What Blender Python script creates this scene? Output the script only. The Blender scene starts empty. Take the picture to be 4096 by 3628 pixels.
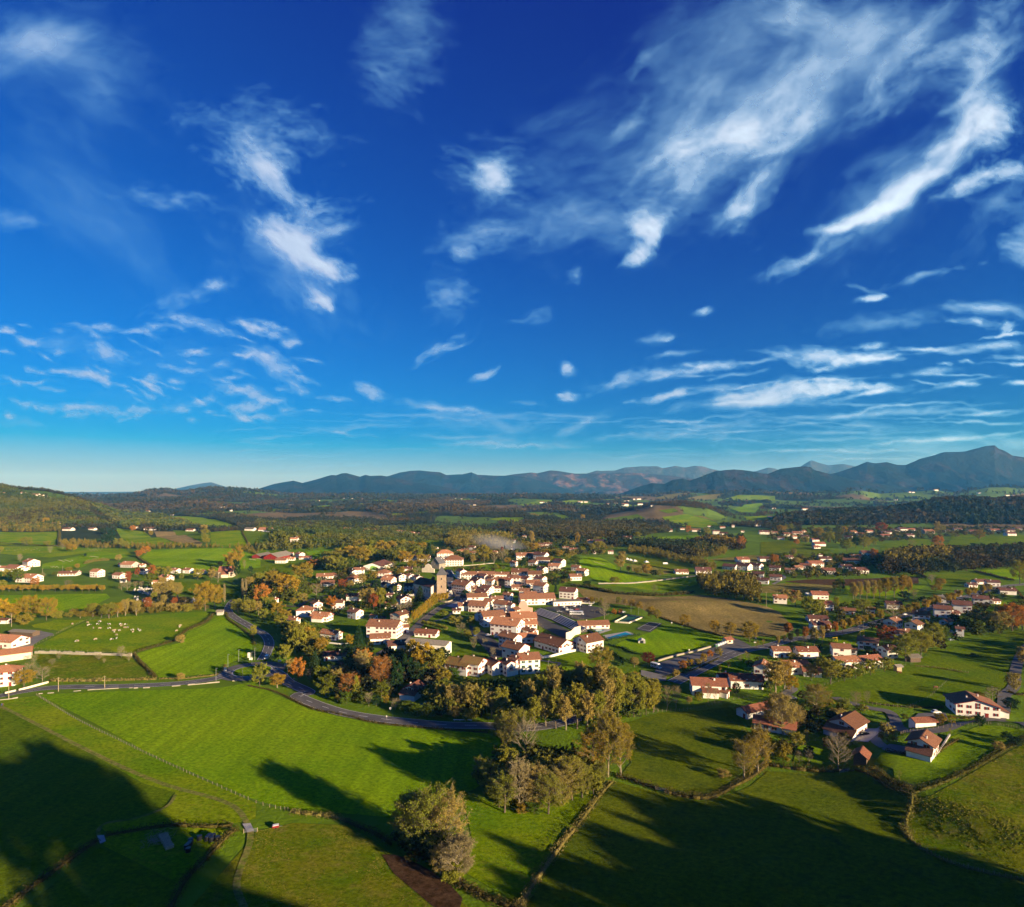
import bpy, math, random
import numpy as np
from mathutils import Vector, Matrix
from mathutils.geometry import delaunay_2d_cdt
R = math.radians
SC = bpy.context.scene
COL = SC.collection

# ------------------------------------------------------------------ camera
H_CAM = 110.0            # the drone hovers 110 m above the meadows
FPX, CX, HY = 2300.0, 2048.0, 1965.0   # focal length, centre column and horizon row of the 4096 px wide frame
cd = bpy.data.cameras.new('camera')
cam = bpy.data.objects.new('camera', cd)
COL.objects.link(cam)
cam.location = (0, 0, H_CAM)
cam.rotation_euler = (R(90), 0, 0)
cd.sensor_width = 36.0
cd.lens = 36.0 * FPX / 4096.0
cd.shift_y = (HY - 1814.0) / 4096.0
cd.clip_start = 1.0
cd.clip_end = 600000.0
SC.camera = cam

# ------------------------------------------------------------------ light and sky
SUN_AZ = R(180 - 52)     # clockwise from +Y (the view direction): behind the camera to the right
SUN_EL = R(12)
sun_dir = Vector((math.sin(SUN_AZ) * math.cos(SUN_EL), math.cos(SUN_AZ) * math.cos(SUN_EL), math.sin(SUN_EL)))
sl = bpy.data.lights.new('sun', 'SUN')
sl.energy = 5.0
sl.angle = R(0.5)
sl.color = (1.0, 0.82, 0.57)
sun = bpy.data.objects.new('sun', sl)
COL.objects.link(sun)
sun.rotation_euler = sun_dir.to_track_quat('Z', 'Y').to_euler()

W = bpy.data.worlds.new('World')
SC.world = W
W.use_nodes = True
nt = W.node_tree
nt.nodes.clear()
n_out = nt.nodes.new('ShaderNodeOutputWorld')
n_bg = nt.nodes.new('ShaderNodeBackground')
n_sky = nt.nodes.new('ShaderNodeTexSky')
n_sky.sky_type = 'NISHITA'
n_sky.sun_disc = False
n_sky.sun_elevation = SUN_EL
n_sky.sun_rotation = SUN_AZ
n_sky.altitude = 200
n_sky.air_density = 1.0
n_sky.dust_density = 0.9
n_sky.ozone_density = 2.6
n_tc = nt.nodes.new('ShaderNodeTexCoord')
n_sx = nt.nodes.new('ShaderNodeSeparateXYZ')
n_mx = nt.nodes.new('ShaderNodeMath'); n_mx.operation = 'MAXIMUM'; n_mx.inputs[1].default_value = 0.012
n_cx = nt.nodes.new('ShaderNodeCombineXYZ')
nt.links.new(n_tc.outputs['Generated'], n_sx.inputs[0])
nt.links.new(n_sx.outputs['X'], n_cx.inputs['X'])
nt.links.new(n_sx.outputs['Y'], n_cx.inputs['Y'])
nt.links.new(n_sx.outputs['Z'], n_mx.inputs[0])
nt.links.new(n_mx.outputs[0], n_cx.inputs['Z'])
nt.links.new(n_cx.outputs[0], n_sky.inputs['Vector'])
n_hs = nt.nodes.new('ShaderNodeHueSaturation')
n_hs.inputs['Saturation'].default_value = 1.25
n_hs.inputs['Hue'].default_value = 0.503
n_ml = nt.nodes.new('ShaderNodeVectorMath'); n_ml.operation = 'MULTIPLY'; n_ml.inputs[1].default_value = (0.50, 0.92, 1.55)
nt.links.new(n_sky.outputs[0], n_ml.inputs[0])
nt.links.new(n_ml.outputs[0], n_hs.inputs['Color'])
n_sb = nt.nodes.new('ShaderNodeVectorMath'); n_sb.operation = 'SUBTRACT'; n_sb.inputs[1].default_value = (0.34, 0.50, 0.05)
n_m2 = nt.nodes.new('ShaderNodeVectorMath'); n_m2.operation = 'MULTIPLY'; n_m2.inputs[1].default_value = (1.90, 0.88, 0.78)
n_mm = nt.nodes.new('ShaderNodeVectorMath'); n_mm.operation = 'MAXIMUM'; n_mm.inputs[1].default_value = (0.02, 0.05, 0.1)
nt.links.new(n_hs.outputs[0], n_sb.inputs[0]); nt.links.new(n_sb.outputs[0], n_m2.inputs[0]); nt.links.new(n_m2.outputs[0], n_mm.inputs[0])
n_pz = nt.nodes.new('ShaderNodeMapRange'); n_pz.inputs['From Min'].default_value = 0.0; n_pz.inputs['From Max'].default_value = 0.10; n_pz.inputs['To Min'].default_value = 1.0; n_pz.inputs['To Max'].default_value = 0.0
n_pw = nt.nodes.new('ShaderNodeMath'); n_pw.operation = 'POWER'; n_pw.inputs[1].default_value = 2.0
n_ps = nt.nodes.new('ShaderNodeVectorMath'); n_ps.operation = 'SCALE'; n_ps.inputs[0].default_value = (1.7, 1.35, 1.1)
n_pa = nt.nodes.new('ShaderNodeVectorMath'); n_pa.operation = 'ADD'
nt.links.new(n_sx.outputs['Z'], n_pz.inputs['Value']); nt.links.new(n_pz.outputs[0], n_pw.inputs[0]); nt.links.new(n_pw.outputs[0], n_ps.inputs['Scale'])
nt.links.new(n_mm.outputs[0], n_pa.inputs[0]); nt.links.new(n_ps.outputs[0], n_pa.inputs[1])
nt.links.new(n_pa.outputs[0], n_bg.inputs['Color'])
n_bg.inputs['Strength'].default_value = 0.043
nt.links.new(n_bg.outputs[0], n_out.inputs['Surface'])

SC.view_settings.view_transform = 'Standard'
SC.view_settings.look = 'None'
SC.view_settings.gamma = 1.0
SC.view_settings.exposure = 1.38
SC.render.engine = 'CYCLES'
SC.cycles.max_bounces = 5
SC.cycles.diffuse_bounces = 2
SC.cycles.glossy_bounces = 2
SC.cycles.transmission_bounces = 2
SC.cycles.volume_bounces = 0
SC.cycles.transparent_max_bounces = 6
SC.cycles.use_denoising = True
SC.cycles.caustics_reflective = False
SC.cycles.caustics_refractive = False

# ------------------------------------------------------------------ photo coordinates to ground
TILES = {'T1': (0, 1700), 'T2': (1024, 1700), 'T3': (2048, 1700), 'T4': (3072, 1700),
         'B1': (0, 2200), 'B2': (1024, 2200), 'B3': (2048, 2200), 'B4': (3072, 2200),
         'L1': (0, 2750), 'L2': (1024, 2750), 'L3': (2048, 2750), 'L4': (3072, 2750), 'F': (0, 0)}
K = 1024 / 2044.0

def px(t, zx, zy):
    if t == 'F':
        return (float(zx), float(zy))
    o = TILES[t]
    return (o[0] + zx * K, o[1] + zy * K)

def smooth(a, b, x):
    t = np.clip((np.asarray(x, float) - a) / (b - a), 0, 1)
    return t * t * (3 - 2 * t)

_rng = np.random.RandomState(7)
_LAT = _rng.rand(256, 256)

def vnoise(x, y):
    x = np.asarray(x, float); y = np.asarray(y, float)
    xi = np.floor(x).astype(int); yi = np.floor(y).astype(int)
    fx = x - xi; fy = y - yi
    fx = fx * fx * fx * (fx * (fx * 6 - 15) + 10); fy = fy * fy * fy * (fy * (fy * 6 - 15) + 10)
    a = _LAT[xi & 255, yi & 255]; b = _LAT[(xi + 1) & 255, yi & 255]
    c = _LAT[xi & 255, (yi + 1) & 255]; d = _LAT[(xi + 1) & 255, (yi + 1) & 255]
    return (a * (1 - fx) + b * fx) * (1 - fy) + (c * (1 - fx) + d * fx) * fy

def fbm(x, y, octaves=4, gain=0.5, lac=2.03):
    s = 0.0; a = 1.0; t = 0.0
    for o in range(octaves):
        s = s + a * vnoise(x + 17.3 * o, y - 9.1 * o)
        t += a; a *= gain; x = x * lac; y = y * lac
    return s / t

def bump(x, y, cx, cy, rx, ry, h, a=0.0):
    c, s = math.cos(R(a)), math.sin(R(a))
    dx, dy = x - cx, y - cy
    u = (dx * c + dy * s) / rx; v = (-dx * s + dy * c) / ry
    return h * np.exp(-(u * u + v * v))

def crest(pts, zc):
    """heights of a skyline at distance zc as a function of the bearing x/y"""
    p = np.array(pts, float)
    return (p[:, 0] - CX) / FPX, H_CAM + (HY - p[:, 1]) * zc / FPX

HILLS = [  # skyline in photo pixels, distance, front width, back width
    # wooded hill at the far left, falling to the right
    ([(-1400, 1900), (-600, 1905), (-200, 1925), (0, 1945), (60, 1958), (180, 1966), (270, 1985), (340, 2008), (430, 2045), (520, 2085), (620, 2130), (720, 2200)], 2300, 900, 900),
    # low hills behind it, brown heath
    ([(200, 2010), (320, 1978), (420, 1990), (520, 1985), (600, 1968), (660, 1962), (720, 1972), (840, 1955), (930, 1958), (1020, 1966), (1150, 1985), (1350, 2010)], 4700, 1500, 1800),
    # dark knoll in front of it
    ([(500, 2070), (560, 2030), (620, 2015), (720, 2000), (800, 2015), (900, 2030), (1050, 2070)], 3300, 600, 600),
    # wooded ridge in the middle distance
    ([(1250, 2110), (1400, 2065), (1550, 2045), (1680, 2040), (1800, 2035), (1950, 2050), (2100, 2075), (2250, 2110)], 2700, 500, 600),
    # hill with two meadows right of the centre
    ([(2300, 2110), (2420, 2060), (2520, 2045), (2620, 2018), (2720, 2015), (2830, 2035), (2920, 2075), (3000, 2110)], 2400, 500, 600),
    # dark wooded ridge on the right
    ([(2950, 2110), (3150, 2070), (3350, 2050), (3560, 2035), (3700, 2010), (3850, 1998), (4000, 2005), (4150, 1990), (4500, 1985), (5000, 1990)], 2150, 420, 500),
    # pasture hills below the big mountain
    ([(3250, 1985), (3400, 1965), (3450, 1962), (3520, 1975), (3650, 1968), (3740, 1962), (3820, 1972), (3950, 1948), (4020, 1946), (4100, 1950), (4500, 1940), (5000, 1950)], 4600, 900, 900),
    ([(2000, 2010), (2200, 1995), (2350, 1985), (2480, 1998), (2600, 1980), (2750, 1972), (2900, 1972), (3050, 1966), (3200, 1970), (3300, 1975), (3500, 2000)], 4800, 1200, 1200),
    ([(1000, 1995), (1200, 1992), (1400, 1998), (1600, 2000), (1700, 1990), (1850, 1987), (2000, 1995), (2150, 2005)], 5000, 1400, 1200),
]
HC = [(crest(p, z), z, wf, wb) for p, z, wf, wb in HILLS]

def hgt(x, y):
    """height of the land"""
    x = np.asarray(x, float); y = np.asarray(y, float)
    r = np.hypot(x, y)
    b = x / np.maximum(y, 60.0)
    h = np.zeros_like(x + y)
    hs = np.zeros_like(h)
    for (cb, ch), zc, wf, wb in HC:
        hc = np.interp(b, cb, ch, left=0 if ch[0] < 8 else ch[0], right=0 if ch[-1] < 8 else ch[-1])
        hc = np.maximum(hc, 0) * (y > 300)
        t = np.where(y < zc, (y - (zc - wf)) / wf, 1 - (y - zc) / wb)
        s = smooth(0, 1, t)
        hs = np.maximum(hs, hc * s)
    far = smooth(900, 2200, r)
    n = fbm(x / 420.0 + 31, y / 420.0 + 5, 4)
    n2 = fbm(x / 1300.0 + 3, y / 1300.0 + 11, 2)
    h = hs + far * ((n - 0.5) * 34 * (1 - 0.6 * smooth(0, 90, hs)) + (n2 - 0.45) * 40 * smooth(2200, 4200, r) * (1 - smooth(10, 90, hs)))
    h = h + 38 * smooth(1900, 5000, r) * (1 - smooth(0, 60, hs)) - 60 * smooth(7000, 16000, r) * (hs < 1)
    near = 1 - smooth(900, 1500, r)
    h = h + near * (fbm(x / 90.0, y / 90.0, 2) - 0.5) * 1.6
    # the mounds of the village pasture, the churchyard rise and the knoll in the right corner
    h = h + bump(x, y, 160, 545, 60, 28, 7)
    h = h + bump(x, y, 95, 860, 90, 110, 9, 20)
    h = h + bump(x, y, -60, 800, 160, 160, 7)
    h = h + 5 * smooth(1.15, 0.85, np.hypot((x - 218) / 85, (y - 208) / 60))
    h = h + bump(x, y, 98, -8, 66, 66, 58)  # unseen hill by the drone, raised so it and its trees shade the meadows
    h = h + bump(x, y, -500, 1150, 200, 150, 14)
    h = h + bump(x, y, -640, 1330, 160, 110, 18)
    # rising ground behind the drone
    h = h + 26 * smooth(0, 260, -y + 20) 
    return h

_T = 60 * np.exp(np.linspace(0, math.log(30000 / 60.0), 1400))

def ray(pxy):
    return ((pxy[0] - CX) / FPX, 1.0, -(pxy[1] - HY) / FPX)

def gp(pxy):
    """where the line of sight of a photo pixel meets the ground"""
    dx, dy, dz = ray(pxy)
    X = dx * _T; Y = _T; Z = H_CAM + dz * _T
    d = Z - hgt(X, Y)
    i = np.argmax(d < 0)
    if d[i] >= 0:
        i = len(_T) - 1
    if i == 0:
        t = _T[0]
    else:
        t = _T[i - 1] + (_T[i] - _T[i - 1]) * d[i - 1] / (d[i - 1] - d[i])
    x, y = dx * t, t
    return Vector((x, y, float(hgt(x, y))))

def P(t, zx, zy):
    return gp(px(t, zx, zy))

# ------------------------------------------------------------------ objects and tags
def tag(o, label=None, cat=None, group=None, kind=None):
    if label: o['label'] = label
    if cat: o['category'] = cat
    if group: o['group'] = group
    if kind: o['kind'] = kind
    return o

def link(name, me, parent=None, loc=None, rz=None, mats=None):
    o = bpy.data.objects.new(name, me)
    COL.objects.link(o)
    if parent is not None: o.parent = parent
    if loc is not None: o.location = loc
    if rz is not None: o.rotation_euler = (0, 0, rz)
    return o

def empty(name, loc, rz=0.0):
    o = bpy.data.objects.new(name, None)
    COL.objects.link(o)
    o.location = loc; o.rotation_euler = (0, 0, rz); o.empty_display_size = 0.5
    return o

def quads_mesh(name, V, nper=4, mats=(), attrs=None, smooth_=False):
    """V (n*nper,3): a mesh of separate polygons with nper corners"""
    V = np.asarray(V, np.float32).reshape(-1, 3)
    nv = len(V); nf = nv // nper
    me = bpy.data.meshes.new(name)
    me.vertices.add(nv); me.vertices.foreach_set('co', V.ravel())
    me.loops.add(nv); me.loops.foreach_set('vertex_index', np.arange(nv, dtype=np.int32))
    me.polygons.add(nf)
    me.polygons.foreach_set('loop_start', np.arange(0, nv, nper, dtype=np.int32))
    me.polygons.foreach_set('loop_total', np.full(nf, nper, np.int32))
    me.update(calc_edges=True)
    for m in mats: me.materials.append(m)
    if attrs:
        for k, a in attrs.items():
            at = me.attributes.new(k, 'FLOAT', 'POINT')
            at.data.foreach_set('value', np.asarray(a, np.float32))
    return me

def grid_mesh(name, G, mats=(), attrs=None, smooth_=True):
    """G (rows,cols,3)"""
    r, c = G.shape[:2]
    me = bpy.data.meshes.new(name)
    me.vertices.add(r * c); me.vertices.foreach_set('co', G.astype(np.float32).ravel())
    i = np.arange(r * c).reshape(r, c)
    q = np.stack([i[:-1, :-1], i[:-1, 1:], i[1:, 1:], i[1:, :-1]], -1).reshape(-1).astype(np.int32)
    nf = len(q) // 4
    me.loops.add(len(q)); me.loops.foreach_set('vertex_index', q)
    me.polygons.add(nf)
    me.polygons.foreach_set('loop_start', np.arange(0, len(q), 4, dtype=np.int32))
    me.polygons.foreach_set('loop_total', np.full(nf, 4, np.int32))
    if smooth_: me.polygons.foreach_set('use_smooth', np.ones(nf, bool))
    me.update(calc_edges=True)
    for m in mats: me.materials.append(m)
    if attrs:
        for k, a in attrs.items():
            a = np.asarray(a, np.float32)
            if a.ndim == 3:
                at = me.attributes.new(k, 'FLOAT_COLOR', 'POINT')
                at.data.foreach_set('color', a.reshape(-1))
            else:
                at = me.attributes.new(k, 'FLOAT', 'POINT')
                at.data.foreach_set('value', a.ravel())
    return me

class MB:
    """collects boxes, prisms and bars; build() makes them one mesh"""
    def __init__(s):
        s.v = []; s.f = []; s.m = []
    def poly(s, pts, m=0):
        b = len(s.v); s.v += [tuple(p) for p in pts]; s.f.append(tuple(range(b, b + len(pts)))); s.m.append(m)
    def box(s, c, d, m=0, rz=0.0):
        cx, cy, cz = c; a, b_, h = d[0] / 2, d[1] / 2, d[2] / 2
        co, si = math.cos(rz), math.sin(rz)
        b = len(s.v)
        for z in (-h, h):
            for x, y in ((-a, -b_), (a, -b_), (a, b_), (-a, b_)):
                s.v.append((cx + x * co - y * si, cy + x * si + y * co, cz + z))
        for q in ((0, 3, 2, 1), (4, 5, 6, 7), (0, 1, 5, 4), (1, 2, 6, 5), (2, 3, 7, 6), (3, 0, 4, 7)):
            s.f.append(tuple(b + i for i in q)); s.m.append(m)
    def prism(s, prof, x0, x1, m=0, axis='x', mcap=None):
        """profile of (a,z) extruded along x (a is y) or y (a is x)"""
        b = len(s.v); n = len(prof)
        for x in (x0, x1):
            for a, z in prof:
                s.v.append((x, a, z) if axis == 'x' else (a, x, z))
        s.f.append(tuple(range(b, b + n))); s.m.append(m if mcap is None else mcap)
        s.f.append(tuple(range(b + 2 * n - 1, b + n - 1, -1))); s.m.append(m if mcap is None else mcap)
        for i in range(n):
            j = (i + 1) % n
            s.f.append((b + i, b + n + i, b + n + j, b + j)); s.m.append(m)
    def bar(s, p, q, r0, r1=None, n=6, m=0):
        r1 = r0 if r1 is None else r1
        p, q = Vector(p), Vector(q); d = (q - p)
        if d.length < 1e-6: return
        d.normalize()
        u = d.orthogonal().normalized(); w = d.cross(u)
        b = len(s.v)
        for c, r in ((p, r0), (q, r1)):
            for i in range(n):
                a = 2 * math.pi * i / n
                s.v.append(tuple(c + (u * math.cos(a) + w * math.sin(a)) * r))
        for i in range(n):
            j = (i + 1) % n
            s.f.append((b + i, b + j, b + n + j, b + n + i)); s.m.append(m)
        s.f.append(tuple(b + i for i in reversed(range(n)))); s.m.append(m)
        s.f.append(tuple(b + n + i for i in range(n))); s.m.append(m)
    def ell(s, c, r, n=10, k=6, m=0):
        b = len(s.v)
        for j in range(1, k):
            t = math.pi * j / k
            for i in range(n):
                a = 2 * math.pi * i / n
                s.v.append((c[0] + r[0] * math.sin(t) * math.cos(a), c[1] + r[1] * math.sin(t) * math.sin(a), c[2] + r[2] * math.cos(t)))
        s.v.append((c[0], c[1], c[2] + r[2])); s.v.append((c[0], c[1], c[2] - r[2]))
        for j in range(k - 2):
            for i in range(n):
                i2 = (i + 1) % n
                s.f.append((b + j * n + i, b + (j + 1) * n + i, b + (j + 1) * n + i2, b + j * n + i2)); s.m.append(m)
        T = b + (k - 1) * n
        for i in range(n):
            i2 = (i + 1) % n
            s.f.append((T, b + i, b + i2)); s.m.append(m)
            s.f.append((T + 1, b + (k - 2) * n + i2, b + (k - 2) * n + i)); s.m.append(m)
    def mesh(s, name, mats):
        me = bpy.data.meshes.new(name)
        me.from_pydata(s.v, [], s.f)
        for m in (mats if isinstance(mats, (list, tuple)) else [mats]): me.materials.append(m)
        me.polygons.foreach_set('material_index', s.m)
        me.update()
        return me
    def build(s, name, mats, parent=None, loc=None, rz=None):
        return link(name, s.mesh(name, mats), parent, loc, rz)
# ------------------------------------------------------------------ materials
def newmat(name):
    m = bpy.data.materials.new(name); m.use_nodes = True
    m.node_tree.nodes.clear()
    return m, m.node_tree

def ramp_mix(nt_, fac, c1, c2):
    n = nt_.nodes.new('ShaderNodeMix'); n.data_type = 'RGBA'
    n.inputs['A'].default_value = (*c1, 1) if not hasattr(c1, 'links') else (0, 0, 0, 1)
    n.inputs['B'].default_value = (*c2, 1) if not hasattr(c2, 'links') else (0, 0, 0, 1)
    if hasattr(c1, 'links'): nt_.links.new(c1, n.inputs['A'])
    if hasattr(c2, 'links'): nt_.links.new(c2, n.inputs['B'])
    nt_.links.new(fac, n.inputs['Factor'])
    return n.outputs['Result']

def noise(nt_, scale, detail=4, rough=0.55, stretch=None, rot=0, lo=0.35, hi=0.65, obj=False):
    if obj:
        g = nt_.nodes.new('ShaderNodeTexCoord').outputs['Object']
    else:
        g = nt_.nodes.new('ShaderNodeNewGeometry').outputs['Position']
    mp = nt_.nodes.new('ShaderNodeMapping')
    mp.inputs['Rotation'].default_value = (0, 0, rot)
    if stretch: mp.inputs['Scale'].default_value = stretch
    nt_.links.new(g, mp.inputs['Vector'])
    n = nt_.nodes.new('ShaderNodeTexNoise')
    n.inputs['Scale'].default_value = scale; n.inputs['Detail'].default_value = detail; n.inputs['Roughness'].default_value = rough
    nt_.links.new(mp.outputs[0], n.inputs['Vector'])
    mr = nt_.nodes.new('ShaderNodeMapRange')
    mr.inputs['From Min'].default_value = lo; mr.inputs['From Max'].default_value = hi
    nt_.links.new(n.outputs['Fac'], mr.inputs['Value'])
    return mr.outputs['Result']

def finish(m, nt_, col, rough=0.9, bump_=None, bstr=0.5, bdist=0.2, spec=0.2, metal=0.0):
    b = nt_.nodes.new('ShaderNodeBsdfPrincipled')
    if hasattr(col, 'links'): nt_.links.new(col, b.inputs['Base Color'])
    else: b.inputs['Base Color'].default_value = (*col, 1)
    b.inputs['Roughness'].default_value = rough
    b.inputs['Specular IOR Level'].default_value = spec
    b.inputs['Metallic'].default_value = metal
    if bump_ is not None:
        bn = nt_.nodes.new('ShaderNodeBump'); bn.inputs['Strength'].default_value = bstr; bn.inputs['Distance'].default_value = bdist
        nt_.links.new(bump_, bn.inputs['Height']); nt_.links.new(bn.outputs[0], b.inputs['Normal'])
    o = nt_.nodes.new('ShaderNodeOutputMaterial')
    nt_.links.new(b.outputs[0], o.inputs['Surface'])
    return m

def plain(name, c, rough=0.8, var=0.15, scale=1.5, spec=0.3, metal=0.0):
    m, t = newmat(name)
    c2 = tuple(max(0, x * (1 - var)) for x in c)
    n = noise(t, scale, 3)
    return finish(m, t, ramp_mix(t, n, c, c2), rough, spec=spec, metal=metal)

def grass(name, c1, c2, c3=None, s=0.03, tuft=0.5, tstr=0.5, rot=0.0, stripes=0.0, sp=0.5, bdist=0.5):
    """meadow: broad patches (c1,c2), tufts of c3, mowing stripes"""
    m, t = newmat(name)
    n1 = noise(t, s, 4, 0.6, (1, 1.6, 1), rot, 0.38, 0.62)
    col = ramp_mix(t, n1, c1, c2)
    n2 = noise(t, tuft, 3, 0.65, (1, 1.5, 1), rot + 0.5, 0.5, 0.72)
    mu = t.nodes.new('ShaderNodeMath'); mu.operation = 'MULTIPLY'; mu.inputs[1].default_value = tstr
    t.links.new(n2, mu.inputs[0])
    n5 = noise(t, s * 2.3, 2, 0.5, None, 1.0, 0.42, 0.62)
    mu2 = t.nodes.new('ShaderNodeMath'); mu2.operation = 'MULTIPLY'
    t.links.new(mu.outputs[0], mu2.inputs[0]); t.links.new(n5, mu2.inputs[1])
    col = ramp_mix(t, mu2.outputs[0], col, c3 or tuple(x * 0.5 for x in c1))
    if stripes:
        n4 = noise(t, sp, 2, 0.5, (1, 0.03, 1), rot, 0.4, 0.6)
        m4 = t.nodes.new('ShaderNodeMath'); m4.operation = 'MULTIPLY'; m4.inputs[1].default_value = stripes
        t.links.new(n4, m4.inputs[0])
        col = ramp_mix(t, m4.outputs[0], col, tuple(x * 0.62 for x in c1))
    n3 = noise(t, 0.9, 6, 0.8, None, 0, 0.3, 0.7)
    n6 = noise(t, 0.55, 6, 0.78, (1, 1.4, 1), 0.4, 0.36, 0.64)
    ml = t.nodes.new('ShaderNodeMix'); ml.data_type = 'RGBA'; ml.blend_type = 'MULTIPLY'; ml.inputs['Factor'].default_value = 0.75
    t.links.new(col, ml.inputs['A'])
    g = ramp_mix(t, n6, (0.35, 0.42, 0.3), (1.5, 1.45, 1.35)); t.links.new(g, ml.inputs['B'])
    return finish(m, t, ml.outputs['Result'], 0.95, n3, 0.9, bdist * 1.3, 0.0)

M = {}
M['grass_bright'] = grass('grass_bright', (0.165, 0.320, 0.003), (0.255, 0.395, 0.005), (0.30, 0.32, 0.02), 0.012, 0.35, 0.5, 0.6, 0.35, 0.22)
M['grass_mid'] = grass('grass_mid', (0.135, 0.255, 0.004), (0.240, 0.315, 0.006), (0.28, 0.26, 0.03), 0.02, 0.4, 0.7, -0.3)
M['grass_rough'] = grass('grass_rough', (0.130, 0.220, 0.006), (0.210, 0.240, 0.010), (0.34, 0.29, 0.06), 0.05, 0.22, 1.0, 0.2, bdist=0.9)
M['grass_dark'] = grass('grass_dark', (0.105, 0.150, 0.006), (0.150, 0.185, 0.008), (0.05, 0.09, 0.015), 0.03, 0.1, 0.8, 0.9)
M['grass_deep'] = grass('grass_deep', (0.110, 0.190, 0.005), (0.160, 0.220, 0.006), (0.14, 0.18, 0.02), 0.03, 0.25, 0.6, -0.7, 0.3, 0.25)
M['grass_tan'] = grass('grass_tan', (0.20, 0.19, 0.05), (0.28, 0.22, 0.07), (0.12, 0.13, 0.03), 0.03, 0.3, 0.8, 0.3, 0.4, 0.3)
M['stubble'] = grass('stubble', (0.32, 0.24, 0.085), (0.21, 0.165, 0.060), (0.14, 0.15, 0.04), 0.018, 0.2, 0.8, -1.1, 0.5, 0.12)
M['straw'] = grass('straw', (0.38, 0.28, 0.12), (0.30, 0.22, 0.09), (0.2, 0.2, 0.06), 0.02, 0.2, 0.6, -1.0, 0.5, 0.12)
M['soil'] = grass('soil', (0.085, 0.048, 0.028), (0.12, 0.07, 0.04), (0.17, 0.11, 0.07), 0.1, 0.8, 0.9, 0.4, bdist=1.2)
M['lawn'] = grass('lawn', (0.150, 0.260, 0.005), (0.180, 0.270, 0.006), (0.2, 0.24, 0.04), 0.03, 0.5, 0.4, 0.2)

def asphalt(name, c, var):
    m, t = newmat(name)
    n1 = noise(t, 0.15, 4, 0.6); col = ramp_mix(t, n1, c, tuple(x * (1 + var) for x in c))
    n2 = noise(t, 3.0, 4, 0.7, None, 0, 0.45, 0.8); col = ramp_mix(t, n2, col, tuple(x * 0.6 for x in c))
    return finish(m, t, col, 0.85, n2, 0.2, 0.05, 0.2)
M['asphalt'] = asphalt('asphalt', (0.105, 0.098, 0.090), 0.5)
M['asphalt_dark'] = asphalt('asphalt_dark', (0.062, 0.058, 0.054), 0.4)
M['gravel'] = asphalt('gravel', (0.17, 0.16, 0.14), 0.35)
M['dirt'] = grass('dirt', (0.25, 0.22, 0.07), (0.17, 0.23, 0.03), (0.30, 0.22, 0.10), 0.3, 0.6, 1.0)
M['concrete'] = asphalt('concrete', (0.38, 0.36, 0.32), 0.2)
M['paint'] = plain('road_paint', (0.7, 0.7, 0.68), 0.7)
M['wall_white'] = plain('wall_white', (0.80, 0.76, 0.68), 0.9, 0.10, 0.5)
M['wall_cream'] = plain('wall_cream', (0.66, 0.58, 0.44), 0.9, 0.15, 0.5)
M['wall_tan'] = plain('wall_tan', (0.42, 0.30, 0.17), 0.9, 0.2, 0.7)
M['wall_grey'] = plain('wall_grey', (0.5, 0.47, 0.42), 0.9, 0.25, 0.4)
M['pink'] = plain('pink_render', (0.70, 0.42, 0.32), 0.9, 0.1, 0.3)
M['wood'] = plain('weathered_wood', (0.13, 0.09, 0.06), 0.9, 0.4, 3)
M['wood_pale'] = plain('pale_wood', (0.42, 0.33, 0.2), 0.9, 0.4, 3)
M['red'] = plain('oxblood_paint', (0.24, 0.018, 0.012), 0.6, 0.2)
M['green_paint'] = plain('green_paint', (0.02, 0.10, 0.05), 0.6)
M['glass'] = plain('dark_pane', (0.03, 0.035, 0.045), 0.15, 0.3, 1, 0.6)
M['metal'] = plain('grey_metal', (0.35, 0.35, 0.36), 0.5, 0.2, 1, 0.5, 0.5)
M['black'] = plain('black_wrap', (0.012, 0.013, 0.016), 0.35, 0.2, 2, 0.5)
M['tyre'] = plain('tyre_rubber', (0.02, 0.02, 0.02), 0.8)
M['mural'] = plain('green_mural', (0.25, 0.52, 0.08), 0.8, 0.5, 0.25)
M['yellow'] = plain('yellow_paint', (0.75, 0.5, 0.01), 0.5)

def rooftile(name, c1, c2, c3, fall='Y'):
    """clay tiles: courses and per-tile tint, in the roof's own frame"""
    m, t = newmat(name)
    n1 = noise(t, 0.5, 4, 0.7, None, 0, 0.35, 0.65, obj=True)
    n2 = noise(t, 2.6, 3, 0.8, (1, 1, 1), 0, 0.42, 0.62, obj=True)
    oi = t.nodes.new('ShaderNodeObjectInfo')
    col = ramp_mix(t, n1, c1, c2)
    col = ramp_mix(t, n2, col, c3)
    hs = t.nodes.new('ShaderNodeHueSaturation')
    mr = t.nodes.new('ShaderNodeMapRange'); mr.inputs['To Min'].default_value = 0.7; mr.inputs['To Max'].default_value = 1.25
    t.links.new(oi.outputs['Random'], mr.inputs['Value']); t.links.new(mr.outputs[0], hs.inputs['Value'])
    t.links.new(col, hs.inputs['Color'])
    tc = t.nodes.new('ShaderNodeTexCoord')
    wv = t.nodes.new('ShaderNodeTexWave'); wv.wave_type = 'BANDS'; wv.bands_direction = 'X'
    wv.inputs['Scale'].default_value = 1.4; wv.inputs['Distortion'].default_value = 0.6; wv.inputs['Detail'].default_value = 1
    t.links.new(tc.outputs['Object'], wv.inputs['Vector'])
    col2 = ramp_mix(t, wv.outputs['Fac'], tuple([0.72] * 3), tuple([1.12] * 3))
    ml = t.nodes.new('ShaderNodeMix'); ml.data_type = 'RGBA'; ml.blend_type = 'MULTIPLY'; ml.inputs['Factor'].default_value = 1
    t.links.new(hs.outputs[0], ml.inputs['A']); t.links.new(col2, ml.inputs['B'])
    return finish(m, t, ml.outputs['Result'], 0.9, wv.outputs['Fac'], 0.6, 0.12, 0.1)
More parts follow.
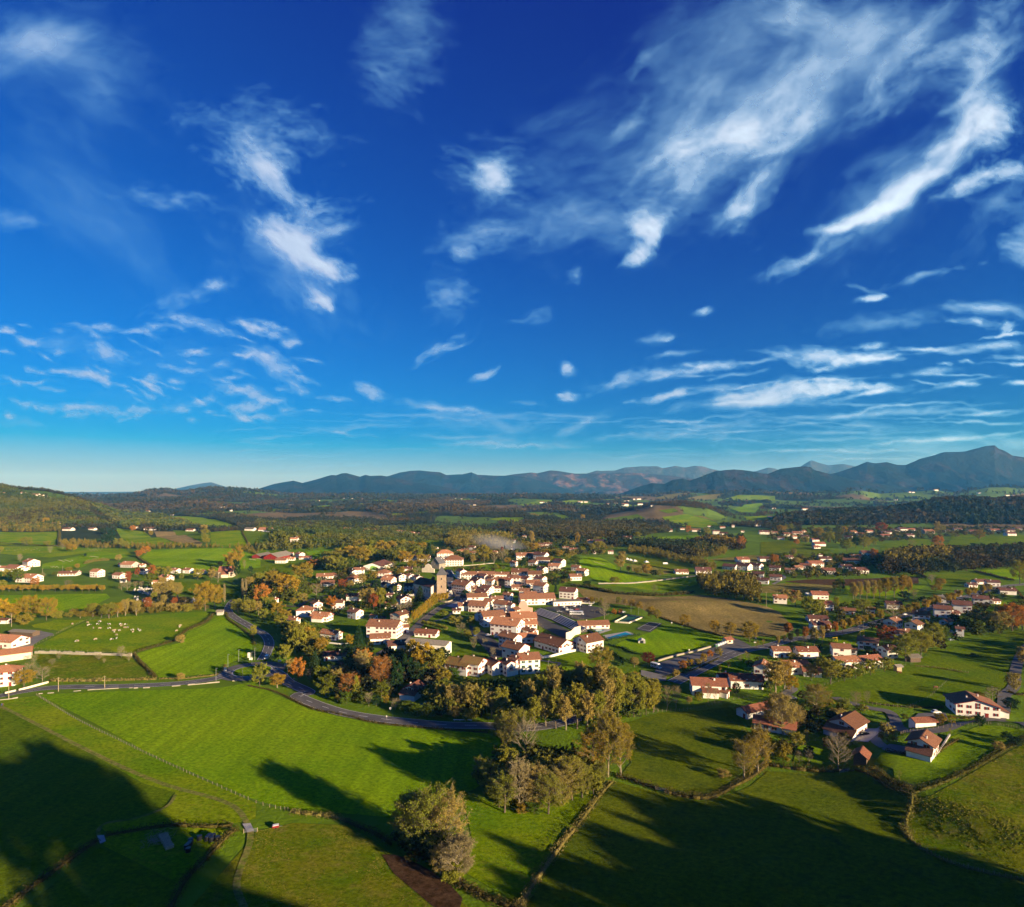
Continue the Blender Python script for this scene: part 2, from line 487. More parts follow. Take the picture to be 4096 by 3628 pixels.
M['roof_brown'] = rooftile('roof_brown', (0.20, 0.085, 0.045), (0.13, 0.060, 0.038), (0.30, 0.15, 0.085))
M['roof_red'] = rooftile('roof_red', (0.26, 0.090, 0.050), (0.17, 0.06, 0.038), (0.34, 0.15, 0.09))
M['roof_orange'] = rooftile('roof_orange', (0.37, 0.16, 0.080), (0.28, 0.115, 0.060), (0.44, 0.22, 0.12))
M['roof_dark'] = rooftile('roof_dark', (0.12, 0.050, 0.038), (0.08, 0.04, 0.032), (0.17, 0.08, 0.06))
M['roof_moss'] = rooftile('roof_moss', (0.17, 0.07, 0.04), (0.13, 0.10, 0.03), (0.2, 0.15, 0.05))
M['roof_grey'] = rooftile('roof_grey', (0.22, 0.19, 0.155), (0.17, 0.155, 0.13), (0.26, 0.23, 0.19))
M['slate'] = rooftile('slate', (0.10, 0.10, 0.115), (0.07, 0.07, 0.08), (0.14, 0.14, 0.15))

def masonry(name, c1, c2, scale):
    m, t = newmat(name)
    tc = t.nodes.new('ShaderNodeTexCoord')
    mp = t.nodes.new('ShaderNodeMapping'); mp.inputs['Scale'].default_value = (1, 1, 1.8)
    t.links.new(tc.outputs['Object'], mp.inputs['Vector'])
    v = t.nodes.new('ShaderNodeTexVoronoi'); v.inputs['Scale'].default_value = scale
    t.links.new(mp.outputs[0], v.inputs['Vector'])
    sp = t.nodes.new('ShaderNodeSeparateColor'); t.links.new(v.outputs['Color'], sp.inputs[0])
    col = ramp_mix(t, sp.outputs[0], c1, c2)
    n1 = noise(t, 0.3, 4, 0.6, None, 0, 0.3, 0.7, obj=True)
    col = ramp_mix(t, n1, col, tuple(x * 0.75 for x in c1))
    return finish(m, t, col, 0.95, v.outputs['Distance'], 0.5, 0.08, 0.1)
M['stone'] = masonry('tower_stone', (0.33, 0.24, 0.165), (0.42, 0.33, 0.235), 1.6)
M['fieldstone'] = masonry('field_stone', (0.42, 0.38, 0.29), (0.24, 0.22, 0.15), 1.4)
M['stone_grey'] = masonry('grey_stone', (0.34, 0.30, 0.23), (0.24, 0.2, 0.15), 1.2)

def leafmat(name, c1, c2, c3, trans=0.25, tint=False, var=0.45):
    m, t = newmat(name)
    oi = t.nodes.new('ShaderNodeObjectInfo')
    n1 = noise(t, 0.35, 3, 0.7, None, 0, 0.35, 0.65)
    col = ramp_mix(t, n1, c1, c2)
    if tint:
        at = t.nodes.new('ShaderNodeAttribute'); at.attribute_name = 'tint'
        rv = at.outputs['Fac']
    else:
        rv = oi.outputs['Random']
    col = ramp_mix(t, rv, col, c3)
    hs = t.nodes.new('ShaderNodeHueSaturation')
    mr = t.nodes.new('ShaderNodeMapRange'); mr.inputs['To Min'].default_value = 1 - var; mr.inputs['To Max'].default_value = 1 + var
    n2 = noise(t, 2.2, 2, 0.8, None, 0.7, 0.3, 0.7)
    t.links.new(n2, mr.inputs['Value']); t.links.new(mr.outputs[0], hs.inputs['Value']); t.links.new(col, hs.inputs['Color'])
    d = t.nodes.new('ShaderNodeBsdfDiffuse'); tr = t.nodes.new('ShaderNodeBsdfTranslucent')
    t.links.new(hs.outputs[0], d.inputs['Color']); t.links.new(hs.outputs[0], tr.inputs['Color'])
    mx = t.nodes.new('ShaderNodeMixShader'); mx.inputs[0].default_value = trans
    t.links.new(d.outputs[0], mx.inputs[1]); t.links.new(tr.outputs[0], mx.inputs[2])
    o = t.nodes.new('ShaderNodeOutputMaterial'); t.links.new(mx.outputs[0], o.inputs['Surface'])
    return m
LEAF = dict(
    green=((0.055, 0.105, 0.012), (0.085, 0.140, 0.014), (0.12, 0.135, 0.015)),
    dark=((0.018, 0.048, 0.014), (0.026, 0.062, 0.016), (0.03, 0.055, 0.022)),
    olive=((0.225, 0.205, 0.028), (0.28, 0.245, 0.034), (0.19, 0.210, 0.026)),
    yellow=((0.30, 0.200, 0.018), (0.40, 0.260, 0.020), (0.26, 0.190, 0.020)),
    gold=((0.36, 0.230, 0.026), (0.28, 0.190, 0.024), (0.22, 0.185, 0.024)),
    orange=((0.34, 0.130, 0.022), (0.27, 0.105, 0.022), (0.40, 0.180, 0.030)),
    rust=((0.26, 0.070, 0.022), (0.20, 0.055, 0.020), (0.30, 0.105, 0.030)),
    maroon=((0.11, 0.022, 0.018), (0.14, 0.030, 0.020), (0.10, 0.020, 0.020)),
    brown=((0.31, 0.235, 0.060), (0.37, 0.275, 0.072), (0.27, 0.225, 0.056)),
    grey=((0.25, 0.205, 0.095), (0.30, 0.245, 0.115), (0.23, 0.195, 0.090)),
)
for k_, v_ in LEAF.items():
    M['leaf_' + k_] = leafmat('leaf_' + k_, *v_)
WOODM = dict(
    mixed=((0.040, 0.066, 0.012), (0.068, 0.090, 0.014), (0.110, 0.110, 0.018)),
    brown=((0.038, 0.045, 0.013), (0.055, 0.058, 0.015), (0.085, 0.066, 0.018)),
    gold=((0.16, 0.125, 0.022), (0.12, 0.110, 0.020), (0.19, 0.150, 0.022)),
    far=((0.020, 0.028, 0.014), (0.032, 0.036, 0.018), (0.042, 0.044, 0.022)),
    dark=((0.022, 0.036, 0.012), (0.036, 0.046, 0.014), (0.060, 0.045, 0.018)),
    russet=((0.048, 0.044, 0.018), (0.060, 0.048, 0.020), (0.090, 0.062, 0.022)),
)
for k_, v_ in WOODM.items():
    M['wood_' + k_] = leafmat('wood_' + k_, *v_, tint=True)
M['bark'] = plain('bark', (0.13, 0.10, 0.07), 0.95, 0.4, 2)
M['bark_pale'] = plain('bark_pale', (0.24, 0.20, 0.13), 0.95, 0.35, 2)
M['hedge'] = leafmat('hedge_leaf', (0.055, 0.065, 0.014), (0.085, 0.080, 0.018), (0.11, 0.085, 0.025), var=0.5)
M['hedge_dry'] = leafmat('hedge_dry', (0.20, 0.165, 0.05), (0.27, 0.215, 0.07), (0.15, 0.14, 0.03), var=0.4)
M['hedge_green'] = leafmat('hedge_green', (0.045, 0.085, 0.014), (0.06, 0.11, 0.016), (0.05, 0.09, 0.014), var=0.4)
# ------------------------------------------------------------------ land, far fields, mountains
def ring(rs, az):
    r, a = np.meshgrid(rs, az, indexing='ij')
    return r * np.sin(a), r * np.cos(a)

_fr = np.random.RandomState(11)
_cells = None
def landcover(x, y):
    """patchwork of far fields: returns wood probability (0 field, 1 wood), and a field tint 0..1"""
    s = 260.0
    wx = x + 90 * (fbm(x / 300, y / 300, 2) - 0.5); wy = y + 90 * (fbm(x / 300 + 40, y / 300, 2) - 0.5)
    gx = np.floor(wx / s).astype(int); gy = np.floor(wy / (s * 1.5)).astype(int)
    best = np.full(np.shape(x), 1e9); bid = np.zeros(np.shape(x)); b2 = np.zeros(np.shape(x)); second = np.full(np.shape(x), 1e9)
    for i in (-1, 0, 1):
        for j in (-1, 0, 1):
            cx_, cy_ = gx + i, gy + j
            jx = _LAT[(cx_ * 7 + 13) & 255, (cy_ * 5 + 3) & 255]; jy = _LAT[(cx_ * 3 + 101) & 255, (cy_ * 11 + 57) & 255]
            dx = (cx_ + jx) * s - wx; dy = ((cy_ + jy) * s * 1.5 - wy) / 1.5
            d = dx * dx + dy * dy
            m = d < best
            second = np.where(m, best, np.minimum(second, d))
            bid = np.where(m, _LAT[(cx_ * 5 + 77) & 255, (cy_ * 9 + 31) & 255], bid)
            b2 = np.where(m, _LAT[(cx_ * 11 + 7) & 255, (cy_ * 3 + 91) & 255], b2)
            best = np.where(m, d, best)
    edge = np.sqrt(second) - np.sqrt(best)
    b = x / np.maximum(y, 1)
    pf = 0.36 + 0.42 * smooth(0.15, 0.6, b) + 0.10 * smooth(3200, 5500, y)          # share of fields
    pf = pf + 0.25 * smooth(-0.45, -0.75, b) * (y > 4200)
    wood = (bid > pf).astype(float)
    return wood, b2, edge

def far_colour(x, y):
    wood, t, edge = landcover(x, y)
    g1 = np.array([0.060, 0.120, 0.014]); g2 = np.array([0.125, 0.205, 0.022]); br = np.array([0.17, 0.125, 0.055]); dk = np.array([0.035, 0.048, 0.013])
    c = g1 + (g2 - g1) * np.clip(t / 0.75, 0, 1)[..., None]
    c = np.where((t > 0.86)[..., None], br, c)
    c = np.where((wood > 0.5)[..., None], dk, c)
    # near land
    nr = (1 - smooth(1500, 1750, np.hypot(x, y)))[..., None]
    c = c * (1 - nr) + np.array([0.110, 0.190, 0.006]) * nr
    return np.concatenate([c, np.ones(c.shape[:-1] + (1,))], -1)

m, t = newmat('land')
at = t.nodes.new('ShaderNodeAttribute'); at.attribute_name = 'cover'
n1 = noise(t, 0.02, 5, 0.65, None, 0, 0.35, 0.65)
ml = t.nodes.new('ShaderNodeMix'); ml.data_type = 'RGBA'; ml.blend_type = 'MULTIPLY'; ml.inputs['Factor'].default_value = 0.6
t.links.new(at.outputs['Color'], ml.inputs['A']); t.links.new(ramp_mix(t, n1, (0.6, 0.6, 0.6), (1.25, 1.2, 1.15)), ml.inputs['B'])
n2 = noise(t, 0.5, 5, 0.7)
M['land'] = finish(m, t, ml.outputs['Result'], 0.95, n2, 0.6, 0.8, 0.05)

fa = np.linspace(R(-56), R(56), 900)
rs = np.concatenate([[5.0, 30, 60], 90 * np.exp(np.linspace(0, math.log(7500 / 90.0), 470)), np.array([8200, 9500, 12000, 16000, 22000, 30000.])])
X, Y = ring(rs, fa)
Z = hgt(X, Y)
G = np.stack([X, Y, Z], -1)
o = link('ground', grid_mesh('ground', G, [M['land']], {'cover': far_colour(X, Y)})); tag(o, kind='structure')
ba = np.linspace(R(56), R(304), 160)
rb = np.concatenate([[5.0, 30, 60], 90 * np.exp(np.linspace(0, math.log(30000 / 90.0), 90))])
X, Y = ring(rb, ba)
o = link('ground', grid_mesh('ground', np.stack([X, Y, hgt(X, Y)], -1), [M['land']], {'cover': far_colour(X, np.abs(Y) + 1)})); tag(o, kind='structure')

def mountain_mat(name, c1, c2, c3):
    m, t = newmat(name)
    a = noise(t, 0.0011, 5, 0.6, None, 0.3, 0.4, 0.6)
    b = noise(t, 0.0030, 5, 0.65, None, 1.3, 0.52, 0.62)
    col = ramp_mix(t, a, c1, c2); col = ramp_mix(t, b, col, c3)
    d = noise(t, 0.012, 4, 0.7, None, 0, 0.35, 0.65)
    ml = t.nodes.new('ShaderNodeMix'); ml.data_type = 'RGBA'; ml.blend_type = 'MULTIPLY'; ml.inputs['Factor'].default_value = 0.7
    t.links.new(col, ml.inputs['A']); t.links.new(ramp_mix(t, d, (0.5, 0.5, 0.5), (1.3, 1.3, 1.3)), ml.inputs['B'])
    return finish(m, t, ml.outputs['Result'], 0.95, d, 0.8, 12.0, 0.05)
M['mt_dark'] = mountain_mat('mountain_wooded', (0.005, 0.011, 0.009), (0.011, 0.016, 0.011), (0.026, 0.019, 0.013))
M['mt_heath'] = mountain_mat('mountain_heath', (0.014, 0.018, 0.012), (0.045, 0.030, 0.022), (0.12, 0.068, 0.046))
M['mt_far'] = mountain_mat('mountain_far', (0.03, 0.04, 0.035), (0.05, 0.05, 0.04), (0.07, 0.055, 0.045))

RANGES = [
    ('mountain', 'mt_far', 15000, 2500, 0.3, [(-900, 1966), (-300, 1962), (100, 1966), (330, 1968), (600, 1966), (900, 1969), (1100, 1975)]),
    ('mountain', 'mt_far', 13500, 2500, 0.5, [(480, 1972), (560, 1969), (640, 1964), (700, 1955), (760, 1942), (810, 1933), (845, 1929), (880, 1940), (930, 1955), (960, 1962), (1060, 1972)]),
    ('mountain', 'mt_dark', 8200, 3000, 0.8, [(700, 1990), (850, 1972), (1024, 1958), (1099, 1935), (1174, 1922), (1209, 1932), (1270, 1916), (1325, 1900), (1345, 1901), (1366, 1893), (1386, 1892), (1440, 1907), (1462, 1899), (1480, 1904), (1525, 1902), (1560, 1908), (1640, 1925), (1760, 1945), (1900, 1975), (2000, 1995)]),
    ('mountain', 'mt_dark', 9800, 3200, 0.9, [(1400, 1960), (1500, 1925), (1549, 1905), (1600, 1890), (1640, 1883), (1680, 1882), (1720, 1886), (1760, 1889), (1785, 1900), (1850, 1897), (1885, 1889), (1910, 1899), (1990, 1903), (2048, 1902), (2120, 1912), (2200, 1935), (2300, 1965), (2400, 1990)]),
    ('mountain', 'mt_heath', 10500, 3600, 1.0, [(1850, 1960), (1950, 1915), (2048, 1898), (2123, 1890), (2150, 1893), (2198, 1882), (2228, 1883), (2298, 1894), (2358, 1895), (2400, 1893), (2480, 1890), (2560, 1892), (2700, 1905), (2850, 1925), (3000, 1950), (3150, 1990)]),
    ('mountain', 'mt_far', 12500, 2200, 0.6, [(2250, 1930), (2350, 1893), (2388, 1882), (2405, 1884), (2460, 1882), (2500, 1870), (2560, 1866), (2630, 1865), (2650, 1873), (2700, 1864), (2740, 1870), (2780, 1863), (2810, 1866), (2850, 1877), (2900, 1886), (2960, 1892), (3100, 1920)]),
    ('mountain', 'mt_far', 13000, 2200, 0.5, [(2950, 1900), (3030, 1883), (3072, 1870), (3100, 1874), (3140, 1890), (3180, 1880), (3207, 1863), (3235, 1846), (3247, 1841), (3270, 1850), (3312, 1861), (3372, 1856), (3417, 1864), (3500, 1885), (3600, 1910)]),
    ('mountain', 'mt_dark', 6600, 1900, 1.0, [(2380, 2000), (2490, 1972), (2560, 1945), (2610, 1932), (2660, 1935), (2690, 1920), (2730, 1914), (2760, 1922), (2800, 1908), (2860, 1885), (2900, 1880), (2935, 1877), (3000, 1884), (3050, 1893), (3072, 1895), (3122, 1875), (3160, 1871), (3217, 1865), (3242, 1868), (3257, 1880), (3322, 1897), (3400, 1915), (3550, 1940), (3700, 1965)]),
    ('mountain', 'mt_dark', 7400, 2600, 1.1, [(3080, 1985), (3200, 1935), (3322, 1896), (3352, 1889), (3423, 1865), (3468, 1847), (3498, 1853), (3548, 1848), (3588, 1860), (3623, 1860), (3683, 1835), (3730, 1822), (3773, 1809), (3820, 1808), (3859, 1806), (3899, 1795), (3944, 1784), (3979, 1781), (3994, 1794), (4024, 1806), (4049, 1822), (4096, 1829), (4200, 1832), (4350, 1850), (4700, 1885), (5100, 1940)]),
]
MT_SURF = []
for ri, (nm, mt, zc, wf, rag, pts) in enumerate(RANGES):
    p = np.array(pts, float)
    nb = int((p[-1, 0] - p[0, 0]) / 5) + 1
    u = np.linspace(p[0, 0], p[-1, 0], nb)
    b = (u - CX) / FPX
    hc = H_CAM + (HY - np.interp(u, p[:, 0], p[:, 1])) * zc / FPX
    t_ = np.concatenate([np.linspace(-1, 0, 110), np.linspace(0, 1, 20)[1:]])
    T2, B2 = np.meshgrid(t_, b, indexing='ij')
    zz = zc + np.where(T2 < 0, T2 * wf, T2 * 1800)
    xx = B2 * zz
    hcl = np.broadcast_to(hc, T2.shape)
    s = np.where(T2 < 0, np.clip(1 + T2, 0, 1) ** 1.25, (1 - T2) ** 1.2)
    rn = np.abs(fbm(xx / 900 + ri * 13, zz / 1500, 4) - 0.5) * 2
    rn2 = np.abs(fbm(xx / 330 + ri * 7, zz / 600, 3) - 0.5) * 2
    mid = np.clip(s * (1 - s) * 4, 0, 1)
    hh = hcl * s * (1 - 0.62 * rag * mid * (1 - rn) * 0.95) - hcl * 0.26 * rag * mid * (1 - rn2)
    hh = hh + (fbm(xx / 120, zz / 200, 3) - 0.5) * (16 * mid + 5 * s) * rag
    G = np.stack([xx, zz, hh - 6 * (1 - s)], -1)
    o = link(nm, grid_mesh(nm, G, [M[mt]])); tag(o, kind='structure')

# ------------------------------------------------------------------ draped sheets
def dens(pts, step, closed=True):
    out = []
    n = len(pts)
    for i in range(n if closed else n - 1):
        a, b = pts[i], pts[(i + 1) % n]
        L = math.hypot(b[0] - a[0], b[1] - a[1]); k = max(1, int(L / step))
        for j in range(k):
            out.append((a[0] + (b[0] - a[0]) * j / k, a[1] + (b[1] - a[1]) * j / k))
    if not closed: out.append(tuple(pts[-1][:2]))
    return out

def catmull(pts, sub=6):
    if len(pts) < 3: return [tuple(p[:2]) for p in pts]
    q = [pts[0]] + list(pts) + [pts[-1]]
    out = []
    for i in range(1, len(q) - 2):
        p0, p1, p2, p3 = (np.array(q[k][:2], float) for k in (i - 1, i, i + 1, i + 2))
        for j in range(sub):
            s = j / sub
            out.append(tuple(0.5 * ((2 * p1) + (-p0 + p2) * s + (2 * p0 - 5 * p1 + 4 * p2 - p3) * s * s + (-p0 + 3 * p1 - 3 * p2 + p3) * s ** 3)))
    out.append(tuple(pts[-1][:2]))
    return out

def inside(poly, X, Y):
    c = np.zeros(np.shape(X), bool); n = len(poly); j = n - 1
    for i in range(n):
        xi, yi = poly[i]; xj, yj = poly[j]
        if yi != yj:
            m = ((yi > Y) != (yj > Y)) & (X < (xj - xi) * (Y - yi) / (yj - yi) + xi)
            c ^= m
        j = i
    return c

def sheet_xy(name, xy, mat, dz=0.12, res=26, kind='structure'):
    xs = [p[0] for p in xy]; ys = [p[1] for p in xy]
    w = max(xs) - min(xs); d = max(ys) - min(ys)
    step = max(w, d) / res
    b = dens(xy, step)
    gx, gy = np.meshgrid(np.arange(min(xs) + step / 2, max(xs), step), np.arange(min(ys) + step / 2, max(ys), step))
    gx = gx.ravel(); gy = gy.ravel()
    k = inside(xy, gx, gy)
    V = [Vector(p) for p in b] + [Vector((float(a), float(c))) for a, c in zip(gx[k], gy[k])]
    r = delaunay_2d_cdt(V, [], [list(range(len(b)))], 1, 1e-4)
    v = np.array([(p.x, p.y) for p in r[0]])
    y0 = float(np.mean(ys))
    z = hgt(v[:, 0], v[:, 1]) + dz * max(1.0, y0 / 500)
    me = bpy.data.meshes.new(name)
    me.from_pydata([(a[0], a[1], c) for a, c in zip(v, z)], [], [list(f) for f in r[2]])
    me.materials.append(mat)
    me.polygons.foreach_set('use_smooth', [True] * len(me.polygons))
    me.update()
    o = link(name, me); tag(o, kind=kind)
    return o

def sheet(name, tile, pts, mat, dz=0.12, res=26, curve=False, kind='structure'):
    w = [P(tile, *p) if len(p) == 2 else P(*p) for p in pts]
    xy = [(a.x, a.y) for a in w]
    return sheet_xy(name, xy, M[mat], dz, res, kind)

def path_xy(tile, pts, sub=6):
    w = [P(tile, *p) if len(p) == 2 else P(*p) for p in pts]
    return catmull([(a.x, a.y) for a in w], sub)

def strip(name, c, width, mat, dz=0.2, off=0.0, kind='structure', w1=None):
    """a ribbon along the centre line c (metres)"""
    c = dens(c, 4.0, False)
    c = np.array(c); n = len(c)
    d = np.gradient(c, axis=0); d /= np.maximum(np.linalg.norm(d, axis=1, keepdims=True), 1e-6)
    nr = np.stack([-d[:, 1], d[:, 0]], 1)
    ws = np.linspace(width, w1 if w1 else width, n)[:, None] / 2
    L = c + nr * (off + ws); Rr = c + nr * (off - ws); Mi = c + nr * off
    def z(a): return hgt(a[:, 0], a[:, 1]) + dz * np.maximum(1.0, a[:, 1] / 500)
    G = np.stack([np.c_[L, z(L)], np.c_[Mi, z(Mi)], np.c_[Rr, z(Rr)]], 1)[:, ::-1]
    o = link(name, grid_mesh(name, G, [mat]))
    nrm = o.data.polygons[0].normal if len(o.data.polygons) else None
    if nrm is not None and nrm.z < 0: o.data.flip_normals()
    tag(o, kind=kind)
    return o
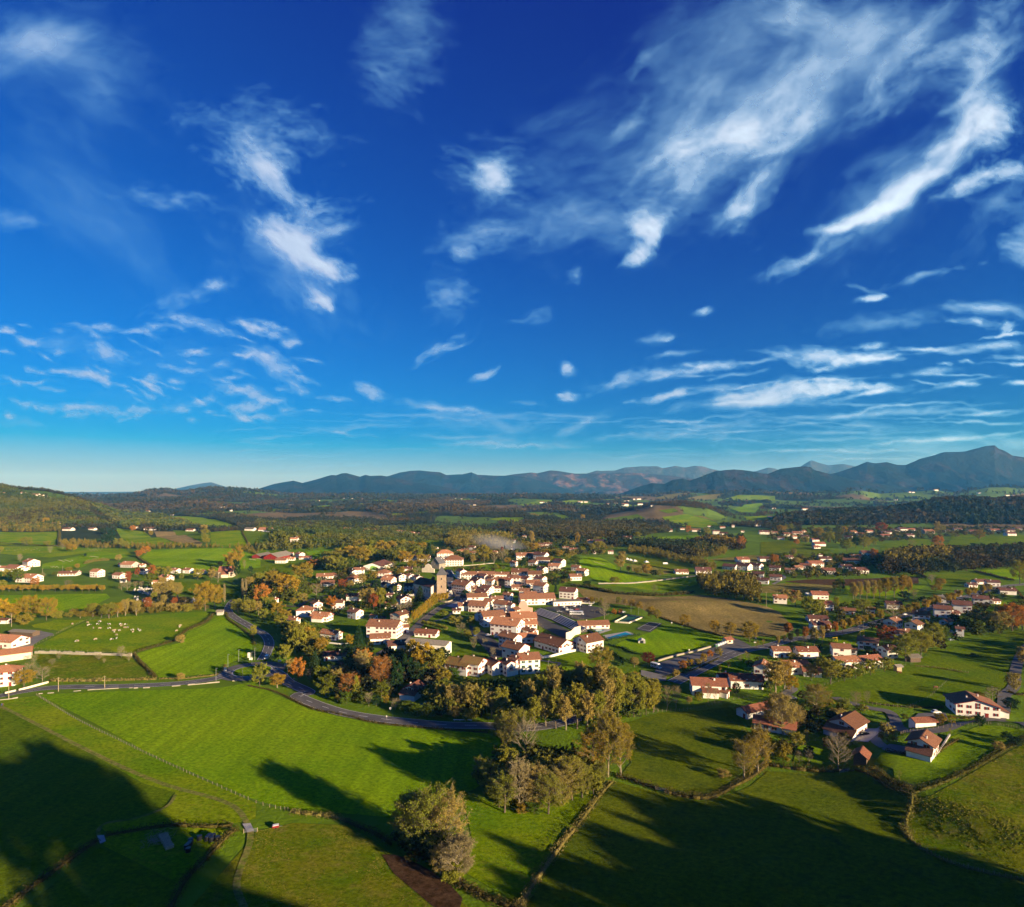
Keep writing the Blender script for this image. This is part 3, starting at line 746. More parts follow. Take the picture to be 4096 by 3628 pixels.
# ------------------------------------------------------------------ meadows, crops, roads
FIELDS = [
 # name, material, tile, outline
 ('meadow', 'grass_bright', 'L2', [(-1735,60),(-1200,35),(-300,5),(0,-45),(150,55),(420,175),(700,240),(1000,305),(1500,345),(1850,370),(2044,450),(2020,580),(1740,820),(1500,900),(1200,980),(1080,1040),(740,1010),(300,978),(0,905),(-420,720),(-900,500),(-1400,230)]),
 ('pasture', 'grass_mid', 'L1', [(-60,112),(290,68),(640,275),(1140,520),(1620,740),(2044,925),(2040,1050),(1850,1090),(1350,1085),(860,1165),(780,1100),(1100,1040),(1350,940),(1400,840),(1150,770),(600,460),(100,200),(-60,165)]),
 ('meadow', 'grass_deep', 'L1', [(-700,160),(-60,160),(100,205),(600,465),(1150,780),(1390,840),(1300,955),(1100,1030),(850,1080),(765,1150),(770,1220),(500,1400),(0,1753),(-700,2100)]),
 ('meadow', 'grass_deep', 'L1', [(150,1790),(800,1275),(960,1350),(1400,1560),(1330,1790),(900,1950)]),
 ('paddock', 'grass_mid', 'L1', [(850,1185),(1350,1120),(1810,1130),(1500,1480),(1400,1550),(820,1265)]),
 ('pasture', 'grass_rough', 'L2', [(-550,1790),(-60,1240),(0,1150),(300,1085),(700,1100),(900,1200),(1080,1330),(1640,1700),(1760,1850),(600,2100)]),
 ('tilled_soil', 'soil', 'L2', [(1005,1340),(1100,1340),(1210,1370),(1400,1470),(1560,1590),(1650,1690),(1620,1790),(1420,1760),(1100,1490)], 0.25),
 ('meadow', 'grass_mid', 'L3', [(-400,850),(-230,890),(0,1010),(430,890),(650,850),(510,1110),(280,1370),(90,1620),(0,1700),(-360,1490),(-320,1200)]),
 ('meadow', 'grass_dark', 'L3', [(830,755),(1150,835),(1230,855),(1500,915),(1680,885),(1900,790),(2044,670),(2450,690),(2750,700),(2900,770),(3170,860),(3140,1100),(3160,1190),(3340,1340),(3540,1440),(4200,1540),(4200,1950),(60,1950),(110,1753),(330,1390),(530,1130),(730,860)]),
 ('meadow', 'grass_dark', 'L3', [(820,310),(1170,205),(1500,185),(1750,155),(1810,240),(1900,370),(1950,420),(1900,620),(1760,740),(1650,860),(1500,870),(1300,845),(850,720),(950,600),(900,400)]),
 ('pasture', 'grass_rough', 'L4', [(1150,900),(1300,870),(1500,760),(1950,500),(2300,330),(2500,700),(2400,1600),(2044,1530),(1500,1430),(1300,1330),(1130,1200),(1110,1080)]),
 ('lawn', 'lawn', 'L4', [(830,600),(1000,650),(1010,720),(1130,790),(1500,700),(1900,480),(2100,340),(1900,310),(1700,300),(1450,400),(1280,590),(1150,560),(900,540)]),
 ('lawn', 'lawn', 'L4', [(240,470),(440,380),(640,420),(700,470),(640,560),(500,600),(200,590)]),
 ('pasture', 'grass_deep', 'B4', [(450,1085),(700,1020),(1000,935),(1200,905),(1290,800),(1500,745),(1800,690),(2100,640),(2000,800),(1940,900),(1930,1080),(1860,1180),(1550,1240),(1400,1250),(800,1230),(480,1170)]),
 ('pasture', 'grass_mid', 'B1', [(260,785),(500,660),(720,560),(1000,532),(1640,492),(1705,520),(1640,590),(1440,690),(1400,725),(1060,822),(700,812)]),
 ('meadow', 'grass_bright', 'B1', [(1075,835),(1250,780),(1450,740),(1500,660),(1640,600),(1720,540),(1790,505),(2020,700),(2010,830),(1800,920),(1740,985),(1270,1018),(1180,920)]),
 ('orchard_grass', 'grass_rough', 'B1', [(290,835),(700,840),(1050,848),(1240,1015),(400,1022),(300,900)]),
 ('pasture', 'grass_mid', 'B1', [(250,600),(450,560),(690,560),(500,650),(270,620)]),
 ('meadow', 'grass_bright', 'B1', [(-200,362),(850,350),(880,380),(800,420),(560,500),(0,545),(-200,540)]),
 ('meadow', 'grass_bright', 'B1', [(1200,0),(1900,-10),(2080,60),(2080,140),(1700,170),(1240,125),(1130,60)]),
 ('meadow', 'grass_mid', 'T1', [(-200,850),(480,852),(470,962),(-200,955)]),
 ('pasture', 'grass_mid', 'T1', [(-200,960),(500,975),(680,985),(1000,990),(1050,1040),(800,1010),(400,1060),(-200,1010)]),
 ('meadow', 'grass_bright', 'T1', [(620,988),(990,990),(1060,1050),(740,1090),(650,1140),(330,1150),(340,1110),(700,1030)]),
 ('pasture', 'grass_mid', 'T1', [(920,822),(1150,850),(1280,900),(1400,950),(1200,968),(1040,960)]),
 ('crop_field', 'straw', 'T1', [(1230,850),(1400,852),(1500,890),(1620,942),(1600,975),(1400,935),(1280,900)]),
 ('meadow', 'grass_deep', 'T1', [(1380,842),(1580,840),(1600,925),(1480,880)]),
 ('crop_field', 'grass_mid', 'T1', [(1670,850),(1925,845),(1975,968),(1800,972),(1690,968)]),
 ('meadow', 'grass_deep', 'T1', [(1940,845),(2060,845),(2190,870),(2150,965),(1990,968)]),
 ('meadow', 'grass_mid', 'T1', [(1340,727),(1630,742),(1910,812),(1900,835),(1620,832),(1440,770)]),
 ('meadow', 'grass_bright', 'T2', [(390,1012),(600,992),(745,990),(700,1030),(560,1062),(430,1050)]),
 ('meadow', 'grass_deep', 'T2', [(420,1060),(560,1065),(500,1100),(380,1110)]),
 ('meadow', 'grass_deep', 'B1', [(1410,252),(1700,262),(1920,300),(1900,392),(1580,382),(1450,330)]),
 ('pasture', 'grass_deep', 'B2', [(-60,75),(130,72),(340,112),(250,220),(0,190)]),
 ('meadow', 'grass_bright', 'B3', [(520,52),(700,62),(820,125),(860,180),(1000,215),(1170,235),(1050,258),(850,268),(700,262),(600,200),(540,120)]),
 ('meadow', 'grass_mid', 'B3', [(730,282),(900,275),(1250,242),(1400,290),(1350,332),(1100,322),(950,300)]),
 ('meadow', 'grass_bright', 'B3', [(1275,240),(1490,212),(1480,275),(1420,292)]),
 ('crop_field', 'stubble', 'B3', [(505,302),(700,330),(950,362),(1200,375),(1500,362),(1700,380),(2044,455),(2140,500),(2230,600),(2190,680),(1950,690),(1700,690),(1500,640),(1240,560),(1000,455),(800,430),(600,402)]),
 ('meadow', 'grass_dark', 'T3', [(930,1050),(1200,1080),(1400,1130),(1340,1170),(1150,1130),(900,1105)]),
 ('meadow', 'grass_tan', 'T3', [(950,1115),(1100,1130),(1320,1175),(1180,1198),(960,1170)]),
 ('lawn', 'grass_bright', 'B3', [(790,770),(900,720),(1010,690),(1100,660),(1150,630),(1240,605),(1700,700),(1600,765),(1400,810),(1200,842),(1060,835),(900,780)]),
 ('lawn', 'lawn', 'B3', [(205,885),(420,850),(740,770),(620,912),(450,960),(300,960),(210,960)]),
 ('lawn', 'lawn', 'B3', [(1480,1012),(1600,950),(1700,900),(1850,860),(1930,900),(1900,950),(1640,1025)]),
 ('meadow', 'grass_deep', 'T3', [(650,772),(850,735),(1000,712),(1070,745),(850,775)]),
 ('meadow', 'grass_mid', 'T3', [(1200,735),(1400,712),(1550,750),(1690,800),(1520,822),(1270,795)]),
 ('meadow', 'grass_bright', 'T3', [(1080,908),(1300,885),(1480,882),(1560,895),(1400,925),(1200,920)]),
 ('meadow', 'grass_tan', 'T3', [(1560,1075),(1900,1040),(2100,1050),(2100,1090),(1800,1100)]),
 ('ploughed_field', 'soil', 'B4', [(130,252),(320,236),(700,232),(1200,218),(1205,268),(560,288),(200,262)]),
 ('meadow', 'grass_tan', 'B4', [(-60,292),(100,268),(520,278),(510,345),(-60,345)]),
 ('meadow', 'grass_mid', 'B4', [(630,302),(900,292),(1270,282),(1200,332),(900,372),(600,352)]),
 ('meadow', 'grass_deep', 'B4', [(560,412),(900,385),(1040,400),(850,472),(570,460)]),
 ('meadow', 'grass_deep', 'B4', [(1240,202),(1640,186),(1930,250),(1840,270),(1640,262),(1440,295),(1300,292)]),
 ('meadow', 'grass_bright', 'B4', [(1660,168),(1930,150),(2150,150),(2150,240),(1930,232)]),
 ('meadow', 'grass_deep', 'B4', [(-60,480),(260,512),(240,592),(-60,575)]),
 ('crop_field', 'stubble', 'B4', [(-60,575),(190,592),(210,640),(100,690),(-60,690)]),
 ('playing_field', 'lawn', 'B4', [(440,742),(600,690),(760,652),(880,662),(860,720),(700,760),(500,792)]),
 ('meadow', 'grass_dark', 'T4', [(-60,935),(190,925),(480,985),(470,1065),(200,1062),(-60,1030)]),
 ('meadow', 'grass_mid', 'T4', [(530,932),(700,918),(690,945),(600,975)]),
 ('meadow', 'grass_deep', 'T4', [(890,962),(1110,905),(1330,915),(1320,990),(900,1000)]),
 ('meadow', 'grass_deep', 'T4', [(1470,872),(1700,870),(2150,890),(2150,965),(1700,1002),(1410,992)]),
 ('meadow', 'grass_mid', 'T4', [(880,1012),(1600,982),(1690,1008),(1500,1020),(880,1060)]),
 ('garden_lawn', 'lawn', 'B2', [(380,300),(450,232),(560,250),(640,280),(600,310),(400,330)]),
 ('garden_lawn', 'grass_deep', 'B2', [(600,600),(780,560),(1080,600),(1080,660),(880,680),(700,660)]),
 ('lawn', 'lawn', 'B2', [(1620,150),(1900,105),(2060,110),(2060,160),(1900,190),(1700,180)]),
 ('verge', 'grass_mid', 'B2', [(130,700),(200,760),(400,900),(420,940),(200,900),(130,840)]),
 ('verge', 'grass_deep', 'B2', [(1560,860),(1640,790),(1700,760),(1730,820),(1660,870)]),
 ('lawn', 'grass_mid', 'B4', [(1500,540),(1700,460),(1900,400),(2044,390),(2044,500),(1800,560),(1500,600)]),
]
for tl_, pts_, m_ in [
 ('T2',[(420,662),(520,645),(640,640),(600,668),(500,680)],'grass_mid'),('T2',[(95,682),(160,665),(235,680),(150,692)],'grass_deep'),('T2',[(740,640),(850,628),(960,635),(860,648)],'grass_mid'),('T2',[(1365,690),(1440,672),(1500,680),(1430,695)],'grass_tan'),('T2',[(1640,650),(1760,640),(1830,662),(1700,668)],'grass_tan'),('T2',[(1860,752),(1960,740),(2100,745),(2100,785),(1980,775)],'grass_mid'),('T2',[(920,602),(1050,598),(1100,610),(960,616)],'grass_mid'),('T2',[(240,636),(330,630),(330,645),(250,655)],'stubble'),('T2',[(1060,712),(1180,705),(1200,722),(1090,726)],'grass_mid'),('T2',[(1270,700),(1370,690),(1400,705),(1300,712)],'grass_deep'),('T2',[(960,760),(1050,745),(1090,770),(990,775)],'grass_tan'),('T2',[(1350,930),(1500,905),(1600,925),(1500,950),(1380,955)],'grass_mid'),('T2',[(350,880),(420,865),(500,910),(440,925)],'grass_mid'),('T2',[(1500,600),(1700,590),(1850,602),(1650,612)],'grass_mid'),
 ('T3',[(-40,745),(90,738),(110,780),(20,795)],'grass_mid'),('T3',[(310,732),(420,722),(500,755),(400,768)],'grass_mid'),('T3',[(130,702),(220,722),(240,750),(160,735)],'grass_tan'),('T3',[(60,640),(200,605),(330,600),(320,632),(160,655)],'grass_mid'),('T3',[(340,612),(480,600),(640,610),(600,636),(420,642)],'grass_mid'),('T3',[(440,650),(560,642),(640,660),(560,668)],'grass_deep'),('T3',[(700,600),(860,590),(900,602),(760,614)],'grass_mid'),('T3',[(870,655),(1000,645),(1010,668),(900,672)],'grass_mid'),('T3',[(1140,585),(1310,548),(1420,545),(1360,580),(1240,596)],'grass_tan'),('T3',[(1380,590),(1560,560),(1700,548),(1640,590),(1480,604)],'grass_tan'),('T3',[(1700,590),(1820,560),(2100,570),(2100,605),(1850,612)],'grass_mid'),('T3',[(1750,672),(1850,640),(1990,625),(2020,650),(1940,700),(1820,700)],'grass_bright'),('T3',[(1850,735),(1990,725),(2060,735),(2040,780),(1880,770)],'grass_mid'),('T3',[(1440,720),(1540,735),(1680,780),(1560,752)],'grass_tan'),('T3',[(1170,685),(1290,668),(1330,690),(1250,708)],'grass_deep')]:
    FIELDS.append(('meadow', m_, tl_, pts_, .3))
for f_ in FIELDS:
    nm, mt, tl, pts = f_[:4]
    sheet(nm, tl, pts, mt, f_[4] if len(f_) > 4 else 0.12)

ROADS = [
 ('road', 'asphalt', 7.0, [('B1',-160,1200),('B1',0,1168),('B1',200,1130),('B1',450,1100),('B1',900,1092),('B1',1400,1070),('B1',1700,1032),('B1',1830,990),('B1',1900,965)]),
 ('road', 'asphalt', 7.5, [('B2',70,930),('B2',180,990),('B2',260,1060),('B2',420,1140),('L2',330,65),('L2',450,125),('L2',700,205),('L2',1050,260),('L2',1500,302),('L2',1850,308),('L3',50,330),('L3',330,300),('L3',620,215),('L3',900,120),('B3',760,1040),('B3',850,985)]),
 ('road', 'asphalt', 7.0, [('B2',50,880),('B2',90,810),('B2',105,740),('B2',70,680),('B1',2030,630),('B1',1860,530),('B1',1820,480),('B1',1840,430),('B1',1870,400)]),
 ('road', 'asphalt', 8.5, [('B3',1290,1060),('B3',1480,965),('B3',1700,860),('B3',1850,805),('B3',2044,770),('B4',200,715),('B4',480,680),('B4',680,640),('B4',900,572),('B4',1100,522),('B4',1300,462),('B4',1440,412),('B4',1600,372),('B4',1800,312),('B4',1940,285),('B4',2100,270)]),
 ('street', 'asphalt', 8.0, [('B2',880,870),('B2',1000,830),('B2',1110,760),('B2',1190,700),('B2',1260,640),('B2',1340,560),('B2',1440,480),('B2',1560,420),('B2',1625,380),('B2',1600,330),('B2',1560,290),('B2',1550,230),('B2',1540,160)]),
 ('lane', 'asphalt', 5.0, [('L4',2150,345),('L4',1830,262),('L4',1660,275),('L4',1400,335),('L4',1130,352),('L4',1050,330),('L4',1015,260),('L4',960,195),('L4',820,168),('L4',600,110),('L4',540,80)]),
 ('lane', 'asphalt', 5.5, [('L4',1830,262),('L4',1880,180),('L4',1890,60),('B4',1900,1150),('B4',1965,1090),('B4',1975,980),('B4',2010,860),('B4',2080,760)]),
 ('lane', 'gravel', 4.0, [('L4',1000,290),('L4',900,340),('L4',860,420),('L4',930,480)]),
 ('lane', 'gravel', 5.0, [('L4',60,130),('L4',150,50),('B4',200,1110),('B4',150,1090)]),
 ('lane', 'gravel', 3.5, [('B1',200,780),('B1',330,700),('B1',430,680)]),
 ('cart_track', 'dirt', 1.8, [('L1',-40,140),('L1',60,180),('L1',300,300),('L1',600,455),('L1',1000,650),('L1',1350,790),('L1',1700,885),('L1',1880,965),('L1',1970,1080),('L1',1985,1130)]),
 ('cart_track', 'dirt', 2.0, [('L1',2000,1150),('L1',1990,1260),('L1',1920,1450),('L1',1890,1600),('L1',1960,1790)]),
 ('cart_track', 'dirt', 1.2, [('L1',1400,860),('L1',1330,955),('L1',1100,1045),('L1',860,1085),('L1',785,1145),('L1',805,1210)]),
 ('path', 'gravel', 2.0, [('B3',215,880),('B3',330,900),('B3',380,905),('B3',340,945),('B3',280,960)]),
 ('path', 'gravel', 2.5, [('B2',1420,570),('B2',1520,540),('B2',1600,470),('B2',1680,430)]),
 ('lane', 'asphalt_dark', 5.0, [('B2',190,440),('B2',330,450),('B2',430,400),('B2',620,350),('B2',760,320),('B2',900,290),('B2',960,240)]),
 ('lane', 'gravel', 4.5, [('B3',1580,205),('B3',1700,190),('B3',1760,170)]),
 ('lane', 'gravel', 4.5, [('B3',690,275),('B3',950,262),('B3',1250,232),('B3',1470,208),('B3',1580,205)]),
 ('lane', 'gravel', 4.0, [('B4',40,275),('B4',130,225),('B4',110,200)]),
]
CENTRE = {}
for i, (nm, mt, w, pts) in enumerate(ROADS):
    c = path_xy(None, pts)
    CENTRE[i] = c
    strip(nm, c, w, M[mt], 0.22 + 0.01 * (i % 7))
    if i in (0, 1, 2, 3):
        cc = dens(c, 1.0, False)
        y = 0
        seg = []
        for k in range(0, len(cc) - 6, 12):      # centre dashes
            b = MB()
            p, q = cc[k], cc[k + 5]
            dx, dy = q[0] - p[0], q[1] - p[1]; L = math.hypot(dx, dy) or 1
            seg.append(((p[0] + q[0]) / 2, (p[1] + q[1]) / 2, L, math.atan2(dy, dx)))
        b = MB()
        for (x_, y_, L, a) in seg:
            z_ = float(hgt(x_, y_)) + 0.27 * max(1, y_ / 500) + 0.06
            co, si = math.cos(a), math.sin(a)
            b.poly([(x_ + u * co - v * si, y_ + u * si + v * co, z_) for u, v in ((-L / 2, -.12), (L / 2, -.12), (L / 2, .12), (-L / 2, .12))])
        o = b.build('road_marking', [M['paint']]); tag(o, kind='structure')
        for s_ in (-1, 1):
            strip('road_marking', c, 0.22, M['paint'], 0.33, off=s_ * (w / 2 - 0.35))
# roundabout by the bus stop
rc = P('B1', 2015, 968)
def disc_xy(c, r, n=28, a=0.0, k=1.0):
    return [(c.x + r * math.cos(2 * math.pi * i / n + a), c.y + r * k * math.sin(2 * math.pi * i / n + a)) for i in range(n)]
sheet_xy('road', disc_xy(rc, 19), M['asphalt'], 0.30, 10)
sheet_xy('traffic_island', disc_xy(rc, 10.5), M['grass_mid'], 0.42, 8)
strip('road_marking', disc_xy(rc, 11.2) + [disc_xy(rc, 11.2)[0]], 0.35, M['paint'], 0.38)
PAVED = [
 ('car_park', 'asphalt', 'B3', [(1140,975),(1165,905),(1300,865),(1440,830),(1600,785),(1760,722),(1795,760),(1690,835),(1510,905),(1360,945),(1240,1005),(1185,995)]),
 ('forecourt', 'gravel', 'B3', [(1030,960),(1140,985),(1235,1010),(1230,1050),(1100,1040),(1030,1000)]),
 ('car_park', 'asphalt', 'B3', [(1770,700),(1860,740),(1920,780),(1850,800),(1700,840),(1690,800)]),
 ('car_park', 'asphalt_dark', 'B3', [(190,470),(300,455),(560,430),(640,450),(720,465),(760,520),(640,550),(520,560),(400,520),(290,490)]),
 ('court_floor', 'asphalt_dark', 'B3', [(110,515),(165,505),(300,570),(480,655),(420,705),(380,690),(240,620),(190,590)]),
 ('tennis_court', 'green_paint', 'B3', [(850,575),(930,530),(1020,540),(930,580)]),
 ('tennis_court', 'asphalt_dark', 'B3', [(990,635),(1095,578),(1200,590),(1105,660)]),
 ('pool_terrace', 'concrete', 'B3', [(720,685),(920,652),(985,675),(770,722)]),
 ('terrace', 'concrete', 'B3', [(600,635),(720,620),(800,640),(700,672),(640,668)]),
 ('car_park', 'asphalt_dark', 'B2', [(1700,600),(1800,640),(1960,760),(2000,840),(1900,880),(1820,780),(1720,680)]),
 ('yard', 'concrete', 'L4', [(520,370),(700,330),(900,330),(960,290),(985,300),(800,440),(620,410)]),
 ('yard', 'gravel', 'L4', [(905,495),(970,455),(1120,480),(1160,510),(1150,545),(960,520)]),
 ('yard', 'asphalt', 'L4', [(1130,270),(1200,210),(1380,200),(1420,210),(1440,260),(1300,300),(1150,330)]),
 ('yard', 'gravel', 'B1', [(80,780),(200,700),(330,650),(430,670),(330,720),(200,800)]),
 ('forecourt', 'concrete', 'B2', [(1520,450),(1640,400),(1680,430),(1600,470)]),
 ('churchyard', 'gravel', 'B2', [(1180,380),(1280,330),(1380,360),(1480,400),(1590,370),(1560,310),(1520,320),(1560,390),(1430,410)]),
 ('cemetery_ground', 'dirt', 'B1', [(1000,330),(1120,300),(1280,330),(1420,370),(1560,390),(1560,440),(1420,470),(1250,440),(1180,400)]),
]
for nm, mt, tl, pts in PAVED:
    sheet(nm, tl, pts, mt, 0.30)
for tl, pts in (('B3', [(760,705),(905,660),(960,680),(800,718)]), ('B3', [(650,645),(700,632),(740,645),(690,662)]), ('L2', [(1310,140),(1350,118),(1410,95),(1415,108),(1360,150)])):
    M.setdefault('pool', plain('pool_water', (0.02, 0.30, 0.36), 0.08, 0.1, 0.3, 0.5))
    sheet('pool_water', tl, pts, 'pool', 0.42, 12)
# ------------------------------------------------------------------ houses
ORD = ['leftmost', 'second', 'third', 'fourth', 'fifth', 'sixth', 'seventh', 'eighth', 'ninth', 'tenth', 'eleventh', 'twelfth', 'thirteenth',
       'fourteenth', 'fifteenth', 'sixteenth', 'seventeenth', 'eighteenth', 'nineteenth', 'twentieth']
def ordinal(i):
    if i < 20: return ORD[i]
    t = {2: 'twenty', 3: 'thirty', 4: 'forty', 5: 'fifty', 6: 'sixty', 7: 'seventy', 8: 'eighty', 9: 'ninety'}
    n = i + 1
    u = ['', 'first', 'second', 'third', 'fourth', 'fifth', 'sixth', 'seventh', 'eighth', 'ninth']
    if n % 10 == 0: return {20: 'twentieth', 30: 'thirtieth', 40: 'fortieth', 50: 'fiftieth', 60: 'sixtieth', 70: 'seventieth', 80: 'eightieth', 90: 'ninetieth'}.get(n, str(n) + 'th')
    return t[n // 10 % 10] + '-' + u[n % 10] if n < 100 else str(n) + 'th'
def ord_from_left(i):
    return 'leftmost' if i == 0 else ordinal(i) + ' from left'

REG = {}   # (place, look) -> list of (x/y, object, group) for labels made at the end
def register(o, look, place, cat, group):
    REG.setdefault((look, place), []).append((o.location.x / max(o.location.y, 1), o))
    o['category'] = cat
    o['group'] = group
def write_labels():
    for (look, place), L in REG.items():
        L.sort(key=lambda t: t[0])
        if len(L) == 1:
            L[0][1]['label'] = look + ' ' + place
        else:
            for i, (b, o) in enumerate(L):
                o['label'] = f"{look} {place}, {ord_from_left(i)}"

_win = {}
def window_mesh(sh, w=1.0, h=1.35):
    k = (sh, w, h)
    if k in _win: return _win[k]
    b = MB()
    b.box((0, -0.03, 0), (w, 0.08, h), 0)
    b.box((0, -0.05, 0), (0.07, 0.1, h), 1)
    b.box((0, -0.05, h / 2 + .04), (w + .1, 0.12, 0.09), 1); b.box((0, -0.07, -h / 2 - .04), (w + .2, 0.18, 0.08), 1)
    if sh:
        for s in (-1, 1): b.box((s * (w / 2 + w * .26), -0.05, 0), (w * .5, 0.07, h), 2)
    _win[k] = b.mesh('window', [M['glass'], M['wall_white'], M[sh] if sh else M['wood']])
    return _win[k]
def door_mesh():
    if 'door' in _win: return _win['door']
    b = MB(); b.box((0, -0.05, 0), (1.4, 0.1, 2.2), 0); b.box((0, -0.06, 1.16), (1.6, 0.14, 0.14), 1); b.box((0.5, -0.13, 0), (0.06, 0.06, 0.3), 1)
    _win['door'] = b.mesh('door', [M['red'], M['wall_white']]); return _win['door']

HRND = random.Random(5)
def make_house(pos, L, Wd, fl, rot, roof='roof_brown', wall='wall_white', sh='red', style='gable', pitch=0.48, detail=2, name='house', chimney=1, balcony=False, base=1.6, lean=None, over=0.85, skip=0.18):
    """a whitewashed house with its ridge along its own X axis"""
    eave = 0.5 + 2.75 * fl
    rise = Wd / 2 * pitch
    rnd = random.Random(int(pos.x * 7 + pos.y * 13))
    root = empty(name, pos, rot)
    hx, hy = L / 2, Wd / 2
    b = MB()
    if style == 'hip':
        b.box((0, 0, (eave - base) / 2), (L, Wd, eave + base))
    elif style == 'flat':
        b.box((0, 0, (eave - base) / 2), (L, Wd, eave + base))
    else:
        b.prism([(-hy, -base), (hy, -base), (hy, eave), (0, eave + rise), (-hy, eave)], -hx, hx)
    # window places: (x, y, z, face rotation)
    places = []
    nx = max(1, int(L / 3.3)); ny = max(1, int(Wd / 3.2))
    for f in range(int(max(1, round(fl)))):
        z = 0.5 + 2.75 * f + 1.35
        for k in range(nx):
            xx = -hx + L * (k + .5) / nx
            places += [(xx, -hy, z, 0.0, f), (xx, hy, z, math.pi, f)]
        for k in range(ny):
            yy = -hy + Wd * (k + .5) / ny
            places += [(hx, yy, z, math.pi / 2, f), (-hx, yy, z, -math.pi / 2, f)]
    if style == 'gable' and Wd > 9:
        places += [(hx, 0, eave + .5, math.pi / 2, 9), (-hx, 0, eave + .5, -math.pi / 2, 9)]
    keep = []
    vx, vy = -pos.x, -pos.y
    vl = math.hypot(vx, vy)
    for p in places:
        a = rot + p[3] - math.pi / 2
        fx, fy = math.cos(a), math.sin(a)
        if (fx * vx + fy * vy) / vl < 0.12: continue
        if rnd.random() < skip: continue
        keep.append(p)
    if detail == 1:
        for (x, y, z, a, f) in keep:
            co, si = math.cos(a), math.sin(a)
            ww, hh_ = 0.95, 1.3
            for (u0, u1, mm) in ((-ww / 2, ww / 2, 1), (-ww, -ww / 2, 2), (ww / 2, ww, 2)):
                pts = []
                for u, w_ in ((u0, -hh_ / 2), (u1, -hh_ / 2), (u1, hh_ / 2), (u0, hh_ / 2)):
                    pts.append((x + u * co + 0.04 * si, y + u * si - 0.04 * co, z + w_))
                b.poly(pts, mm)
    wo = b.build('wall', [M[wall], M['glass'], M[sh] if sh else M['glass']], root)
    # roof
    r = MB(); t = 0.28; ov = over
    if style == 'hip':
        zx = max(0.3, hx - hy * .9)
        e = eave - .05
        bx, by = hx + ov, hy + ov
        zt = e + rise * 1.15 + .2
        A, B_, C_, D_ = (-bx, -by, e), (bx, -by, e), (bx, by, e), (-bx, by, e)
        E, F_ = (-zx, 0, zt), (zx, 0, zt)
        r.poly([A, B_, F_, E]); r.poly([B_, C_, F_]); r.poly([C_, D_, E, F_]); r.poly([D_, A, E])
        A2, B2, C2, D2 = [(p[0], p[1], p[2] - .2) for p in (A, B_, C_, D_)]
        r.poly([A2, D2, C2, B2], 1); r.poly([A, A2, B2, B_], 1); r.poly([B_, B2, C2, C_], 1); r.poly([C_, C2, D2, D_], 1); r.poly([D_, D2, A2, A], 1)
    elif style == 'flat':
        r.box((0, 0, eave + .15), (L + .4, Wd + .4, .3)); 
    else:
        dz = ov * rise / hy
        lx = hx + ov * .9
        for s in (-1, 1):
            prof = [(0, eave + rise + .06), (s * (hy + ov), eave - dz + .06), (s * (hy + ov), eave - dz + .06 + t), (0, eave + rise + .06 + t)]
            r.prism(prof, -lx, lx, 0, mcap=1)
        r.box((0, 0, eave + rise + .06 + t), (2 * lx, .45, .14), 0)
    ro = r.build('roof', [M[roof], M['red'] if sh == 'red' else M['wood']], root)
    if chimney and style != 'flat':
        for c in range(chimney):
            cxx = rnd.uniform(-.3, .3) * L; cyy = rnd.choice((-1, 1)) * hy * .35
            cm = MB(); zc_ = eave + rise * .6
            cm.box((cxx, cyy, zc_ + .7), (.75, .5, 1.7), 0); cm.box((cxx, cyy, zc_ + 1.6), (.9, .65, .14), 1)
            cm.build('chimney', [M['wall_white'], M['roof_orange']], ro)
    if detail == 2:
        wm = window_mesh(sh); dm = door_mesh(); dd = False
        for (x, y, z, a, f) in keep:
            if f == 0 and not dd and rnd.random() < .25:
                link('door', dm, root, (x, y, 1.1), a); dd = True; continue
            link('window', wm, root, (x, y, z), a)
    if lean:   # lower wing: (side 'x'/'-x'/'y'/'-y', length, width, floors)
        sd, ll, lw, lf = lean
        e2 = .4 + 2.6 * lf
        q = MB(); q2 = MB()
        if sd in ('y', '-y'):
            s = 1 if sd == 'y' else -1
            y0, y1 = s * (hy + .01), s * (hy + lw)
            q.prism([(y0, -base), (y1, -base), (y1, e2), (y0, e2 + lw * pitch * .9)], -ll / 2, ll / 2)
            q2.prism([(y0 - s * .0, e2 + lw * pitch * .9 + .05), (y1 + s * .5, e2 - .2 + .05), (y1 + s * .5, e2 + .05), (y0, e2 + lw * pitch * .9 + .3)], -ll / 2 - .4, ll / 2 + .4, 0)
        else:
            s = 1 if sd == 'x' else -1
            x0, x1 = s * (hx + .01), s * (hx + lw)
            q.prism([(x0, -base), (x1, -base), (x1, e2), (x0, e2 + lw * pitch * .9)], -ll / 2, ll / 2, axis='y')
            q2.prism([(x0, e2 + lw * pitch * .9 + .05), (x1 + s * .5, e2 - .2 + .05), (x1 + s * .5, e2 + .05), (x0, e2 + lw * pitch * .9 + .3)], -ll / 2 - .4, ll / 2 + .4, 0, axis='y')
        w2 = q.build('annex', [M[wall]], root); q2.build('annex_roof', [M[roof]], w2)
    if balcony:
        for f in range(1, int(fl)):
            q = MB(); z = 0.5 + 2.75 * f
            s = balcony
            q.box((s * (hx + .55), 0, z), (1.1, Wd * .8, .15), 0)
            q.box((s * (hx + 1.06), 0, z + 1.0), (.08, Wd * .8, .1), 1); q.box((s * (hx + 1.06), 0, z + .2), (.08, Wd * .8, .1), 1)
            n = int(Wd * .8 / .35)
            for k in range(n + 1):
                q.box((s * (hx + 1.06), -Wd * .4 + Wd * .8 * k / n, z + .6), (.06, .08, .8), 1)
            q.build('balcony', [M['wall_white'], M[sh] if sh else M['wood']], root)
    return root

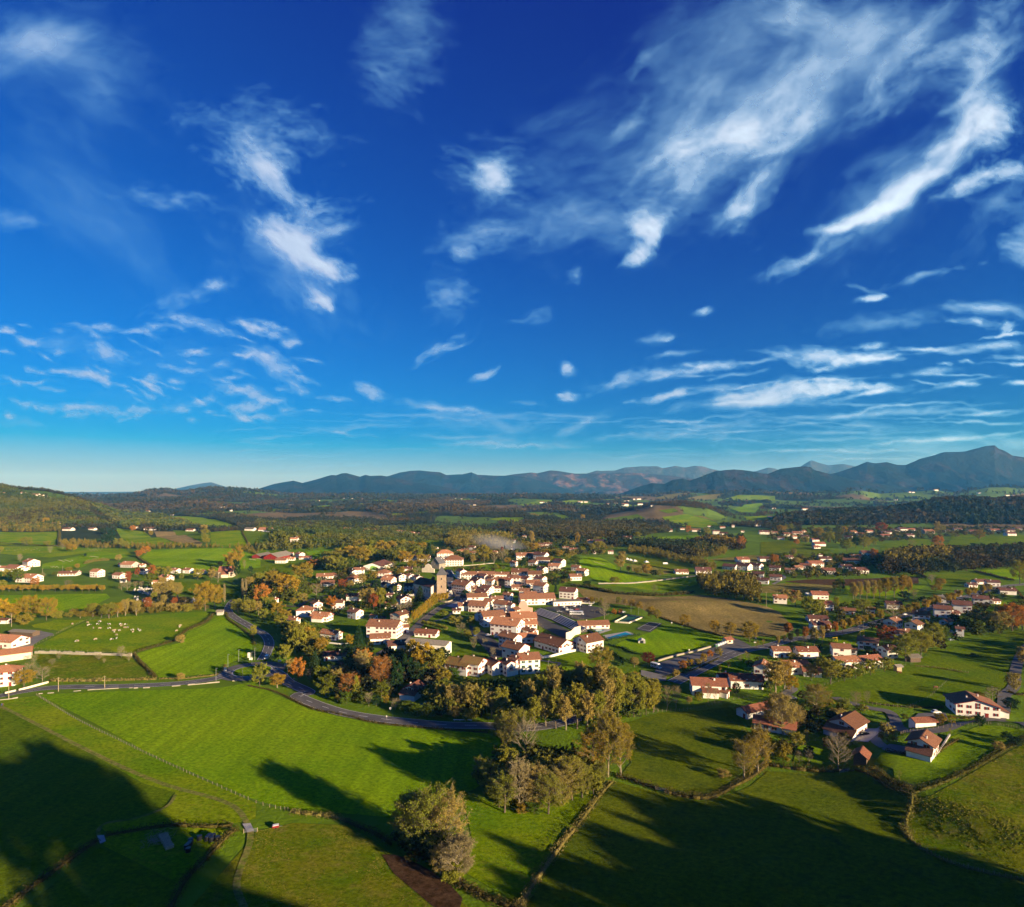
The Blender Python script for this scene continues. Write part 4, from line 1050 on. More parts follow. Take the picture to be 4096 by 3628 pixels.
def house(tile, zx, zy, w, rot=0, ar=1.3, fl=2, roof='roof_brown', place='', look=None, **kw):
    p = P(tile, zx, zy)
    ppm = FPX / p.y
    wm = w * K / ppm * (1.1 if tile in ('B2', 'B3') and p.y < 900 else 1)
    a = R(rot)
    Wd = wm / (ar * abs(math.cos(a)) + abs(math.sin(a)))
    L = Wd * ar
    half = (L * abs(math.sin(a)) + Wd * abs(math.cos(a))) / 2
    dirv = Vector((p.x, p.y, 0)).normalized()
    c = Vector((p.x, p.y, 0)) + dirv * half * .85
    hx_, hy_ = [], []
    c.z = float(min(hgt(c.x, c.y), p.z + 3))
    det = 2 if p.y < 860 else 1 if p.y < 1900 else 0
    kw.setdefault('detail', det)
    wall = kw.get('wall', 'wall_white')
    kw.setdefault('base', 1.6 + p.y / 700)
    if p.y > 1900: kw.setdefault('chimney', 0)
    o = make_house(c, L, Wd, fl, a, roof, **kw)
    st = kw.get('style', 'gable')
    if look is None:
        col = {'wall_white': 'white', 'wall_cream': 'cream', 'wall_tan': 'tan', 'wall_grey': 'grey', 'stone_grey': 'grey stone', 'stone': 'stone', 'wood': 'timber'}.get(wall, 'white')
        rc_ = {'roof_brown': 'brown', 'roof_red': 'red', 'roof_orange': 'orange', 'roof_dark': 'dark', 'roof_moss': 'mossy', 'roof_grey': 'grey', 'slate': 'slate'}[roof]
        h_ = {1: 'low', 1.5: 'small', 2: 'two-storey', 2.5: 'two-storey', 3: 'three-storey', 4: 'tall'}.get(fl, 'two-storey')
        look = f"{h_} {col} {rc_}-roofed house"
        if p.y > 1700: look = f"tiny {col} {rc_}-roofed house"
    register(o, look, place, kw.get('cat', 'house') if False else 'house', 'houses ' + place)
    return o

RB, RR, RO, RD, RG, RM = 'roof_brown', 'roof_red', 'roof_orange', 'roof_dark', 'roof_grey', 'roof_moss'
H = house
pl = 'in the village centre left of the church tower'
for (zx, zy, w, rot, ar, fl, rf, kw) in [
  (550,232,125,15,1.6,1,RB,{}), (605,224,60,80,1.2,1,RB,{}), (575,288,100,10,1.3,1,RB,{'lean':('-y',7,3,1)}), (785,210,70,-60,1.2,2,RB,{}), (825,195,80,10,1.3,2,RB,{}), (790,270,120,-50,1.1,2,RB,{'style':'hip'}), (725,262,50,10,1.2,1,RB,{}),
  (1022,222,100,-10,1.2,2,RB,{'style':'hip'}), (1075,238,85,10,1.4,1,RO,{}), (1060,280,105,-20,1.2,2,RO,{}), (1035,302,85,-50,1.2,1,RD,{}), (1212,168,62,0,1.5,1,RD,{}),
  (1125,345,120,-65,1.2,2,RD,{}), (1245,328,130,0,2.2,2,RD,{'skip':.05}), (1170,250,80,-70,1.1,2,RD,{}), (1235,250,85,-55,1.1,2,RO,{}), (1295,262,70,-60,1.2,2,RB,{}),
  (785,405,100,0,1.6,1.5,RD,{}), (1180,442,118,-60,1.2,2,RD,{}), (1080,466,80,0,1.2,1,RB,{}), (1068,385,50,10,1.2,1,RD,{}),
]: H('B2', zx, zy, w, rot, ar, fl, rf, pl, **kw)
pl = 'among the gardens left of the plane tree avenue'
for (zx, zy, w, rot, ar, fl, rf, kw) in [
  (660,470,70,0,1.2,2,RB,{}), (483,482,102,-55,1.3,2,RB,{'balcony':1}), (392,535,122,10,1.2,2,RO,{'style':'hip','skip':.8}), (527,572,150,-15,1.6,1.5,RO,{'lean':('-y',10,3,1)}), (152,430,50,-30,1.4,1.5,RO,{}), (298,602,100,-30,1.4,1.5,RO,{}),
  (795,552,116,-35,1.3,2,RD,{}), (940,562,55,-20,1.2,1,RO,{'chimney':0,'detail':1}), (1012,572,36,0,1.2,1,RB,{'chimney':0,'detail':1,'wall':'wall_grey'}),
  (600,722,165,-25,2.0,1.5,RB,{}), (635,884,165,10,1.8,1,RD,{}), (655,975,95,20,1.3,1.5,RR,{}), (1262,1190,160,70,1.0,1.5,RR,{'lean':('-x',9,3,1)}),
]: H('B2', zx, zy, w, rot, ar, fl, rf, pl, **kw)
pl = 'beside the street below the plane tree avenue'
H('B2', 1150, 605, 135, 60, 1.1, 3, RB, pl, 'tall cream house with brown gable roof', wall='wall_cream', skip=.5, pitch=.35)
H('B2', 1187, 665, 65, 20, 1.0, 1.5, RB, pl)
H('B2', 1030, 705, 250, -10, 1.7, 3, RB, pl, 'large three-storey white inn with broad brown roof', wall='wall_white', skip=.12)
H('B2', 992, 756, 150, 10, 1.5, 1.5, RB, pl, 'low white annex with brown roof')
H('B2', 1130, 800, 165, 20, 1.5, 1, RD, pl, chimney=1)
H('B2', 1380, 845, 335, -18, 3.2, 2.5, RG, 'right of the street below the plane tree avenue', 'long white hall with grey sheet roof', sh=None, pitch=.3, chimney=0, name='hall')
H('B2', 1365, 700, 175, -12, 2.2, 1, RR, 'behind the long white hall')
pl = 'right of the church tower'
for (zx, zy, w, rot, ar, fl, rf, kw) in [
  (1655,350,172,-35,1.3,3,RB,{'skip':.05}), (1770,292,110,-55,1.2,2,RD,{}), (1818,252,82,-40,1.2,2,RD,{}), (1640,232,85,-60,1.4,3,RB,{}), (1775,235,230,0,3.4,2,RB,{'skip':.08}), (1878,292,72,-40,1.2,2,RO,{}), (1957,286,110,10,1.4,2,RB,{'wall':'wall_tan','sh':None}), (2020,300,60,-30,1.2,3,RR,{'wall':'wall_white'}), (1960,225,110,0,2,1.5,RB,{}),
  (1812,388,125,-35,1.3,2,RD,{}), (1848,352,100,-35,1.2,2,RD,{}), (1740,345,80,60,1.2,1.5,RB,{'wall':'wall_cream'}), (1762,425,155,10,1.8,2,RB,{}), (1660,486,92,10,1.2,1.5,RB,{}), (1785,500,162,-20,1.3,2,RB,{}), (1965,500,130,-30,1.3,2.5,RB,{}), (1790,570,80,60,1.1,2,RB,{}), (1885,615,190,20,1.5,3,RB,{'balcony':-1}),
  (1885,262,70,-40,1.2,2,RB,{}),(2038,252,60,-30,1.2,2,RB,{}),(1922,338,56,0,1.4,1.5,RD,{}),(2012,405,75,-30,1.3,2,RB,{}),(1925,425,85,0,1.5,1.5,RB,{}),(1700,462,58,0,1.3,1.5,RD,{}),(1860,455,70,-20,1.3,2,RB,{}),(2030,505,70,-40,1.2,2.5,RD,{}),(1990,585,95,0,1.5,2,RB,{}),(1700,300,60,-30,1.2,2,RD,{}),(1600,510,60,10,1.4,1,RD,{'detail':1}), (1668,405,60,0,1.3,1,RD,{'detail':1}),
]: H('B2', zx, zy, w, rot, ar, fl, rf, pl, **kw)
H('B2', 2010, 695, 255, -25, 1.4, 3, RO, pl, 'big white apartment house with orange-brown roof and balconies', balcony=-1)
pl = 'above the church tower'
H('B2', 1580, 128, 132, 0, 1.3, 3, RB, pl, 'large three-storey white mansion with hipped roof', style='hip', skip=.02)
H('B2', 1508, 70, 130, 10, 1.4, 3, RO, pl, 'white house with orange-brown hipped roof', style='hip')
H('B2', 1455, 152, 100, 60, 1.0, 2.5, 'slate', pl, 'grey stone chateau with steep slate gables', wall='stone_grey', sh=None, pitch=1.1, chimney=2)
for (zx, zy, w, rot, ar, fl, rf, kw) in [(1230,90,80,0,1.4,2,RD,{}),(1340,90,90,0,1.4,2,RD,{}),(1440,10,34,-30,1.2,2,RD,{}),(1725,3,62,-20,1.2,2,RB,{}),(1668,12,50,0,1.6,1,RB,{}),(1635,25,62,10,1.6,1,RO,{}),(1722,45,70,0,1.4,1.5,RB,{'wall':'wall_cream'}),(1902,40,62,-20,1.3,1.5,RO,{})]:
    H('B2', zx, zy, w, rot, ar, fl, rf, pl, **kw)
H('B2', 978, 164, 176, 80, 1.5, 2, RD, 'under the upper trees', 'wide white sports hall with green mural on its gable', sh=None, skip=1, chimney=0, pitch=.32, name='sports_hall')
pl = 'in the farmstead left of the village'
for (zx, zy, w, rot, ar, fl, rf, kw) in [(50,66,98,80,2.4,1,RG,{'wall':'red','chimney':0}),(180,74,150,82,2.0,1,RG,{'wall':'red','chimney':0}),(205,106,75,0,1.4,1.5,RB,{}),(283,84,52,0,1.4,1,RO,{}),(265,45,62,0,1.6,1,RR,{}),(352,62,80,-40,1.2,2,RR,{}),(396,75,92,0,2.4,1,RR,{})]:
    H('B2', zx, zy, w, rot, ar, fl, rf, pl, detail=1, **kw)
pl = 'below the village car parks'
H('B2', 1630, 1005, 225, -28, 1.5, 2, RM, pl, 'white house with mossy roof and red balconies', balcony=-1)
H('B2', 1742, 1010, 190, -28, 1.2, 2.5, RM, pl, 'white block with mossy red roof')
H('B2', 1908, 1002, 150, -60, 1.1, 2, RB, pl, 'plain white gabled house between two white blocks')
H('B2', 2012, 1010, 110, -60, 1.3, 2.5, RB, pl, 'white gabled block with red balcony', balcony=1)
H('B3', 30, 995, 100, -50, 1.2, 3, RB, pl, 'white apartment block with red balconies on lawn', balcony=1)
H('B3', 128, 990, 172, 12, 1.2, 3, RB, pl, 'white apartment block with green shutters and dark balconies', sh='green_paint', skip=.02)
H('B2', 2030, 805, 170, -40, 1.5, 3, RB, pl, 'white apartment block behind, with brown roof')
pl = 'in the upper right part of the village'
for (zx, zy, w, rot, ar, fl, rf, kw) in [
  (62,218,122,-5,1.3,2,RB,{}),(182,234,95,0,1.2,2,RB,{}),(28,283,80,-10,1.2,3,RB,{'style':'hip'}),(108,283,92,-40,1.2,2.5,RD,{}),(165,308,102,5,1.3,2,RB,{}),(228,280,95,-40,1.2,2.5,RD,{}),(232,342,115,-35,1.2,2.5,RB,{}),(42,320,80,0,1.4,1,RB,{}),(98,362,74,0,1.3,1.5,RB,{}),
  (242,190,85,-50,1.2,2,RD,{}),(340,166,95,-20,1.3,2,RO,{}),(378,137,95,-40,1.2,2.5,RD,{}),(168,128,72,-30,1.2,1.5,RB,{}),(232,82,115,-30,1.2,2.5,RD,{}),(250,108,110,-10,1.4,1.5,RB,{}),(108,76,145,5,2.0,2,RB,{}),(15,136,58,-30,1.2,2,RR,{}),(512,168,75,-30,1.2,1.5,RB,{}),(562,208,95,-40,1.3,2,RO,{}),(502,244,95,10,1.4,1.5,RB,{}),
]: H('B3', zx, zy, w, rot, ar, fl, rf, pl, **kw)
pl = 'around the ball court and school'
H('B3', 197, 440, 268, 8, 2.2, 2, RB, pl, 'long hall with brown roof and tall windows', name='hall')
H('B3', 432, 446, 215, 8, 2.4, 1.2, 'wall_white' if False else RG, pl, 'flat white school wing with a row of windows', style='flat', sh=None, skip=0, name='school_wing')
H('B3', 452, 392, 142, -22, 1.2, 2.5, RD, pl, 'square white three-storey schoolhouse', skip=.05)
H('B3', 590, 430, 130, -15, 2.4, 1, RB, pl, 'low brown-roofed shed by the car park')
H('B3', 645, 632, 235, 8, 2.6, 1, RB, pl, 'low clubhouse with brown roof by small pool')
H('B3', 145, 375, 90, 5, 1.8, 1, RB, pl)
H('B3', 20, 535, 80, 60, 1.2, 2, RB, pl)
H('B3', 90, 600, 190, 5, 1.6, 2, RO, pl, 'two-storey block with orange roof beside ball court')
H('B3', 90, 655, 200, 8, 2.2, 2, RO, pl, 'long block with orange roof facing courtyard', skip=.3)
H('B3', 105, 745, 170, 8, 2.2, 1.5, RO, pl, 'courtyard wing with arcade under orange roof', skip=.3)
H('B3', 30, 885, 205, -40, 1.3, 2.5, RB, pl, 'gabled wing with brown roof left of courtyard', skip=.3)
H('B3', 335, 825, 290, -50, 1.7, 1.6, RB, pl, 'broad building with big brown roof and arches', pitch=.5, sh='red', name='village_hall')
H('B3', 60, 560, 150, 6, 2.4, 1.5, RO, pl, 'long low block with orange roof behind courtyard')
H('B3', 150, 700, 110, -50, 1.6, 1.5, RB, pl, 'short brown-roofed wing joining two blocks')
H('B3', 240, 745, 120, 8, 2.0, 1.2, RO, pl, 'low orange-roofed gallery closing courtyard')
H('B3', 475, 795, 110, 5, 1.6, 1, RD, pl, 'low linking wing with porch')
H('B3', 610, 822, 220, 35, 1.15, 2.5, RB, pl, 'white three-storey house with brown roof on lawn', skip=.1)
H('B3', 1722, 752, 68, 20, 1.2, 1, RR, 'at the corner of the road junction', 'small kiosk with red roof', chimney=0, detail=1, wall='wall_cream')
pl = 'beyond the stubble field'
for (zx, zy, w, rot, ar, fl, rf, kw) in [(1525,200,118,-10,1.4,2,RD,{}),(1350,192,92,0,1.6,1,RB,{}),(1838,98,88,0,1.5,1.5,RR,{}),(2010,92,80,0,1.5,1.5,RD,{}),(1742,160,110,-40,1.4,1.5,RD,{}),(1852,163,118,-50,1.3,2,RD,{}),(1948,158,100,-50,1.3,2,RD,{}),(1965,220,92,-30,1.4,1.5,RD,{}),(2000,273,100,-30,1.4,1.5,RD,{}),(1910,218,60,0,1.4,1,RR,{})]:
    H('B3', zx, zy, w, rot, ar, fl, rf, pl, **kw)
pl = 'beside the main road on the right'
H('B3', 1565, 1170, 258, -8, 1.9, 2, RR, pl, 'white house with long red roof behind bare trees', lean=('-y', 8, 3, 1))
H('B3', 1692, 1186, 80, -40, 1.2, 1, RB, pl)
H('B3', 1860, 1110, 240, -8, 1.9, 1.5, RR, pl, 'farmhouse with long low red roof')
H('B3', 1700, 1060, 110, 5, 1.4, 1, RD, pl, 'small white outbuilding with dark roof')
H('B3', 2000, 1040, 150, 60, 1.2, 2.5, RO, pl, 'gabled farmhouse with orange-red roof')
pl = 'in the hamlet on the right hillside'
for (zx, zy, w, rot, ar, fl, rf, kw) in [
  (165,70,60,0,1.5,1,RD,{}),(370,140,122,5,1.6,2,RR,{}),(300,150,95,-30,1.4,1.5,RR,{}),(450,92,92,0,1.5,1.5,RD,{}),(415,68,30,0,1.5,2,RD,{}),(780,48,85,-10,1.4,2,RD,{}),(700,64,75,0,1.8,1,RO,{}),(668,110,140,-30,1.6,1.5,RB,{}),(480,193,112,-20,1.3,1.5,RR,{}),(175,187,82,-30,1.4,1.5,RB,{}),(55,168,95,-30,1.4,1.5,RD,{}),(725,188,118,0,1.6,1.5,RD,{}),(62,245,100,-30,1.4,1.5,RD,{}),(620,150,85,0,1.4,1,RD,{}),(240,155,60,0,1.4,1,RO,{}),
]: H('B4', zx, zy, w, rot, ar, fl, rf, pl, **kw)
pl = 'along the tree lined road on the right'
for (zx, zy, w, rot, ar, fl, rf, kw) in [
  (405,393,130,-10,1.4,1.5,RR,{}),(95,430,115,-20,1.3,2,RO,{}),(455,485,92,0,1.1,2,RR,{}),(390,577,152,-5,2.0,1,RD,{}),(415,642,140,0,1.7,1.5,RD,{}),(630,515,135,-30,1.6,1,RB,{}),(815,515,80,-30,1.3,1.5,RB,{}),(1000,475,125,-20,1.4,1.5,RD,{}),(1222,575,140,-30,1.2,2,RB,{}),(1390,540,140,-30,1.2,2.5,RD,{}),(1478,532,82,-10,1.5,1,RD,{}),(1545,505,152,-30,1.2,2.5,RD,{}),(1695,440,125,-30,1.2,2,RD,{}),(1808,432,72,10,1.3,1,RD,{}),(1905,358,122,-20,1.7,1.5,RD,{}),(1390,425,62,-30,1.2,2,RG,{}),(1520,372,52,-30,1.2,1.5,RD,{}),(1690,272,90,0,1.5,1,RD,{}),(1790,290,100,-20,1.4,1.5,RD,{}),(1620,298,70,0,1.4,1,RD,{}),(1420,600,95,25,1.4,1,RB,{'chimney':0}),
]: H('B4', zx, zy, w, rot, ar, fl, rf, pl, **kw)
H('B4', 995, 634, 152, 35, 1.2, 2, RB, pl, 'white house with red timber framing and balcony', balcony=-1)
H('B4', 1165, 656, 142, 35, 1.2, 2, RB, pl, 'white house with dark timber framing', sh='wood')
pl = 'in the estate below the playing field'
for (zx, zy, w, rot, ar, fl, rf, kw) in [
  (1070,715,155,15,1.5,1.5,RB,{}),(800,806,170,-35,1.3,2,RB,{'balcony':-1}),(955,865,130,15,1.2,2,RD,{}),(578,855,150,-15,1.4,2,RB,{}),(672,835,62,-10,1.3,1,RB,{}),(300,862,156,0,1.6,1.5,RR,{}),(95,858,135,-5,1.5,1.5,RB,{}),(205,992,225,8,1.6,1.5,RO,{}),(345,1015,150,-15,1.4,1,RR,{}),(612,948,200,8,1.7,1.5,RO,{}),(800,940,205,15,1.8,1.5,RR,{}),(1530,692,65,-30,1.2,2,RD,{}),
]: H('B4', zx, zy, w, rot, ar, fl, rf, pl, **kw)
H('B4', 1155, 895, 92, 5, 1.4, 1, RG, 'at the edge of the right pasture', 'weathered timber shed', wall='wood', sh=None, chimney=0, skip=1, name='shed')
H('B4', 1035, 972, 50, 10, 1.3, 1, RG, 'in the right pasture', 'small pale horse shelter', wall='wood_pale', sh=None, chimney=0, skip=1, name='shelter')
pl = 'below the dark wood on the right'
for (zx, zy, w, rot, ar, fl, rf, kw) in [
  (40,873,65,0,1.5,1.5,RB,{}),(150,886,68,0,1.5,1.5,RR,{}),(232,882,82,-10,1.5,2,RB,{}),(285,866,30,0,1.2,2,RO,{}),(210,907,36,0,1.2,1.5,RO,{}),(103,917,56,-20,1.5,1.5,RD,{}),(295,906,66,-20,1.4,1.5,RD,{}),(372,937,55,0,1.3,2,RR,{}),(405,967,86,0,1.6,1.5,RR,{}),(385,988,50,0,1.4,1,RR,{}),(485,892,60,-40,1.4,1.5,RB,{}),(642,916,66,-40,1.2,2,RD,{}),(680,864,46,0,1.4,1,RO,{}),(755,881,90,0,2.2,1,RR,{}),(805,864,54,0,1.4,1.5,RR,{}),(935,893,78,0,1.8,1,RR,{}),(943,868,76,0,1.8,1,RD,{}),(1010,852,56,0,1.8,1.5,RD,{}),(1070,852,56,0,1.2,2.5,RD,{}),(1140,852,56,0,1.5,2,RR,{}),(1128,898,58,0,1.5,2,RD,{}),(1275,867,76,0,1.4,2,RB,{'wall':'wall_cream'}),(1432,860,38,-20,1.2,2,RD,{}),(1510,843,60,0,2,1.5,RD,{}),(1640,862,82,0,2,1.5,RD,{}),(1805,857,74,0,1.8,2,RR,{}),(1930,885,70,0,1.5,2,RD,{}),(1925,860,66,0,1.5,2,RD,{}),(1990,840,50,0,1.5,1.5,RD,{})]:
    H('T4', zx, zy, w, rot, ar, fl, rf, pl, **kw)
# left side
pl = 'on the left edge'
H('B1', 198, 690, 235, -12, 4.0, 1, RG, pl, 'long open barn with pale grey roof', wall='wood', sh=None, skip=1, chimney=0, pitch=.25, name='barn')
H('B1', 70, 780, 270, -12, 1.7, 1.5, RO, pl, 'farm building with large orange roof', skip=.5)
H('B1', 120, 890, 240, 35, 1.8, 1.5, RO, pl, 'cream barn with bright orange roof', wall='wall_cream', skip=.9, chimney=0)
H('B1', 35, 588, 82, 0, 2, 1, RB, pl, 'low white shed with brown roof', chimney=0)
H('B1', 40, 1092, 215, 20, 1.3, 2.8, RO, pl, 'large white manor with orange hipped roof and red shutters', style='hip', skip=0, chimney=2)
pl = 'along the lane on the left'
for (zx, zy, w, rot, ar, fl, rf, kw) in [
  (250,135,125,-30,1.2,2.5,RO,{'skip':.05}),(200,160,60,10,1.4,1,RO,{}),(125,172,165,-20,1.6,1.5,RO,{}),(30,168,72,0,1.5,1.5,RO,{}),(235,258,180,-12,1.7,2,RO,{}),(550,207,142,8,2.2,1,RB,{}),(622,195,34,0,1.4,1,RG,{}),(778,217,92,-15,1.2,2.5,RO,{'skip':.05}),(955,228,92,-15,1.3,1.5,RB,{}),(985,262,36,0,1.3,1,RG,{}),(1038,140,118,-10,1.3,1.5,RO,{'wall':'wall_grey','sh':None}),(965,130,30,0,1.3,1,RO,{}),(1140,136,36,0,1.3,1,RO,{}),(1150,192,82,-30,1.3,1.5,RD,{}),(1330,247,105,-20,1.4,1.5,RO,{}),(1265,273,92,10,3,1,RO,{'chimney':0}),(1405,187,72,-20,1.3,1.5,RO,{}),(1505,186,76,-15,1.3,1.5,RO,{}),(1600,192,70,0,1.4,1,RR,{}),
]: H('B1', zx, zy, w, rot, ar, fl, rf, pl, **kw)
H('B1', 1812, 218, 118, 10, 1.3, 2.5, RR, pl, 'old manor with steep red roofs and turret', pitch=.9, wall='wall_cream', chimney=2, lean=('-y', 8, 4, 1.5))
H('B1', 1760, 520, 45, 5, 1.3, 1, RG, 'beside the lane bend', 'small grey pump house', wall='wall_grey', sh=None, chimney=0, skip=1, detail=1)
pl = 'on the wooded hill at the far left'
for (zx, zy, w, fl) in [(15,556,42,1.5),(190,552,42,1.5),(290,570,46,2),(330,574,36,1.5),(355,582,46,1),(448,804,58,1.5)]:
    H('T1', zx, zy, w, 0, 1.6, fl, RB, pl)
pl = 'among the meadows on the left'
for (zx, zy, w, fl, rf) in [(548,844,82,1.5,RB),(740,839,56,1,RB),(1180,698,42,2,RB),(1195,713,52,1,RB),(1345,715,30,1.5,RO),(1370,724,32,1.5,RB),(1200,841,86,1.5,RB),(1085,824,30,1,RO),(1525,849,72,1,RB),(2000,846,82,1.5,RG),(1975,771,42,1,RR),(2020,786,50,1,RD),(1845,744,20,2,RB),(1775,663,42,1.5,RG),(1845,689,18,2,RB),(1030,590,14,1.5,RB)]:
    H('T1', zx, zy, w, -10, 1.7, fl, rf, pl)
pl = 'in the hamlet across the valley'
for (zx, zy, w, rot, fl, rf) in [(82,852,102,0,1.5,RO),(257,854,52,0,1,RB),(353,865,32,-30,1.5,RO),(320,886,32,0,2,RO),(345,916,52,0,1.5,RR),(308,941,56,0,2.5,RO),(640,838,42,0,1,RB),(730,844,62,-10,1.5,RO),(770,859,32,0,1.5,RB),(885,852,46,-20,2,RB),(830,856,42,0,1,RB),(860,862,30,0,1.5,RO),(950,852,46,0,1.5,RO),(1050,855,56,-10,1.5,RO),(1010,877,36,-30,1.5,RB),(1000,860,36,0,1,RB),(1145,867,46,0,2,RO),(1165,882,42,-20,1.5,RB),(1200,866,46,0,1.5,RD),(1235,877,62,-10,1.5,RO),(1265,890,60,-20,1.5,RO),(1290,881,42,0,1.5,RB),(1345,893,62,-20,1.5,RO),(1368,886,46,0,2,RO),(1330,907,42,0,1,RB),(1447,907,72,-10,1.5,RB),(1130,923,30,0,1.5,RD),(1635,882,42,0,1,RB)]:
    H('T2', zx, zy, w, rot, 1.5, fl, rf, pl)
pl = 'beyond the village towards the woods'
for (zx, zy, w, fl, rf) in [(1255,852,52,1.5,RR),(1360,837,36,1,RO),(1470,852,70,1.5,RB),(1630,872,60,2.5,RD),(1690,885,66,2,RD),(1575,814,26,1,RB),(1680,824,42,1,RO),(1765,817,22,2,RB),(1840,857,26,1,RB),(1960,808,46,2,RB),(2010,872,80,2,RD),(920,915,72,1.5,RD),(625,947,46,2,RB),(705,952,90,2,RD),(430,997,52,1.5,RB),(535,987,46,1,RD),(660,1030,26,1,RD),(290,972,60,2,RB),(240,977,62,2,RB),(255,992,62,1.5,RB),(45,887,46,1.5,RB),(100,907,32,2,RB),(10,942,36,2,RB),(5,1002,32,2,RB),(490,1012,60,1.5,RR),(450,1022,52,1,RR),(788,1030,46,1.5,RR)]:
    H('T3', zx, zy, w, -10, 1.6, fl, rf, pl)
pl = 'near the foot of the mountains'
FARH = [('T2',x,y,w) for x,y,w in ((730,583,14),(700,588,12),(765,590,14),(855,596,22),(500,607,14),(560,612,14),(740,612,14),(780,610,14),(1210,592,16),(1240,595,14),(1280,594,16),(1565,599,22),(1590,589,14),(1640,594,14),(1755,591,18),(1845,584,26),(1150,623,14),(1215,633,16),(1260,638,16),(1305,670,32),(1470,657,28),(1525,651,24),(1580,656,16),(1558,679,26),(1605,661,14),(1665,638,20),(1700,639,18),(1745,643,22),(1910,626,18),(985,618,12),(100,604,14))]
FARH += [('T3',x,y,w) for x,y,w in ((240,626,36),(290,625,24),(545,623,40),(590,621,30),(632,587,12),(765,638,30),(845,615,14),(905,609,20),(925,609,20),(985,598,30),(1015,597,30),(830,631,24),(890,637,30),(905,647,50),(995,664,24),(1025,641,40),(1080,641,16),(1118,650,18),(605,682,8),(1885,616,30))]
FARH += [('T4',x,y,w) for x,y,w in ((20,742,32),(300,683,46),(50,671,26),(1025,601,24),(1262,611,20),(1345,526,30),(1140,541,26),(1162,542,22),(1690,546,26),(1915,569,30),(1970,568,26),(1525,589,12),(10,500,14),(30,508,14),(50,514,14),(70,516,14),(95,520,14),(115,524,14),(12,516,14),(40,522,12),(300,560,14),(1110,497,12),(1108,440,8),(1915,611,8))]
fb = MB()
for tl, x, y, w in FARH:
    q = P(tl, x, y); w_ = w * K / (FPX / q.y); d_ = w_ * .6; e_ = max(4.5, w_ * .3)
    fb.box((q.x, q.y + d_ / 2, q.z + e_ / 2 - 2), (w_, d_, e_ + 4), 0)
    fb.prism([(q.y - 1, q.z + e_), (q.y + d_ + 1, q.z + e_), (q.y + d_ / 2, q.z + e_ + d_ * .25)], q.x - w_ / 2 - .8, q.x + w_ / 2 + .8, 1)
o = fb.build('far_houses', [M['wall_white'], M['roof_brown']]); tag(o, 'tiny white houses scattered over the far hills', 'houses', kind='stuff')
# the four houses of the near right corner
pl = 'by the lane in the right corner'
H('L4', 640, 400, 310, 38, 1.3, 1.7, RB, pl, 'white farmhouse with red tiled roof and paved yard', lean=('-x', 12.0, 4.2, 0.8), chimney=1, over=1.0)
H('L4', 1240, 560, 275, 44, 1.3, 1.7, RB, pl, 'white gabled house with brown roof and skylight', lean=('-x', 8.0, 3.5, .8), over=1.0)
H('L4', 1630, 236, 345, 72, .7, 1.8, RB, pl, 'wide white farmhouse with broad brown gable', over=1.0, pitch=.3, chimney=3, skip=.12, lean=('-y', 10, 4, 1))
H('L4', 1232, 316, 180, 5, 2.4, .9, RR, pl, 'low garage with red roof', chimney=0, skip=.8)
H('L4', 745, 622, 150, 50, 1.4, 1.0, RR, pl, 'small dark timber barn with rusty red roof', wall='wood', sh=None, chimney=0, skip=1, name='barn', pitch=.7)
pl = 'right of the dark meadow'
H('L3', 1935, 245, 300, 25, 2.6, 1, RR, pl, 'long white cowshed with red roof, upper one', chimney=0, skip=.8, name='cowshed')
H('L3', 2100, 380, 330, -30, 2.2, 1, RR, pl, 'long white cowshed with red roof, lower one', chimney=0, skip=.7, name='cowshed')
# green mural on the sports hall gable is part of the hall
for (look, place), L_ in REG.items():
    if 'green mural' in look:
        ho = L_[0][1]
        wd = [c for c in ho.children if c.name.startswith('wall')][0]
        bb = [v.co for v in wd.data.vertices]; x0 = min(v.x for v in bb); hy0 = max(v.y for v in bb)
        b = MB(); b.poly([(x0 - .06, -hy0 * .55, .3), (x0 - .06, -hy0 * .5, 5.0), (x0 - .06, 0, 6.6), (x0 - .06, hy0 * .25, 5.6), (x0 - .06, hy0 * .3, .3)])
        b.build('mural', [M['mural']], ho)

# church
p = P('B2', 1478, 392); px_m = FPX / p.y
tw = 72 * K / px_m
ch = empty('church', (p.x, p.y + tw * .5, p.z), R(4))
tz = 192 * K / px_m
b = MB(); b.box((0, 0, tz / 2 - 2), (tw, tw, tz + 4))
for z in (tz * .36, tz * .68): b.box((0, 0, z), (tw + .5, tw + .5, .5), 0)
tower = b.build('tower', [M['stone']], ch)
b = MB(); e = tw / 2 + .6; hz = 62 * K / px_m
b.poly([(-e, -e, tz), (e, -e, tz), (.5, -.5, tz + hz), (-.5, -.5, tz + hz)]); b.poly([(e, -e, tz), (e, e, tz), (.5, .5, tz + hz), (.5, -.5, tz + hz)])
b.poly([(e, e, tz), (-e, e, tz), (-.5, .5, tz + hz), (.5, .5, tz + hz)]); b.poly([(-e, e, tz), (-e, -e, tz), (-.5, -.5, tz + hz), (-.5, .5, tz + hz)])
b.poly([(-.5, -.5, tz + hz), (.5, -.5, tz + hz), (.5, .5, tz + hz), (-.5, .5, tz + hz)]); b.poly([(-e, -e, tz), (-e, e, tz), (e, e, tz), (e, -e, tz)])
b.bar((0, 0, tz + hz), (0, 0, tz + hz + 2.4), .09); b.bar((-.6, 0, tz + hz + 1.7), (.6, 0, tz + hz + 1.7), .08)
b.build('spire', [M['slate']], ch)
for z in (tz * .2, tz * .52, tz * .84):
    b = MB(); b.box((0, -tw / 2 - .03, z), (1.0, .12, 2.0)); b.build('window', [M['glass']], ch)
    b = MB(); b.box((tw / 2 + .03, 0, z), (.12, 1.0, 2.0)); b.build('window', [M['glass']], ch)
b = MB(); hw = 8.5
